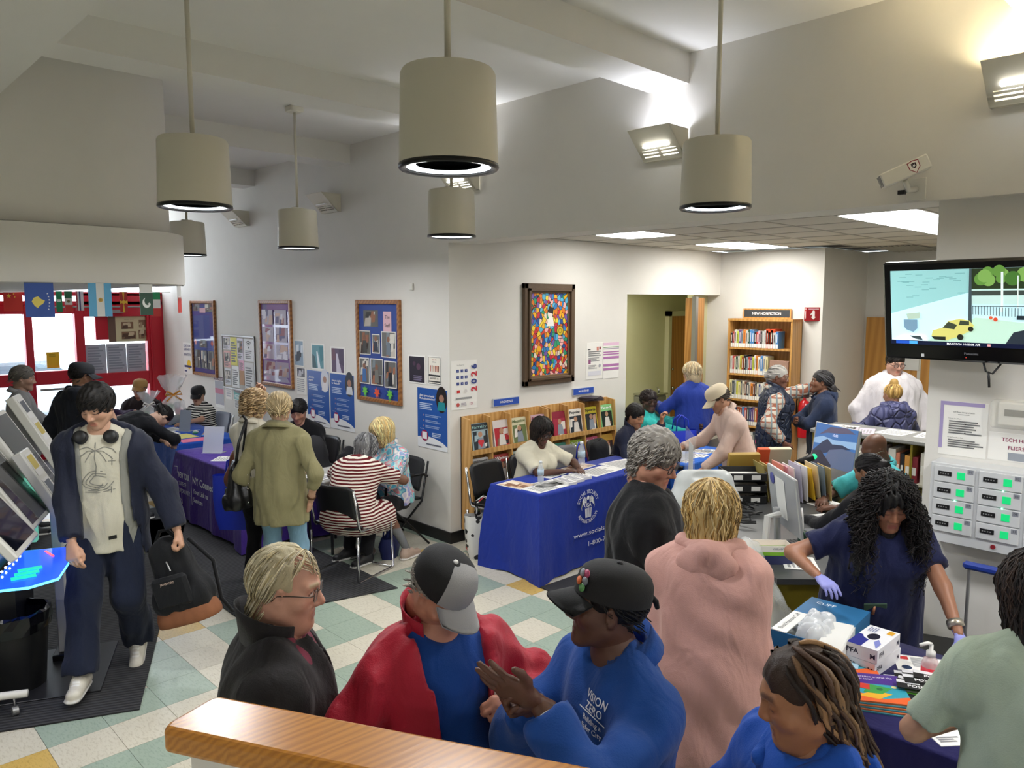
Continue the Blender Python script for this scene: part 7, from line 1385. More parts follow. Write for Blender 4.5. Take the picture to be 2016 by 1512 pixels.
for lab, x, w, h, items, base in (('red flag with yellow stars by the glass doors', 2.46, .23, .28, [star(.3, .75, .14, '#f2d23a'), star(.55, .85, .05, '#f2d23a'), star(.6, .7, .05, '#f2d23a')], '#e03a30'),
        ('narrow green flag with white script', 3.03, .08, .30, [('r', .2, .5, .8, .62, '#e8ece8')], '#1f8a56'), ('narrow green white and red flag with an emblem', 3.15, .10, .29, [('r', 0, .66, 1, 1, '#1f6a46'), ('r', 0, 0, 1, .33, '#c83a34'), ('c', .5, .5, .2, '#7a6a3a')], '#e4e2dc'),
        ('narrow flag with dark blue red and white stripes', 3.30, .10, .28, [('r', 0, 0, .2, 1, '#b03a44'), ('r', .4, 0, .6, 1, '#3a3f70')], '#dcdae0'), ('red flag with radiating yellow sun rays', 3.90, .11, .31, [('p', [(.5, .5), (.35, 1), (.65, 1)], '#e8b83a'), ('p', [(.5, .5), (.35, 0), (.65, 0)], '#e8b83a'), ('p', [(.5, .5), (0, .4), (0, .6)], '#e8b83a'), ('p', [(.5, .5), (1, .4), (1, .6)], '#e8b83a'), ('c', .5, .5, .25, '#e8b83a')], '#b8322c'),
        ('green white and red vertical band flag beside the doors', 4.37, .14, .38, [('r', 0, .70, 1, 1, '#1f8a56'), ('r', 0, 0, 1, .34, '#d03a34')], '#e4e2dc')):
    flag(lab, (x, 12.5, FZ), 0, w, h, items, base)
tag(MB().tube([(2.2, 12.505, FZ), (4.6, 12.505, FZ)], .004, 5).build('bunting_string', WHITE), 'white string carrying the small flags across the entrance', 'string')
tag(MB().tube([(-1, 5.705, NZ+.002), (1.7, 5.705, NZ+.002), (2.0, 5.80, NZ+.002), (2.3, 6.06, NZ+.002), (2.42, 6.3, NZ+.002)], .003, 5).build('bunting_string', WHITE, smooth=True), 'thin white cord along the bulkhead edge holding flags', 'string')
# paper on the door glass
sheet('yellow_notice', 'bright yellow paper notice taped to the glass door', 'notice', .17, .24, [('l', .2, .7, .8, .9, 3, '#b89a10')], WY, (2.93, 12.978, 1.36), base='#f0c01e')
sheet('history_poster', 'sepia history poster with old photographs on the window', 'poster', .60, .40, [('r', 0, 0, .18, 1, '#6f5548'), ('t', .52, .85, .05, 'Kenny 1910', '#b0a080')]+rnd_photo(.32, .5, .62, .78, 5, ['#8a6a50', '#d8c8a8', '#5a4030', '#b09878'])+rnd_photo(.32, .1, .68, .4, 6, ['#8a6a50', '#d8c8a8', '#5a4030', '#b09878'])+rnd_photo(.76, .55, .95, .85, 7, ['#8a6a50', '#d8c8a8', '#5a4030', '#b09878'])+rnd_photo(.74, .1, .95, .45, 8, ['#8a6a50', '#d8c8a8', '#5a4030', '#b09878']), WY, (3.80, 12.975, 1.72), base='#d8cda6')
for q in range(3): sheet('window_notice', 'faded grey notice in the red window, '+('beside the door stile', 'between two like it', 'beside the wide red frame')[q], 'notice', .29, .45, [('l', .1, .1, .9, .92, 9, '#8f93a4')], WY, (3.46+.295*q, 12.975, 1.24), base='#b4b8c8', group='faded notices in the red window')
# street: pale car parked outside
t = thing('parked_car', 'pale blue car parked on the street beyond the glass doors', 'car', (3.6, 19.5, -.2))
CARP = mat('car_paint', '#a9c4d6', .25, coat=.5); b = MB()
prof = [(-2.1, .35), (-2.15, .7), (-1.3, .85), (-.7, 1.35), (.7, 1.38), (1.3, .92), (2.0, .82), (2.1, .4)]
b.add([(x, -.85, z) for x, z in prof]+[(x, .85, z) for x, z in prof], [list(range(8)), list(range(15, 7, -1))]+[[i, 8+i, 8+(i+1) % 8, (i+1) % 8] for i in range(8)]); b.build('car_body', CARP, t, auto=30)
MB().add([(x, -.86, z) for x, z in [(-1.15, .88), (-.66, 1.28), (.64, 1.3), (1.12, .92)]], [[0, 1, 2, 3]]).build('side_window', mat('car_glass', '#26303a', .1), t)
for x in (-1.35, 1.35): MB().cyl((x, -.9, .33), .33, .2, 20, axis='y').build('wheel', BLACK, t, auto=40)
# ================================================================= kiosks by the entrance
KR = math.atan2(.909, .417)   # kiosk local +x runs away along the mat, -y faces across it
t = thing('self_service_kiosk', 'white and teal self service kiosk with tilted screens and a glowing blue shelf', 'kiosk', (.96, 5.34, 0), KR)
KW = mat('kiosk_white', '#d9d7cf', .35); KT = mat('kiosk_teal', '#12504c', .35); KSCR = mat('kiosk_screen', '#0c0d12', .08, coat=.6); KBLUE = mat('lit_acrylic', '#1f52e0', .1, emit=.75); KB2 = mat('lit_acrylic_edge', '#5ac8ff', .2, emit=1.8)
MB().bb(-.30, .42, -.48, .30, 0.011, .02, bev=.003).build('base_plate', mat('kiosk_plate', '#1d1d20', .4), t)
MB().bb(-.10, .30, -.02, .22, .02, .80).build('lower_cabinet', BLACK, t); MB().bb(-.36, .34, .02, .10, .80, 1.25).build('back_panel', KT, t)
MB().bb(.30, .36, -.06, .04, .80, 1.22, bev=.006).build('light_column', mat('mint_glow', '#7fd8c0', .4, emit=.35), t)
sh_ = MB(); sh_.prism([(-.62, -.02), (-.62, -.22), (-.52, -.34), (.08, -.34), (.08, -.02)], .80, .815); sh_.build('lit_shelf', KBLUE, t)
MB().tube([(-.62, -.02, .8075), (-.62, -.22, .8075), (-.52, -.34, .8075), (.08, -.34, .8075), (.08, -.02, .8075)], .008, 6).build('shelf_edge', KB2, t)
for k in range(9): MB().sphere((-.58+k*.075, -.03, .83), .007, 8, 6).build('shelf_led', mat('led_white', '#dff4ff', .3, emit=6), t)
MB().box((-.04, -.20, .818), (.14, .012, .004), rz=.5).build('scan_line', mat('red_line', '#ff4a5a', .3, emit=1.5), t)
for q in range(3): MB().box((-.46+q*.07, -.16, .82), (.05, .12, .004), rz=.3).build('shelf_card', mat('aqua_card', '#1fd0b0', .4, emit=.5), t)
def screen_panel(cx, cy, cz, w, h, pitch, yaw, name, parent, bez=.035, lit=None):
    M = Matrix.Translation((cx, cy, cz)) @ Matrix.Rotation(yaw, 4, 'Z') @ Matrix.Rotation(pitch, 4, 'X')
    b = MB(); b.box((0, 0, 0), (w, .05, h), bev=.008); b.xf(M); o = b.build(name, KW, parent); b = MB(); b.box((0, -.026, 0), (w-2*bez, .004, h-2*bez)); b.xf(M); b.build('screen_glass', KSCR, o); return o
screen_panel(-.36, -.02, 1.14, .46, .46, R(-36), 0, 'near_display', t); screen_panel(.10, .02, 1.22, .44, .56, R(-32), 0, 'middle_display', t, .03); screen_panel(.56, .06, 1.34, .44, .62, R(-30), 0, 'far_display', t, .03)
# card tower at the kiosk's side
def card_tower(label, loc, z1, L):
    t = thing('card_tower', label, 'card rack', loc, KR, 'leaning card towers'); MB().bb(-.10, .10, -.03, .03, .06, z1, bev=.006).build('column', KW, t); MB().bb(-.14, .14, -.06, .06, .011, .06, bev=.006).build('foot', BLACK, t)
    M = Matrix.Translation((0, 0, z1)) @ Matrix.Rotation(R(-28), 4, 'X'); b = MB(); b.bb(-.10, .10, -.03, .03, -.01, L, bev=.006); b.xf(M); b.build('leaning_column', KW, t)
    for q in range(int(z1/.17)): sheet('info_card', '', '', .12, .12, [('r', .1, .35, .9, .9, ('#3a3d42', '#6a6f78', '#2b2b30')[q % 3]), ('l', .1, .05, .9, .3, 3, '#888888')], WY, (-.06, -.033, .2+q*.15), base='#e0deda', parent=t)
    for q in range(int(L/.19)): sheet('info_card', '', '', .14, .16, [('r', .1, .3, .9, .9, ('#6a6f78', '#c9b45a', '#4a4d55')[q % 3])], M.to_3x3() @ WY, M @ Vector((-.07, -.033, .04+q*.19)), base='#e0deda', parent=t)
card_tower('tall white tower of information cards at the kiosk\'s glowing shelf', (1.27, 5.58, 0), 1.02, .42)
card_tower('white leaning tower of information cards behind the kiosk near the doors', (1.52, 6.5, 0), 1.10, .62)
t = thing('waste_bin', 'black waste bin with a crumpled black liner beside the kiosk', 'bin', (.93, 5.30, 0.011))
b = MB(); b.lathe([(.15, 0), (.185, .42), (.19, .44), (.175, .44), (.14, .02)], n=20); b.build('bin_body', BLACK, t, auto=40)
b = MB(); rr = random.Random(3); pr_ = []
for i, (r_, z) in enumerate(((.19, .36), (.197, .42), (.192, .47), (.175, .475), (.165, .40))):
    for k in range(28): a = 2*math.pi*k/28; j = .010*rr.random(); pr_.append(((r_+j)*math.cos(a), (r_+j)*math.sin(a), z+.02*rr.random()*(1 if i in (0, 2, 3) else .2)))
b.add(pr_, [[i*28+k, i*28+(k+1) % 28, (i+1)*28+(k+1) % 28, (i+1)*28+k] for i in range(4) for k in range(28)]); b.build('liner', mat('bin_liner', '#0c0c0e', .2), t)
t = thing('rolling_stand', 'white rolling stand base with a caster beside the mat edge', 'stand', (.78, 4.95, 0))
MB().tube([(-.5, .28, .13), (.12, -.06, .13)], .022, 12).build('foot_bar', WHITE, t, smooth=True); MB().tube([(.06, -.03, .11), (.06, -.03, .06)], .008).build('caster_stem', CHROME, t); MB().cyl((.045, -.03, .036), .026, .03, 16, axis='x').build('wheel', GREYM, t); MB().cyl((-.42, .24, .036), .026, .03, 16, axis='x').build('wheel', GREYM, t)
# ================================================================= bags
def bag_body(name, m, parent, w, d, h, loc=(0, 0, 0), seed=0, res=.014, taper=.85, lump=.010, rz=0):
    F = Field((-w, -d, -.05), (w, d, h+.08), res); F.rc((-w*.28, 0, h*.22), (w*.28, 0, h*.22), d*.48, d*.48, k=.06, sq=((0, 0, 1), 1)); F.rc((0, 0, h*.2), (0, 0, h*.82), w*.46, w*.46*taper, k=.08, sq=((0, 1, 0), d/w)); F.folds(lump, seed, .09); F.cutplane((0, 0, 0.0), (0, 0, -1)); V, Q = F.mesh(); V = V @ rotz(rz).T+np.array(loc); return np_obj(name, [(V, Q, None)], m, parent)
yl = wpt(P['young'], P['young']['wl'])
t = thing('backpack', 'black backpack with a tan leather bottom carried by the walking man', 'backpack', (yl.x+.06, yl.y-.02, yl.z-.60), R(-20)); t.rotation_euler = (R(0), R(-16), R(-48))
BPK = cl('backpack_nylon', '#17181b', .1, .7); bag_body('pack', BPK, t, .33, .22, .46, (0, 0, .06), 5, lump=.006); bag_body('leather_base', mat('tan_suede', '#8a5636', .8, noise=.1), t, .335, .225, .13, (0, 0, .0), 6, lump=.003)
pk = MB(); pk.box((0, -.105, .23), (.24, .05, .20), bev=.02); o = pk.build('front_pocket', BPK, t, auto=40); b = MB(); s0 = 0; b.col = '#c9b0a0'; put_text(b, 'JANSPORT', 0, 0, .014, bold=.02); b.xf(Matrix.Translation((0, -.132, .285)) @ WY.to_4x4()); b.build('brand_patch', vcmat('print_ink'), o)
MB().tube([(-.08, 0, .52), (-.02, 0, .60), (.03, 0, .60), (.08, 0, .52)], .012, 8).build('grab_loop', BPK, t, smooth=True)
for s in (-1, 1): MB().tube([(s*.10, .08, .50), (s*.17, .16, .30), (s*.16, .13, .05), (s*.2, .14, -.06)], .013, 6).build('shoulder_strap', BPK, t, smooth=True)
MB().tube([(.02, -.10, .42), (.04, -.12, .36)], .006).build('zip_pull', CHROME, t)
ol = P['olive']; sl_ = wpt(ol, ol['shl'])
t = thing('shoulder_bag', 'black leather shoulder bag with metal studs on the olive shirt woman', 'handbag', (sl_.x-.10, sl_.y+.10, .80), R(45))
BLTH = mat('black_leather', '#121214', .35, bump=.3, bscale=90); bag_body('bag', BLTH, t, .24, .17, .34, (0, 0, 0), 9, lump=.012)
for s in (-1, 1): MB().tube([(s*.07, 0, .30), (s*.06+.03, -.02, .50), (.06, -.05, .66), (.08, -.02, .69)], .011, 6).build('strap', BLTH, t, smooth=True)
for k in range(9): MB().sphere((-.08+.018*(k % 3), -.095, .06+.035*k), .008, 8, 6).build('stud', CHROME, t)
ROYAL = mat('royal_tote', '#1c36c4', .5, noise=.05, bump=.1, bscale=20)
def tote(label, loc, rz, w=.30, h=.36, d=.12, m=None, name='tote_bag', lean_=0):
    t = thing(name, label, 'bag', loc, rz, 'tote bags'); m = m or ROYAL; n = 10; vs = []
    for z, k in ((0, .80), (.1, .95), (h*.6, 1), (h, 1.02)):
        for i in range(n*2):
            a = 2*math.pi*i/(n*2); ca, sa = math.cos(a), math.sin(a); vs.append((w/2*k*math.copysign(abs(ca)**.4, ca), d/2*k*math.copysign(abs(sa)**.6, sa)*(1 if z < h else .6)+.008*math.sin(5*a+z*20), z))
    b = MB(); N2 = n*2; b.add(vs, [[j*N2+i, j*N2+(i+1) % N2, (j+1)*N2+(i+1) % N2, (j+1)*N2+i] for j in range(3) for i in range(N2)]+[list(range(N2))[::-1]]); b.build('bag', m, t, auto=60)
    for s in (-1, 1): MB().tube([(-w*.22, s*d*.28, h-.01), (-w*.18, s*d*.2, h+.12), (0, s*.02, h+.17), (w*.18, s*d*.2, h+.12), (w*.22, s*d*.28, h-.01)], .008, 5).build('handle', m, t, smooth=True)
    return t
tote('royal blue tote bag hanging in front of the purple table', (2.72, 6.10, .45), R(-40), .40, .46, .14)
tote('royal blue shopping bag between the seated woman in teal and the pink jacket', (7.25, 4.74, .58), R(-30), .36, .34, .2)
tote('small blue bag standing on the grey backed chair', (5.98, 5.12, .48), R(10), .2, .24, .1)
tote('dark blue bag on the floor under the small grey table', (3.98, 5.72, 0), R(40), .3, .2, .16, mat('navy_bag', '#18235e', .6))
tote('royal blue bag on the floor below the navy table end', (4.22, .72, 0), R(20), .42, .55, .3, mat('ikea_blue', '#15308e', .5))
tote('blue bag on the floor behind the desk by the bookcase', (7.75, 3.40, .0), R(20), .3, .3, .2, mat('navy_blue_bag', '#1c3f96', .6))
BRN = mat('brown_leather', '#6a3a26', .5, noise=.15); t = thing('brown_purse', 'brown leather purse at the hip of the curly haired woman', 'handbag', (2.70, 6.02, .84), R(30)); bag_body('bag', BRN, t, .2, .16, .28, seed=12, lump=.006); MB().tube([(-.05, 0, .26), (.02, 0, .46), (.1, -.02, .58)], .01, 6).build('strap', BRN, t, smooth=True)
ho = P['hoodie']; hs_ = wpt(ho, ho['shr'])
t = thing('floral_tote', 'floral pink patterned tote bag on the hoodie woman\'s shoulder', 'bag', (hs_.x-.12, hs_.y-.14, .84), R(-30)); FB = blotch('floral_bag', ['#c9506a', '#e8d0c0', '#3a2f4a', '#d87a86', '#6a8a5a', '#f0b0a0', '#7a4a8a', '#c98a4a'], 32); bag_body('bag', FB, t, .30, .18, .30, seed=14, lump=.012); MB().tube([(-.08, 0, .27), (-.02, .03, .45), (.05, .05, .58)], .012, 6).build('strap', FB, t, smooth=True)
# polka dot bag
def dots_mat():
    tm = NT('polka_dots'); v = tm.new('ShaderNodeTexVoronoi', feature='F1', Scale=13.0, Randomness=.75); tm.link(tm.coord(), v.inputs['Vector']); lt = tm.new('ShaderNodeMath', operation='LESS_THAN'); lt.inputs[1].default_value = .44; tm.link(v.outputs['Distance'], lt.inputs[0])
    sp = tm.new('ShaderNodeSeparateColor'); tm.link(v.outputs['Color'], sp.inputs[0]); c = tm.ramp(sp.outputs[0], [(0, '#141416'), (.62, '#b02030'), (.78, '#d8d6d2')], 'CONSTANT'); mx = tm.new('ShaderNodeMix', data_type='RGBA'); mx.inputs[6].default_value = (*lin('#dcdad4'), 1); tm.link(lt.outputs[0], mx.inputs[0]); tm.link(c, mx.inputs[7]); tm.link(mx.outputs[2], tm.b.inputs['Base Color']); tm.b.inputs['Roughness'].default_value = .5; return tm.m
t = tote('white tote bag with black and red polka dots on the floor by the blue table', (4.60, 5.10, 0), R(-35), .36, .40, .20, dots_mat())
t = thing('daypack', 'black and beige daypack standing beside the chair of the navy man', 'backpack', (6.12, 4.98, .47), R(-20)); bag_body('pack', BPK, t, .28, .2, .42, seed=21, lump=.006); bag_body('beige_pocket', mat('beige_nylon', '#c9b89e', .8), t, .22, .13, .18, (0, -.10, .03), 22, lump=.004); MB().tube([(-.05, 0, .40), (0, 0, .46), (.05, 0, .40)], .01).build('grab_loop', BPK, t, smooth=True)
t = thing('event_bag', 'black bag with white lettering standing behind the purple table', 'bag', (3.93, 6.98, .46), R(-45)); bag_body('bag', mat('charcoal_cloth', '#232327', .8), t, .36, .22, .46, seed=23, lump=.008); cloth_print(t, lambda b: put_text(b, 'for your', 0, 0, .05, bold=.02), Matrix.Translation((0, -.118, .10)) @ WY.to_4x4())
t = thing('black_rucksack', 'black rucksack with loose straps beside the lettered bag', 'backpack', (4.16, 6.62, .46), R(-30)); bag_body('pack', BPK, t, .34, .22, .36, seed=25, lump=.01); MB().tube([(0, 0, .34), (.16, -.02, .44), (.26, 0, .47)], .012, 6).build('strap', BPK, t, smooth=True)
tag(MB().bb(-.25, .25, -.2, .2, 0, .46).build('side_bench', BLACK, loc=(4.10, 6.85, 0)), 'low black bench holding the bags by the wall', 'bench')
sheet('thigh_sheet', 'white form lying on the small grey table', 'paper', .21, .28, [('l', .1, .1, .9, .9, 9, '#8a8a92')], Matrix.Rotation(R(20), 3, 'Z'), (3.54, 6.12, .724), base='#f0efec')
# ================================================================= things on the tables
def paper(label, x, y, w, h, rz, items, z=.752, base='#efeeea', name='leaflet', cat='leaflet', group=None, n=1, th=.003):
    M3 = Matrix.Rotation(rz, 3, 'Z'); return sheet(name, label, cat, w, h, items, M3, (x, y, z+th), base=base, thick=th, group=group)
LN = lambda c='#9a9a9a', n=10: [('l', .1, .08, .9, .92, n, c)]
paper('tan photo leaflet on the near corner of the royal blue table', 4.50, 4.52, .22, .28, .1, rnd_photo(.05, .05, .95, .95, 3, ['#d8b89a', '#b08060', '#efe0cc', '#8a6048']))
paper('large white form at the front corner of the royal blue table', 4.52, 4.32, .42, .20, .02, LN(n=7))
paper('white form under the larger form on the royal blue table', 4.66, 4.42, .30, .2, -.1, LN(n=7), base='#f3f2ee')
for q in range(3):
    o = tag(MB().bb(0, .10, 0, .21, 0, .022).build('leaflet_stack', mat('stack_paper', '#e9e8e2', .7), loc=(4.90+q*.125, 4.33+q*.02, .753), rz=R(-8)), 'thick stack of folded white leaflets, one of a row on the royal blue table', 'leaflets', 'white leaflet stacks'); sheet('cover', '', '', .10, .21, LN('#8a8a98', 8), Matrix.Identity(3), (0, 0, .0235), base='#f0efec', parent=o)
paper('open white booklet beside the bottle on the royal blue table', 5.34, 4.38, .42, .24, .06, LN(n=8)); paper('white booklet in front of the reading woman', 4.98, 4.62, .3, .18, .15, LN(n=8)); paper('tan and white brochure at the back of the royal blue table', 5.38, 4.66, .34, .18, .1, rnd_photo(.05, .05, .95, .95, 8, ['#d9c2ae', '#b08068', '#e9e0d4', '#a89888']))
paper('sheaf of white forms at the right end of the royal blue table', 5.75, 4.42, .4, .3, -.08, LN(n=10))
tag(MB().bb(0, .08, 0, .155, 0, .009, bev=.003).build('smartphone', mat('phone_black', '#0d0d10', .12), loc=(5.28, 4.72, .753), rz=.9), 'black smartphone lying on the royal blue table', 'phone')
for x, y, s, lab in ((4.83, 4.60, .92, 'small clear water bottle near the end of the royal blue table'), (5.62, 4.80, 1.15, 'tall clear water bottle beside the open booklets')):
    t = thing('water_bottle', lab, 'bottle', (x, y, .753), 0, 'water bottles'); b = MB(); b.lathe([(.028*s, 0), (.031*s, .008*s), (.031*s, .05*s), (.028*s, .06*s), (.031*s, .07*s), (.031*s, .13*s), (.015*s, .175*s), (.013*s, .19*s)], n=18); b.build('bottle', mat('bottle_plastic', '#e4ecf0', .08, alpha=.35), t, smooth=True)
    MB().lathe([(.0318*s, .072*s), (.0318*s, .125*s)], n=18).build('label', mat('bottle_label', '#b9cfe0', .5, noise=.3, nscale=60), t, smooth=True); MB().lathe([(.015*s, .186*s), (.015*s, .205*s), (.001, .207*s)], n=14).build('cap', mat('bottle_cap', '#e8eef2', .4), t, smooth=True)
paper('blue folder on the black side table', 6.36, 4.78, .30, .2, .05, [], .742, '#2a62c8'); 
for q, (x, y, r_) in enumerate(((6.45, 4.14, .1), (6.62, 4.22, -.1), (6.80, 4.16, .2), (6.98, 4.24, 0), (7.12, 4.16, .3))): paper(['white pamphlet at the corner of the Healthy Homes table', 'white pamphlet with green bands on the Healthy Homes table', 'small pamphlet fan in the middle of the Healthy Homes table', 'pale blue pamphlet on the Healthy Homes table', 'white card at the far part of the Healthy Homes table'][q], x, y, .16, .22, r_, [('r', .1, .6, .9, .9, ('#9ab0c0', '#7aa06a', '#b0a8c0', '#c0b090', '#88a0b8')[q])]+LN(n=6))
tag(bag_body('plastic_sleeves', mat('clear_wrap', '#e4e6ea', .1, alpha=.5), None, .3, .24, .06, (6.55, 4.34, .75), 31, res=.012, lump=.012), 'clear plastic wrapped papers on the Healthy Homes table', 'packaging')
# purple and far blue tables
t = thing('sign_holder', 'clear acrylic sign holder leaning on the purple table', 'sign holder', (3.30, 7.95, .752), R(-50)); b = MB(); b.box((0, 0, .14), (.22, .006, .28), rot=Matrix.Rotation(R(-14), 3, 'X')); b.build('panel', mat('acrylic', '#dfe3ee', .05, alpha=.55), t); MB().bb(-.11, .11, -.06, .06, 0, .005).build('foot', MATS['acrylic'], t)
paper('printed card beside the acrylic sign on the purple table', 3.20, 7.42, .24, .16, .8, LN(n=5)); paper('small blue leaflet at the near end of the purple table', 3.62, 6.78, .18, .1, 0, [('r', .1, .2, .9, .8, '#5a78b0')])
for lab, x, y, z, w, d, h, rz in (('brown cardboard box open behind the acrylic sign', 3.66, 8.50, .0, .34, .30, .90, .2), ('smaller brown carton beside the striped shirt woman', 3.98, 8.72, 0, .26, .22, .80, -.2)):
    t = thing('cardboard_box', lab, 'box', (x+.36, y, z), rz, 'cardboard boxes'); m_ = mat('cardboard', '#8a6a48', .8, noise=.08); b = MB(); b.bb(-w/2, w/2, -d/2, d/2, 0, h); b.build('carton', m_, t); MB().box((0, -d/2-.04, h+.02), (w, .10, .004), rot=Matrix.Rotation(.5, 3, 'X')).build('flap', m_, t)
paper('yellow sheet on the bright blue table', 3.24, 9.0, .34, .30, .1, [], base='#d8cf6a', name='paper_sheet', cat='paper'); paper('bright pink sheet on the corner of the bright blue table', 3.28, 8.74, .30, .22, -.05, [], base='#e0608a', name='paper_sheet', cat='paper')
for q, (x, y) in enumerate(((3.28, 9.40), (3.45, 9.62), (3.30, 9.8))): paper(['white sign up sheet under the writing hand', 'white form beyond the sign up sheet', 'white form at the far end of the bright blue table'][q], x, y, .22, .28, .2*q, LN(), name='paper_sheet', cat='paper')
rr = random.Random(8)
for q in range(7): tag(MB().box((0, 0, .012), (.07+.03*rr.random(), .05, .022), bev=.008).build('snack_packet', mat('packet_%d' % q, ('#2f6fc0', '#e0a030', '#d8d8dc', '#c04a3a', '#3f8f6a', '#e8e4da', '#4a6ab0')[q], .35), loc=(3.62+.04*(q % 4), 8.98+.07*q, .753), rz=rr.random()*3), ('blue', 'orange', 'silver', 'red', 'green', 'cream', 'slate blue')[q]+' snack packet scattered on the bright blue table', 'snack', 'snack packets')
def basket(label, loc, s, bow):
    t = thing('gift_basket', label, 'gift basket', loc, 0, 'cellophane gift baskets'); MB().lathe([(.10*s, 0), (.13*s, .10*s), (.135*s, .11*s)], n=18).build('basket', mat('wicker', '#6f8a72', .7, noise=.3, nscale=90), t, smooth=True)
    rr = random.Random(int(s*100)); b = MB(); n = 18; rows_ = [(.10, 0), (.15, .12), (.12, .26), (.035, .34), (.10, .44), (.16, .52)]
    for i, (r_, z) in enumerate(rows_):
        for k in range(n): a = 2*math.pi*k/n; j = 1+(.25*rr.random()-.1)*(1 if i > 1 else .4); b.v.append((r_*s*j*math.cos(a), r_*s*j*math.sin(a), z*s+(.05*s*rr.random() if i == 5 else 0)))
    for i in range(5):
        for k in range(n): b.f.append([i*n+k, i*n+(k+1) % n, (i+1)*n+(k+1) % n, (i+1)*n+k]); b.mi.append(0); b.fc.append(None)
    b.build('cellophane', mat('cellophane', '#f4f6fa', .06, alpha=.35, spec=.9), t)
    for k in range(5): MB().sphere((.06*s*math.cos(k*1.3), .06*s*math.sin(k*1.3), .14*s+.02*k*s), .045*s, 10, 6).build('item', mat('gift_item_%d' % k, ('#d86a8a', '#e8e4da', '#d8a040', '#7aa07a', '#c9c9d0')[k], .5), t, smooth=True)
    b = MB(); 
    for s_ in (-1, 1): b.tube([(0, -.04*s, .34*s), (s_*.07*s, -.05*s, .38*s), (s_*.09*s, -.05*s, .34*s), (0, -.04*s, .335*s), (s_*.08*s, -.06*s, .27*s)], .012*s, 5)
    b.build('bow', mat('bow_'+bow.strip('#'), bow, .4), t, smooth=True)
basket('cellophane gift basket with an orange bow on the far end of the blue table', (3.72, 10.22, .752), 1.15, '#d8902a'); basket('smaller cellophane gift basket with a white bow on the blue table', (3.40, 10.18, .752), .85, '#e8e4e0')
t = thing('flyer_stand', 'small acrylic flyer stand on the bright blue table', 'sign holder', (3.62, 9.55, .752), R(-60)); MB().box((0, 0, .13), (.16, .006, .26), rot=Matrix.Rotation(R(-10), 3, 'X')).build('panel', mat('flyer_grey', '#8f98a8', .4), t); MB().bb(-.08, .08, -.05, .05, 0, .006).build('foot', MATS['acrylic'], t)
# ================================================================= circulation desk
DT = mat('desk_top', '#4a4b4c', .35, noise=.06); DY = mat('desk_mustard', '#8a7a1f', .5, noise=.04); DRED = mat('desk_red', '#8e1c2c', .5)
t = thing('circulation_desk', 'large curved desk with a dark grey top and mustard panels', 'desk', (0, 0, 0))
outer = [(4.06, 1.98), (4.30, 2.42), (5.15, 3.15), (6.0, 3.38), (7.38, 3.25)]; inner = [(7.38, 2.55), (6.7, 2.50), (6.05, 2.52), (5.68, 2.42), (5.45, 2.25), (5.2, 2.0), (4.7, 1.80), (4.25, 1.79)]
MB().prism(outer+inner, .725, .76).build('worktop', DT, t)
def wallstrip(pts, z0, z1, th, name, m):
    b = MB()
    for u, v in zip(pts, pts[1:]):
        u, v = Vector(u), Vector(v); d_ = (v-u).normalized(); q = Vector((-d_.y, d_.x))*th; b.prism([tuple(u), tuple(v), tuple(v-q), tuple(u-q)][::-1], z0, z1)
    return b.build(name, m, t)
sc_ = lambda L_: [(5.6+(x-5.6)*.985, 2.5+(y-2.5)*.95) for x, y in L_]
wallstrip(sc_(outer), 0, .725, .03, 'front_panel', DY); wallstrip(sc_([(4.7, 1.80), (4.25, 1.79), (4.06, 1.98)]), 0, .725, .03, 'end_panel', DY); MB().box((4.13, 2.07, .36), (.03, .10, .72), rz=.45).build('corner_post', DRED, t)
wallstrip(sc_(inner[:6]), 0.1, .725, -.03, 'inner_panel', DY)
tc = thing('service_counter', 'raised service counter with a grey top and shelves of binders', 'counter', (7.62, 2.35, 0))
MB().bb(-.28, .32, -.95, .95, 1.06, 1.10, bev=.008).build('counter_top', mat('counter_grey', '#8f8f8c', .4), tc); MB().bb(.20, .24, -.93, .93, 0, 1.06).build('back_panel', DY, tc)
for z in (.70, .32): MB().bb(-.26, .20, -.93, .93, z-.02, z).build('shelf', mat('counter_shelf', '#c9c4b4', .5), tc)
for y in (-.93, 0, .91): MB().bb(-.26, .20, y, y+.02, 0, 1.06).build('divider', DY, tc)
rr = random.Random(12); y = .86
for q in range(22):
    w = .03+rr.random()*.035; h = .24+rr.random()*.06; c = ('#1f2024', '#e4e0d6', '#c23a34', '#e9e6de', '#d8886a', '#2b2b30', '#e0a050', '#8a2f3a', '#dcd8cc', '#3a3f70', '#f0eee8')[q % 11]
    if y-w < -.9: break
    b = MB(); b.col = c; b.bb(-.14, .12, -w, 0, 0, h, bev=.003); b.col = '#f2f0ea'; b.bb(-.141, -.14, -w*.8, -w*.2, h*.3, h*.6)
    tag(b.build('binder', vcmat('book_cover'), loc=(7.52, 2.35+y, .70)), ('black', 'cream', 'red', 'white', 'salmon', 'charcoal', 'amber', 'maroon', 'pale', 'indigo', 'ivory')[q % 11]+' binder on the shelf under the service counter', 'binder', 'binders under the counter'); y -= w+.004+(.02 if y < .05 and y > 0 else 0)
for q, (x, yy, rz, c) in enumerate(((7.45, 2.95, .1, '#eceae6'), (7.5, 2.5, -.1, '#f2f1ee'), (7.55, 2.15, .05, '#f0efea'), (7.42, 2.72, .3, '#d8c4d4'))): paper(['white catalogue lying on the service counter', 'open white booklet on the service counter', 'white forms at the near end of the service counter', 'pink tinted flyer on the service counter'][q], x, yy, .34, .26, rz, LN(n=8), 1.101, c)
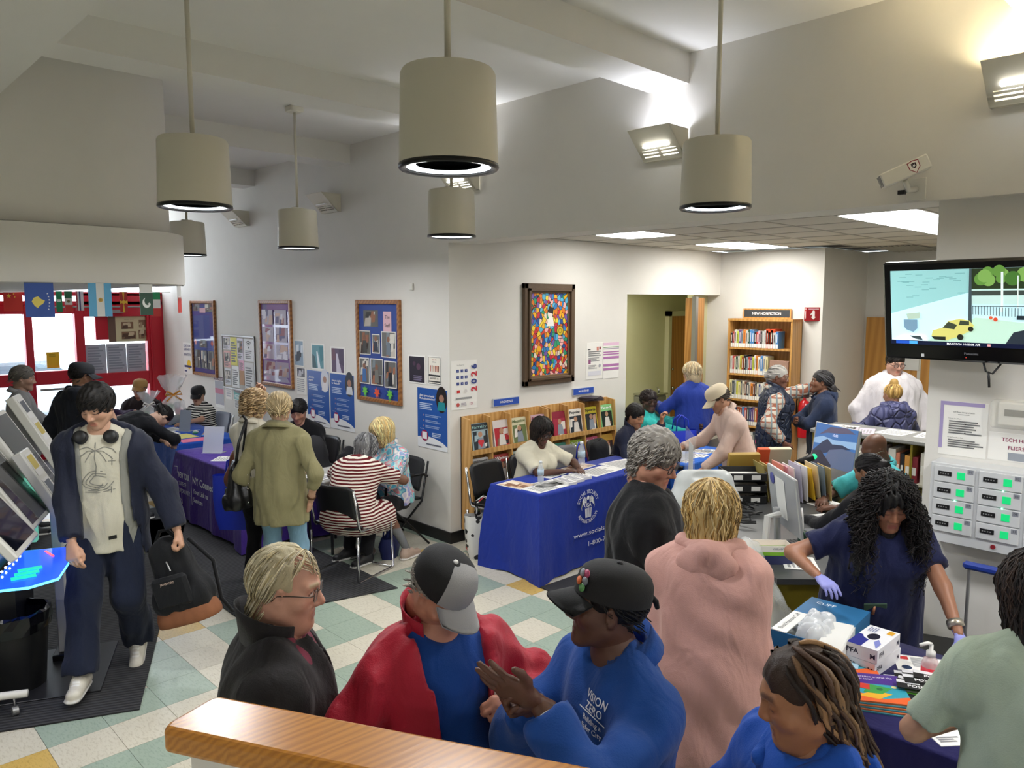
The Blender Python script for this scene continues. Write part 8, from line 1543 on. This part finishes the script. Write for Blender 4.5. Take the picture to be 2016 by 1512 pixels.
# desk things
def dthing(name, label, cat, x, y, rz=0, z=.761): return thing(name, label, cat, (x, y, z), rz)
t = dthing('paper_trays', 'stack of black letter trays with white label windows on the desk', 'letter tray', 5.52, 3.02, R(-44))
for k in range(3):
    b = MB(); b.bb(-.16, .16, -.12, .12, k*.09, k*.09+.008); b.bb(-.16, -.152, -.12, .12, k*.09, k*.09+.07); b.bb(.152, .16, -.12, .12, k*.09, k*.09+.07); b.bb(-.16, .16, .112, .12, k*.09, k*.09+.07); b.build('tray', BLACK, t)
    MB().bb(-.16, .16, -.13, -.12, k*.09, k*.09+.065, bev=.004).build('tray_front', BLACK, t)
    for s in (-1, 1): MB().bb(s*.07-.035, s*.07+.035, -.133, -.13, k*.09+.015, k*.09+.05).build('label_window', mat('label_white', '#e8e6e0', .5), t)
    MB().bb(-.14, .14, -.10, .10, k*.09+.01, k*.09+.03).build('paper_pile', mat('stack_paper', '#e9e8e2', .7), t)
FC = [('olive', '#8f8146'), ('manila', '#c9b070'), ('orange', '#e2622a'), ('salmon', '#e0a090'), ('pink', '#e0a6b4'), ('white', '#e6e4de'), ('lavender', '#c0bcd0'), ('white', '#f0eee8'), ('yellow', '#e8bc2a'), ('cream', '#dccfae'), ('blue grey', '#7a8a9a'), ('manila', '#c4a868')]
for k, (nm, c) in enumerate(FC):
    x, y = 5.66+.030*k, 2.93-.034*k
    o = tag(MB().box((0, 0, .15), (.006, .24, .30-.02*(k % 3)), rot=Matrix.Rotation(R(-10+2*(k % 4)), 3, 'Y')).build('file_folder', mat('folder_'+c.strip('#'), c, .7), loc=(x, y, .762), rz=R(-42)), '%s file folder number %s standing in the desk sorter' % (nm, ('one', 'two', 'three', 'four', 'five', 'six', 'seven', 'eight', 'nine', 'ten', 'eleven', 'twelve')[k]), 'folder', 'folders in the desk sorter')
tag(MB().bb(-.16, .16, -.13, .13, 0, .03).build('file_sorter', BLACK, loc=(5.83, 2.75, .735), rz=R(-42)), 'black base of the upright file sorter on the desk', 'file sorter')
for lab, x, y, c, h, w in (('large mustard clipboard folder leaning behind the trays', 5.75, 3.15, '#b08f3e', .34, .26), ('orange file box standing on the desk', 5.98, 3.10, '#d8582c', .36, .10), ('cream book standing at the back of the desk', 6.28, 3.10, '#d8cfb0', .32, .20)):
    tag(MB().box((0, 0, h/2), (w, .05, h), rot=Matrix.Rotation(R(14), 3, 'X'), bev=.004).build('file_box', mat('file_'+c.strip('#'), c, .6), loc=(x, y, .764), rz=R(-40)), lab, 'file box')
t = dthing('receipt_printer', 'black receipt printer with a barcode scanner stand on the desk', 'printer', 6.18, 2.80, R(-40))
MB().bb(-.12, .12, -.14, .12, 0, .14, bev=.012).build('body', BLACK, t); MB().bb(-.13, .13, -.16, .14, -.0, .05, bev=.01).build('base', BLACK, t); MB().bb(-.05, .05, -.1, -.06, .14, .145).build('paper_slot', GREYM, t)
t2 = dthing('barcode_scanner', 'black barcode scanner with a glowing green head on the printer', 'scanner', 6.20, 2.84, R(-40), .902)
MB().tube([(0, .02, 0), (0, 0, .05), (0, -.03, .11)], [.03, .018, .022], 10).build('stand', BLACK, t2, smooth=True); MB().tube([(-.06, -.01, .09), (.07, -.05, .15)], [.022, .034], 10).build('head', BLACK, t2, smooth=True); MB().sphere((.075, -.052, .152), .024, 10, 6).build('green_light', mat('scan_green', '#1fd07a', .3, emit=1.2), t2, smooth=True)
def monitor(label, x, y, rz, w, h, z, back=False):
    t = dthing('computer_monitor', label, 'monitor', x, y, rz); t['group'] = 'desk monitors'
    M = Matrix.Translation((0, 0, z)) @ Matrix.Rotation(R(-8), 4, 'X'); b = MB(); b.box((0, 0, 0), (w, .022, h), bev=.006); b.xf(M); b.build('case', mat('aluminium', '#b6b8ba', .35, .5), t)
    MB().tube([(0, .03, .0), (0, .05, z-.05)], .022, 8).build('neck', mat('aluminium', '#b6b8ba', .35, .5), t); MB().bb(-.11, .11, -.08, .12, 0, .01, bev=.003).build('foot', mat('aluminium', '#b6b8ba', .35, .5), t)
    return t, M
t, M = monitor('silver all in one computer showing a blue mountain lake wallpaper', 6.50, 2.70, R(-116), .54, .46, .30)
b = MB(); its = [('r', 0, 0, 1, 1, '#3f68a0'), ('p', [(0, .62), (.2, .7), (.5, .66), (1, .72), (1, .55), (0, .5)], '#86a6c8'), ('p', [(.1, .72), (.35, .95), (.75, 1), (.95, .9), (.6, .84), (.3, .8)], '#55536a'), ('p', [(0, .3), (.2, .55), (.32, .66), (.45, .55), (.7, .58), (.9, .52), (.6, .45), (.3, .3), (0, .2)], '#2f3a52'), ('p', [(.3, .1), (.4, .4), (.7, .5), (1, .48), (1, 0), (.3, 0)], '#56627e'), ('p', [(0, 0), (0, .3), (.2, .35), (.35, .2), (.5, .05), (.5, 0)], '#2b2f3e'), ('t', .5, .74, .06, '10:05', '#dfe8f4', {})]
print_items(b, .50, .36, its, z=.0, dz=.0003); b.xf(WY.to_4x4()); b.xf(M @ Matrix.Translation((-.25, -.0125, -.135))); b.build('screen', vcmat('desk_screen', .2, emit=.55), t)
t, M = monitor('grey monitor seen from behind with a paper taped to its back', 4.57, 2.20, R(46), .50, .38, .33)
b = MB(); b.bb(-.06, .10, .013, .015, -.12, .14); b.xf(M); b.build('taped_paper', mat('paper_plain', '#e2e2de', .6), t); b = MB(); b.sphere((.16, .014, .11), .04, 14, 6, (1, .1, 1)); b.xf(M); b.build('sticker', mat('sticker_blue', '#4a4f9a', .5), t, smooth=True); MB().tube([(-.05, .05, .25), (-.1, .14, .25), (-.12, .16, .0)], .022, 8).build('monitor_arm', mat('arm_white', '#c4c4c0', .4), t)
t = dthing('desk_phone', 'black office telephone with a corded handset on the desk', 'telephone', 6.28, 2.66, R(-50)); b = MB(); b.box((0, 0, .03), (.22, .20, .04), rot=Matrix.Rotation(R(14), 3, 'X'), bev=.008); b.build('base', BLACK, t); MB().tube([(-.09, -.08, .06), (-.10, -.04, .085), (-.10, .04, .10), (-.09, .09, .085)], [.024, .016, .016, .024], 10).build('handset', BLACK, t, smooth=True); MB().box((.04, .05, .062), (.10, .05, .004), rot=Matrix.Rotation(R(14), 3, 'X')).build('display', mat('lcd_pale', '#a8b0a8', .3), t)
kb = MB()
for i in range(4):
    for j in range(3): kb.box((.005+j*.03, -.055+i*.025, .052+.006*i*.25), (.022, .016, .008))
kb.build('keypad', mat('key_grey', '#c9c9c6', .5), t)
def can(label, x, y, c, straw=False):
    t = dthing('drink_can', label, 'can', x, y); MB().lathe([(.026, 0), (.032, .008), (.032, .105), (.026, .118), (.024, .116), (.001, .114)], n=20).build('can', mat('can_'+c.strip('#'), c, .25, .4, noise=.25, nscale=40), t, auto=40)
    if straw: MB().tube([(0, 0, .11), (.01, .01, .2), (.03, .03, .26)], .006, 8).build('straw', mat('straw_white', '#e6e4e4', .5), t, smooth=True)
can('red drink can beside the desk telephone', 6.22, 2.56, '#b01c34'); can('dark green drink can with a white straw on the desk', 4.68, 2.12, '#1e4030', True)
t = dthing('keyboard', 'dark keyboard angled on the desk corner', 'keyboard', 4.86, 2.10, R(-32)); MB().bb(-.20, .20, -.065, .065, 0, .014, bev=.004).build('base', mat('kb_grey', '#8f9196', .4), t)
kk = MB()
for i in range(5):
    for j in range(14): kk.box((-.185+j*.0285, -.05+i*.025, .017), (.024, .021, .008))
ko = kk.build('keys', mat('kb_key', '#232428', .5), t); ko['kind'] = 'stuff'
t = dthing('mouse_pad', 'grey mouse pad behind the keyboard', 'mouse pad', 5.05, 2.22, R(-30)); MB().bb(-.12, .12, -.1, .1, 0, .004).build('pad', mat('pad_grey', '#6a6b70', .7), t)
t = thing('glove_box', 'open tissue glove carton with green and navy bands on the desk edge', 'box', (4.30, 2.17, .761), R(-46)); b = MB(); W_, D_, H_ = .27, .13, .115
for (x0, x1, y0, y1) in ((-W_/2, W_/2, -D_/2, -D_/2+.004), (-W_/2, W_/2, D_/2-.004, D_/2), (-W_/2, -W_/2+.004, -D_/2, D_/2), (W_/2-.004, W_/2, -D_/2, D_/2)):
    for z0, z1, c in ((0, .055, '#2a3058'), (.055, .078, '#7ab030'), (.078, H_, '#e6e2d8')): b.col = c; b.bb(x0, x1, y0, y1, z0, z1)
b.col = '#d8b898'; b.bb(-W_/2+.004, W_/2-.004, -D_/2+.004, D_/2-.004, 0, .07); b.build('carton', vcmat('box_print', .5), t); b = MB(); b.col = '#2a3058'; put_text(b, 'VIGILANT', .05, .092, .012); b.xf(Matrix.Translation((0, -D_/2-.0008, 0)) @ WY.to_4x4()); b.build('box_lettering', vcmat('print_ink'), t)
paper('crumpled white form hanging over the desk corner', 4.36, 1.86, .24, .2, .6, LN(n=6), .762); paper('white chart sheet on the desk by the seated woman', 5.35, 2.28, .30, .2, -.5, [('r', .2, .2, .5, .8, '#9a9a9e'), ('r', .6, .2, .85, .8, '#a8a8ac')], .762); paper('pink slip among the desk papers', 5.95, 2.72, .26, .18, .2, [], .762, '#d8b4c8'); paper('white notepad under the bald man\'s hand', 5.72, 2.44, .24, .18, -.4, LN(n=6), .762); paper('white envelope lying by the telephone', 6.02, 2.60, .22, .12, .1, [], .764)
tag(MB().bb(0, .16, 0, .05, 0, .03, bev=.006).build('stapler', BLACK, loc=(5.90, 2.55, .763), rz=.4), 'black stapler near the bald man\'s hand', 'stapler')
t = thing('scanner_scale', 'large pale grey hooded machine with a green label behind the blonde woman', 'machine', (4.96, 3.02, .761), R(-44)); F = Field((-.3, -.25, 0), (.3, .25, .42), .012)
F.rc((-.15, 0, .10), (.15, 0, .10), .12, .12, k=.05); F.rc((-.13, .02, .24), (.13, .02, .24), .09, .09, k=.06); F.ell((0, -.10, .30), (.13, .10, .05), k=.02, op='s'); F.cutplane((0, 0, .005), (0, 0, -1)); V, Q = F.mesh(); np_obj('housing', [(V, Q, None)], mat('machine_grey', '#c9cdcc', .35), t); MB().bb(.10, .16, -.13, -.10, .20, .24).build('green_tag', mat('tag_green', '#1f7a4a', .5), t)
cb = MB()
for q in range(7):
    rr = random.Random(q+40); x, y = 4.8+.12*q, 2.55+.06*q; cb.tube([(x+rr.random()*.2, y+rr.random()*.2, .77+.03*rr.random()) for _ in range(7)], .005, 5)
tag(cb.build('cable_tangle', BLACK, smooth=True), 'tangle of black cables on the desk behind the grey monitor', 'cables')['kind'] = 'stuff'
t = thing('plexi_screen', 'clear plastic sneeze guard with a paper taped on at the desk front', 'screen', (5.05, 3.17, .761), R(40)); MB().bb(0, .55, -.003, .003, 0, .55).build('panel', mat('plexi', '#eef4f4', .05, alpha=.14), t); MB().bb(.12, .36, -.006, -.003, .12, .46).build('taped_paper', mat('paper_plain', '#e2e2de', .6), t)
tb = thing('clear_plastic_bag', 'large clear plastic bag of white packets hanging from the desk corner', 'plastic bag', (3.84, 1.95, .0), R(0)); F = Field((-.30, -.28, -.02), (.34, .34, 1.06), .016); F.rc((0, 0, .20), (0, 0, .52), .19, .18, k=.1); F.rc((0, 0, .52), (.10, .13, .94), .18, .06, k=.08); F.folds(.02, 77, .12); F.cutplane((0, 0, .01), (0, 0, -1)); V, Q = F.mesh(); np_obj('film', [(V, Q, None)], mat('plastic_film', '#eef2f2', .08, alpha=.30, spec=.8), tb); bag_body('packets', mat('white_packets', '#dcdcd8', .6), tb, .28, .25, .50, seed=78, lump=.03)
# ================================================================= the navy table
t = thing('cuff_box', 'large blue and white blood pressure cuff carton full of plastic film', 'box', (3.44, 1.45, .752), R(4)); b = MB(); W_, D_, H_ = .50, .28, .11
for c, a in (('#2a6a9a', (-W_/2, W_/2, -D_/2, -D_/2+.005, 0, H_)), ('#2a6a9a', (-W_/2, W_/2, D_/2-.005, D_/2, 0, H_)), ('#2a6a9a', (-W_/2, -W_/2+.005, -D_/2, D_/2, 0, H_)), ('#2a6a9a', (W_/2-.005, W_/2, -D_/2, D_/2, 0, H_)), ('#e6e6e2', (-W_/2+.005, W_/2-.005, -D_/2+.005, D_/2-.005, 0, .05)), ('#2a6a9a', (.02, W_/2, -D_/2, D_/2, H_, H_+.004)), ('#e8e8e4', (-W_/2, .02, .07, D_/2, H_, H_+.004))): b.col = c; b.bb(*a)
b.build('carton', vcmat('box_print', .5), t); b = MB(); b.col = '#16181c'; put_text(b, 'Blood Pressure Cuff', 0, 0, .022, width=.22); b.xf(Matrix.Translation((-.11, .10, H_+.0045)) @ Matrix.Rotation(R(0), 4, 'Z')); s0 = len(b.v); b.col = '#f2f4f6'; put_text(b, 'CUFF', 0, 0, .03, width=.09); b.xf(Matrix.Translation((.18, .05, H_+.0045)) @ Matrix.Rotation(R(-90), 4, 'Z'), s0); b.build('box_lettering', vcmat('print_ink'), t)
F = Field((-.26, -.16, 0), (.1, .16, .2), .010); F.rc((-.16, -.02, .09), (.0, .0, .09), .07, .06, k=.05); F.folds(.02, 5, .05); V, Q = F.mesh(); np_obj('crumpled_film', [(V, Q, None)], mat('film_white', '#e2e6ea', .15, alpha=.75, spec=.8), t)
t = thing('fold_carton', 'white opened carton lid with pale blue film in front of the cuff carton', 'box', (3.30, 1.33, .752), R(12)); MB().box((0, 0, .06), (.36, .11, .11), bev=.006).build('lid', mat('carton_white', '#e4e4e0', .5), t); MB().box((.05, -.07, .03), (.3, .06, .012), rz=.1).build('film', mat('pale_blue_film', '#a9cde0', .2), t)
for q in range(2):
    t = thing('nitrile_glove_box', ('upper' if q else 'lower')+' white and indigo nitrile glove box on the navy table', 'box', (3.40, 1.20, .752+.062*q), R(-4+3*q), 'nitrile glove boxes'); b = MB(); b.col = '#e8e8ec'; b.bb(-.125, .125, -.065, .065, 0, .06); b.build('carton', vcmat('box_print', .5), t)
    b = MB(); print_items(b, .25, .13, [('r', .0, .55, .5, 1, '#2a2f86'), ('c', .52, .52, .17, '#e8e8ec'), ('c', .52, .52, .15, '#16182c', .10), ('p', [(.05, .1), (.3, .35), (.45, .3), (.3, .12)], '#7f86c8'), ('r', .78, .1, .95, .3, '#d8a030'), ('l', .7, .6, .95, .9, 4, '#8a90b0')], z=.0); b.xf(Matrix.Translation((-.125, -.065, .0604))); s0 = len(b.v); b.col = '#1c1e3a'; put_text(b, 'PFA', -.08, .02, .022, bold=.02); put_text(b, 'M', .10, .015, .022, bold=.02); b.xf(Matrix.Translation((0, -.0656, 0)) @ WY.to_4x4(), s0); s0 = len(b.v); put_text(b, 'PFA', -.04, .02, .022, bold=.02); put_text(b, 'M', .045, .015, .022, bold=.02); b.xf(Matrix.Translation((-.1256, 0, 0)) @ WX.to_4x4(), s0); b.build('box_print', vcmat('print_ink'), t)
RB = lambda s: [('r', 0, .62, 1, 1, '#4a2a8a'), ('r', 0, 0, 1, .62, '#2f9ab0'), ('p', [(0, 0), (1, 0), (1, .25), (.5, .12), (0, .3)], '#e2622a'), ('p', [(0, .18), (.4, .1), (.7, .3), (.4, .38)], '#e8b02a'), ('p', [(.15, .3), (.5, .28), (.75, .5), (.35, .6)], '#3f9a4a'), ('p', [(.1, .45), (.3, .4), (.35, .6), (.15, .62)], '#c8382c'), ('c', .8, .55, .05, '#f0e4a0'), ('c', .5, .44, .06, '#1f6a3a'), ('t', .1, .84, .06, 'La presion arterial alta', '#f2eefa', {'align': 'l', 'width': .15}), ('t', .1, .75, .06, 'y su salud', '#f2eefa', {'align': 'l', 'width': .07})]
for s, (x, y, rz, n, nm) in enumerate(((3.05, 1.14, R(-62), 6, 'front'), (3.22, 1.33, R(-58), 5, 'rear'))):
    for k in range(n): M3 = Matrix.Rotation(rz+.02*k, 3, 'Z'); sheet('booklet', 'colourful purple health booklet in the %s stack on the navy table, layer %s' % (nm, ('one', 'two', 'three', 'four', 'five', 'six')[k]), 'booklet', .20, .24, RB(s) if k == n-1 else None, M3, (x-.10+.004*k, y-.05, .752+.006*(k+1)), base='#c86a3a' if k % 2 else '#3f8a9a', thick=.005, group='purple booklets on the navy table')
for k in range(5): sheet('green_booklet', 'lime green booklet in a small stack on the navy table, layer %s' % ('one', 'two', 'three', 'four', 'five')[k], 'booklet', .16, .15, [('c', .5, .5, .28, '#16181c', .2), ('r', .1, .8, .9, .9, '#e8f4d0')] if k == 4 else None, Matrix.Rotation(R(-58), 3, 'Z'), (3.04, .99, .752+.006*(k+1)), base='#6ac03a' if k == 4 else '#8a8f88', thick=.005, group='lime booklets on the navy table')
rr = random.Random(6)
for k in range(9):
    M3 = Matrix.Rotation(R(-66)+rr.random()*.5-.25, 3, 'Z') @ Matrix.Rotation(R(4), 3, 'X'); sheet('test_packet', 'black foil test packet lettered POSITIVE, %s in the loose heap' % ('first', 'second', 'third', 'fourth', 'fifth', 'sixth', 'seventh', 'eighth', 'ninth')[k], 'packet', .17, .06, [('r', 0, .62, .5, 1, '#d8d8dc'), ('t', .55, .2, .32, 'POSITIVE', '#e8e8ea', {'bold': .02})], M3, (3.20+.05*(k % 3)-.02*(k//3), 1.10-.028*k*.5, .756+.008*k), base='#141416', thick=.004, group='black test packets')
paper('folded white care leaflet with red print behind the packets', 3.42, 1.10, .20, .16, R(-62), [('r', .05, .7, .3, .9, '#c83a3a'), ('r', .6, .2, .64, .6, '#c83a3a'), ('l', .35, .3, .95, .9, 8, '#b0b0b4'), ('c', .2, .2, .1, '#2a3a5a')]); paper('white card with red and blue print near the table edge', 2.92, .78, .14, .19, R(-40), [('p', [(.1, .6), (.5, .9), (.6, .7), (.2, .45)], '#c83a50'), ('p', [(.3, .5), (.7, .8), (.75, .65), (.4, .4)], '#8a9ac0'), ('l', .1, .1, .7, .3, 3, '#8a8a92')])
t = thing('sanitizer_bottle', 'pump bottle of red hand sanitizer on the navy table', 'bottle', (3.37, .96, .752)); MB().lathe([(.030, 0), (.034, .006), (.034, .095), (.026, .118), (.016, .124), (.016, .13)], n=20).build('bottle', mat('gel_clear', '#e8d4d4', .08, alpha=.6), t, smooth=True); MB().lathe([(.0345, .012), (.0345, .085)], n=20).build('red_label', mat('label_red', '#d8283a', .4), t, smooth=True)
b = MB(); b.lathe([(.018, .128), (.018, .150), (.008, .152), (.008, .18)], n=14); b.tube([(0, 0, .18), (-.012, .01, .186), (-.04, .03, .18)], .008, 8); b.build('pump', mat('pump_white', '#e8e6e2', .4), t, smooth=True)
tag(MB().tube([(0, 0, .004), (.02, .012, .006), (.035, 0, .004), (.02, -.012, .006), (0, 0, .004), (-.015, .01, .005), (-.02, -.005, .004)], .003, 5).build('red_clip', mat('clip_red', '#d8483a', .4), loc=(3.0, .83, .752), smooth=True), 'small red looped clip lying on the navy cloth', 'clip')
t = thing('rolling_case', 'rolling case with a blue pull handle below the lockers', 'suitcase', (4.42, .98, 0), R(90)); MB().bb(-.16, .16, -.11, .11, .03, .52, bev=.03).build('case', mat('case_navy', '#1d2030', .6), t)
for s in (-1, 1): MB().cyl((s*.11, .05, .5), .009, .48, 8).build('handle_tube', GREYM, t); MB().cyl((s*.13-.01, .08, .03), .03, .02, 12, axis='x').build('wheel', BLACK, t)
MB().bb(-.14, .14, .03, .07, .97, 1.01, bev=.012).build('handle_grip', mat('handle_blue', '#1f3c9a', .4), t)
t = thing('draped_chair', 'office chair with a striped cloth draped over its back behind the scrub top woman', 'chair', (4.40, 1.22, 0), R(200)); MB().bb(-.22, .22, -.2, .22, .42, .48, bev=.03).build('seat', BLACK, t); MB().box((0, -.24, .72), (.40, .06, .40), bev=.03).build('backrest', BLACK, t); MB().cyl((0, 0, .06), .03, .36, 10).build('column', GREYM, t)
for k in range(5): MB().tube([(0, 0, .08), (.26*math.cos(k*1.2566), .26*math.sin(k*1.2566), .03)], .018, 6).build('leg', BLACK, t)
MB().box((.02, -.25, .80), (.34, .09, .28), bev=.03).build('striped_cloth', stripes('grey_stripe_cloth', '#b9aca2', '#8a807a', .02), t)
rj = wpt(P['red'], P['red']['wl'])
t = thing('carrier_bag', 'blue carrier bag hanging from the hand of the man in red', 'bag', (rj.x+.02, rj.y-.02, rj.z-.52), R(30)); bag_body('bag', ROYAL, t, .30, .16, .34, seed=41, lump=.01)
for s in (-1, 1): MB().tube([(s*.06, 0, .32), (s*.03, 0, .48), (0, 0, .50)], .006, 5).build('handle', ROYAL, t, smooth=True)
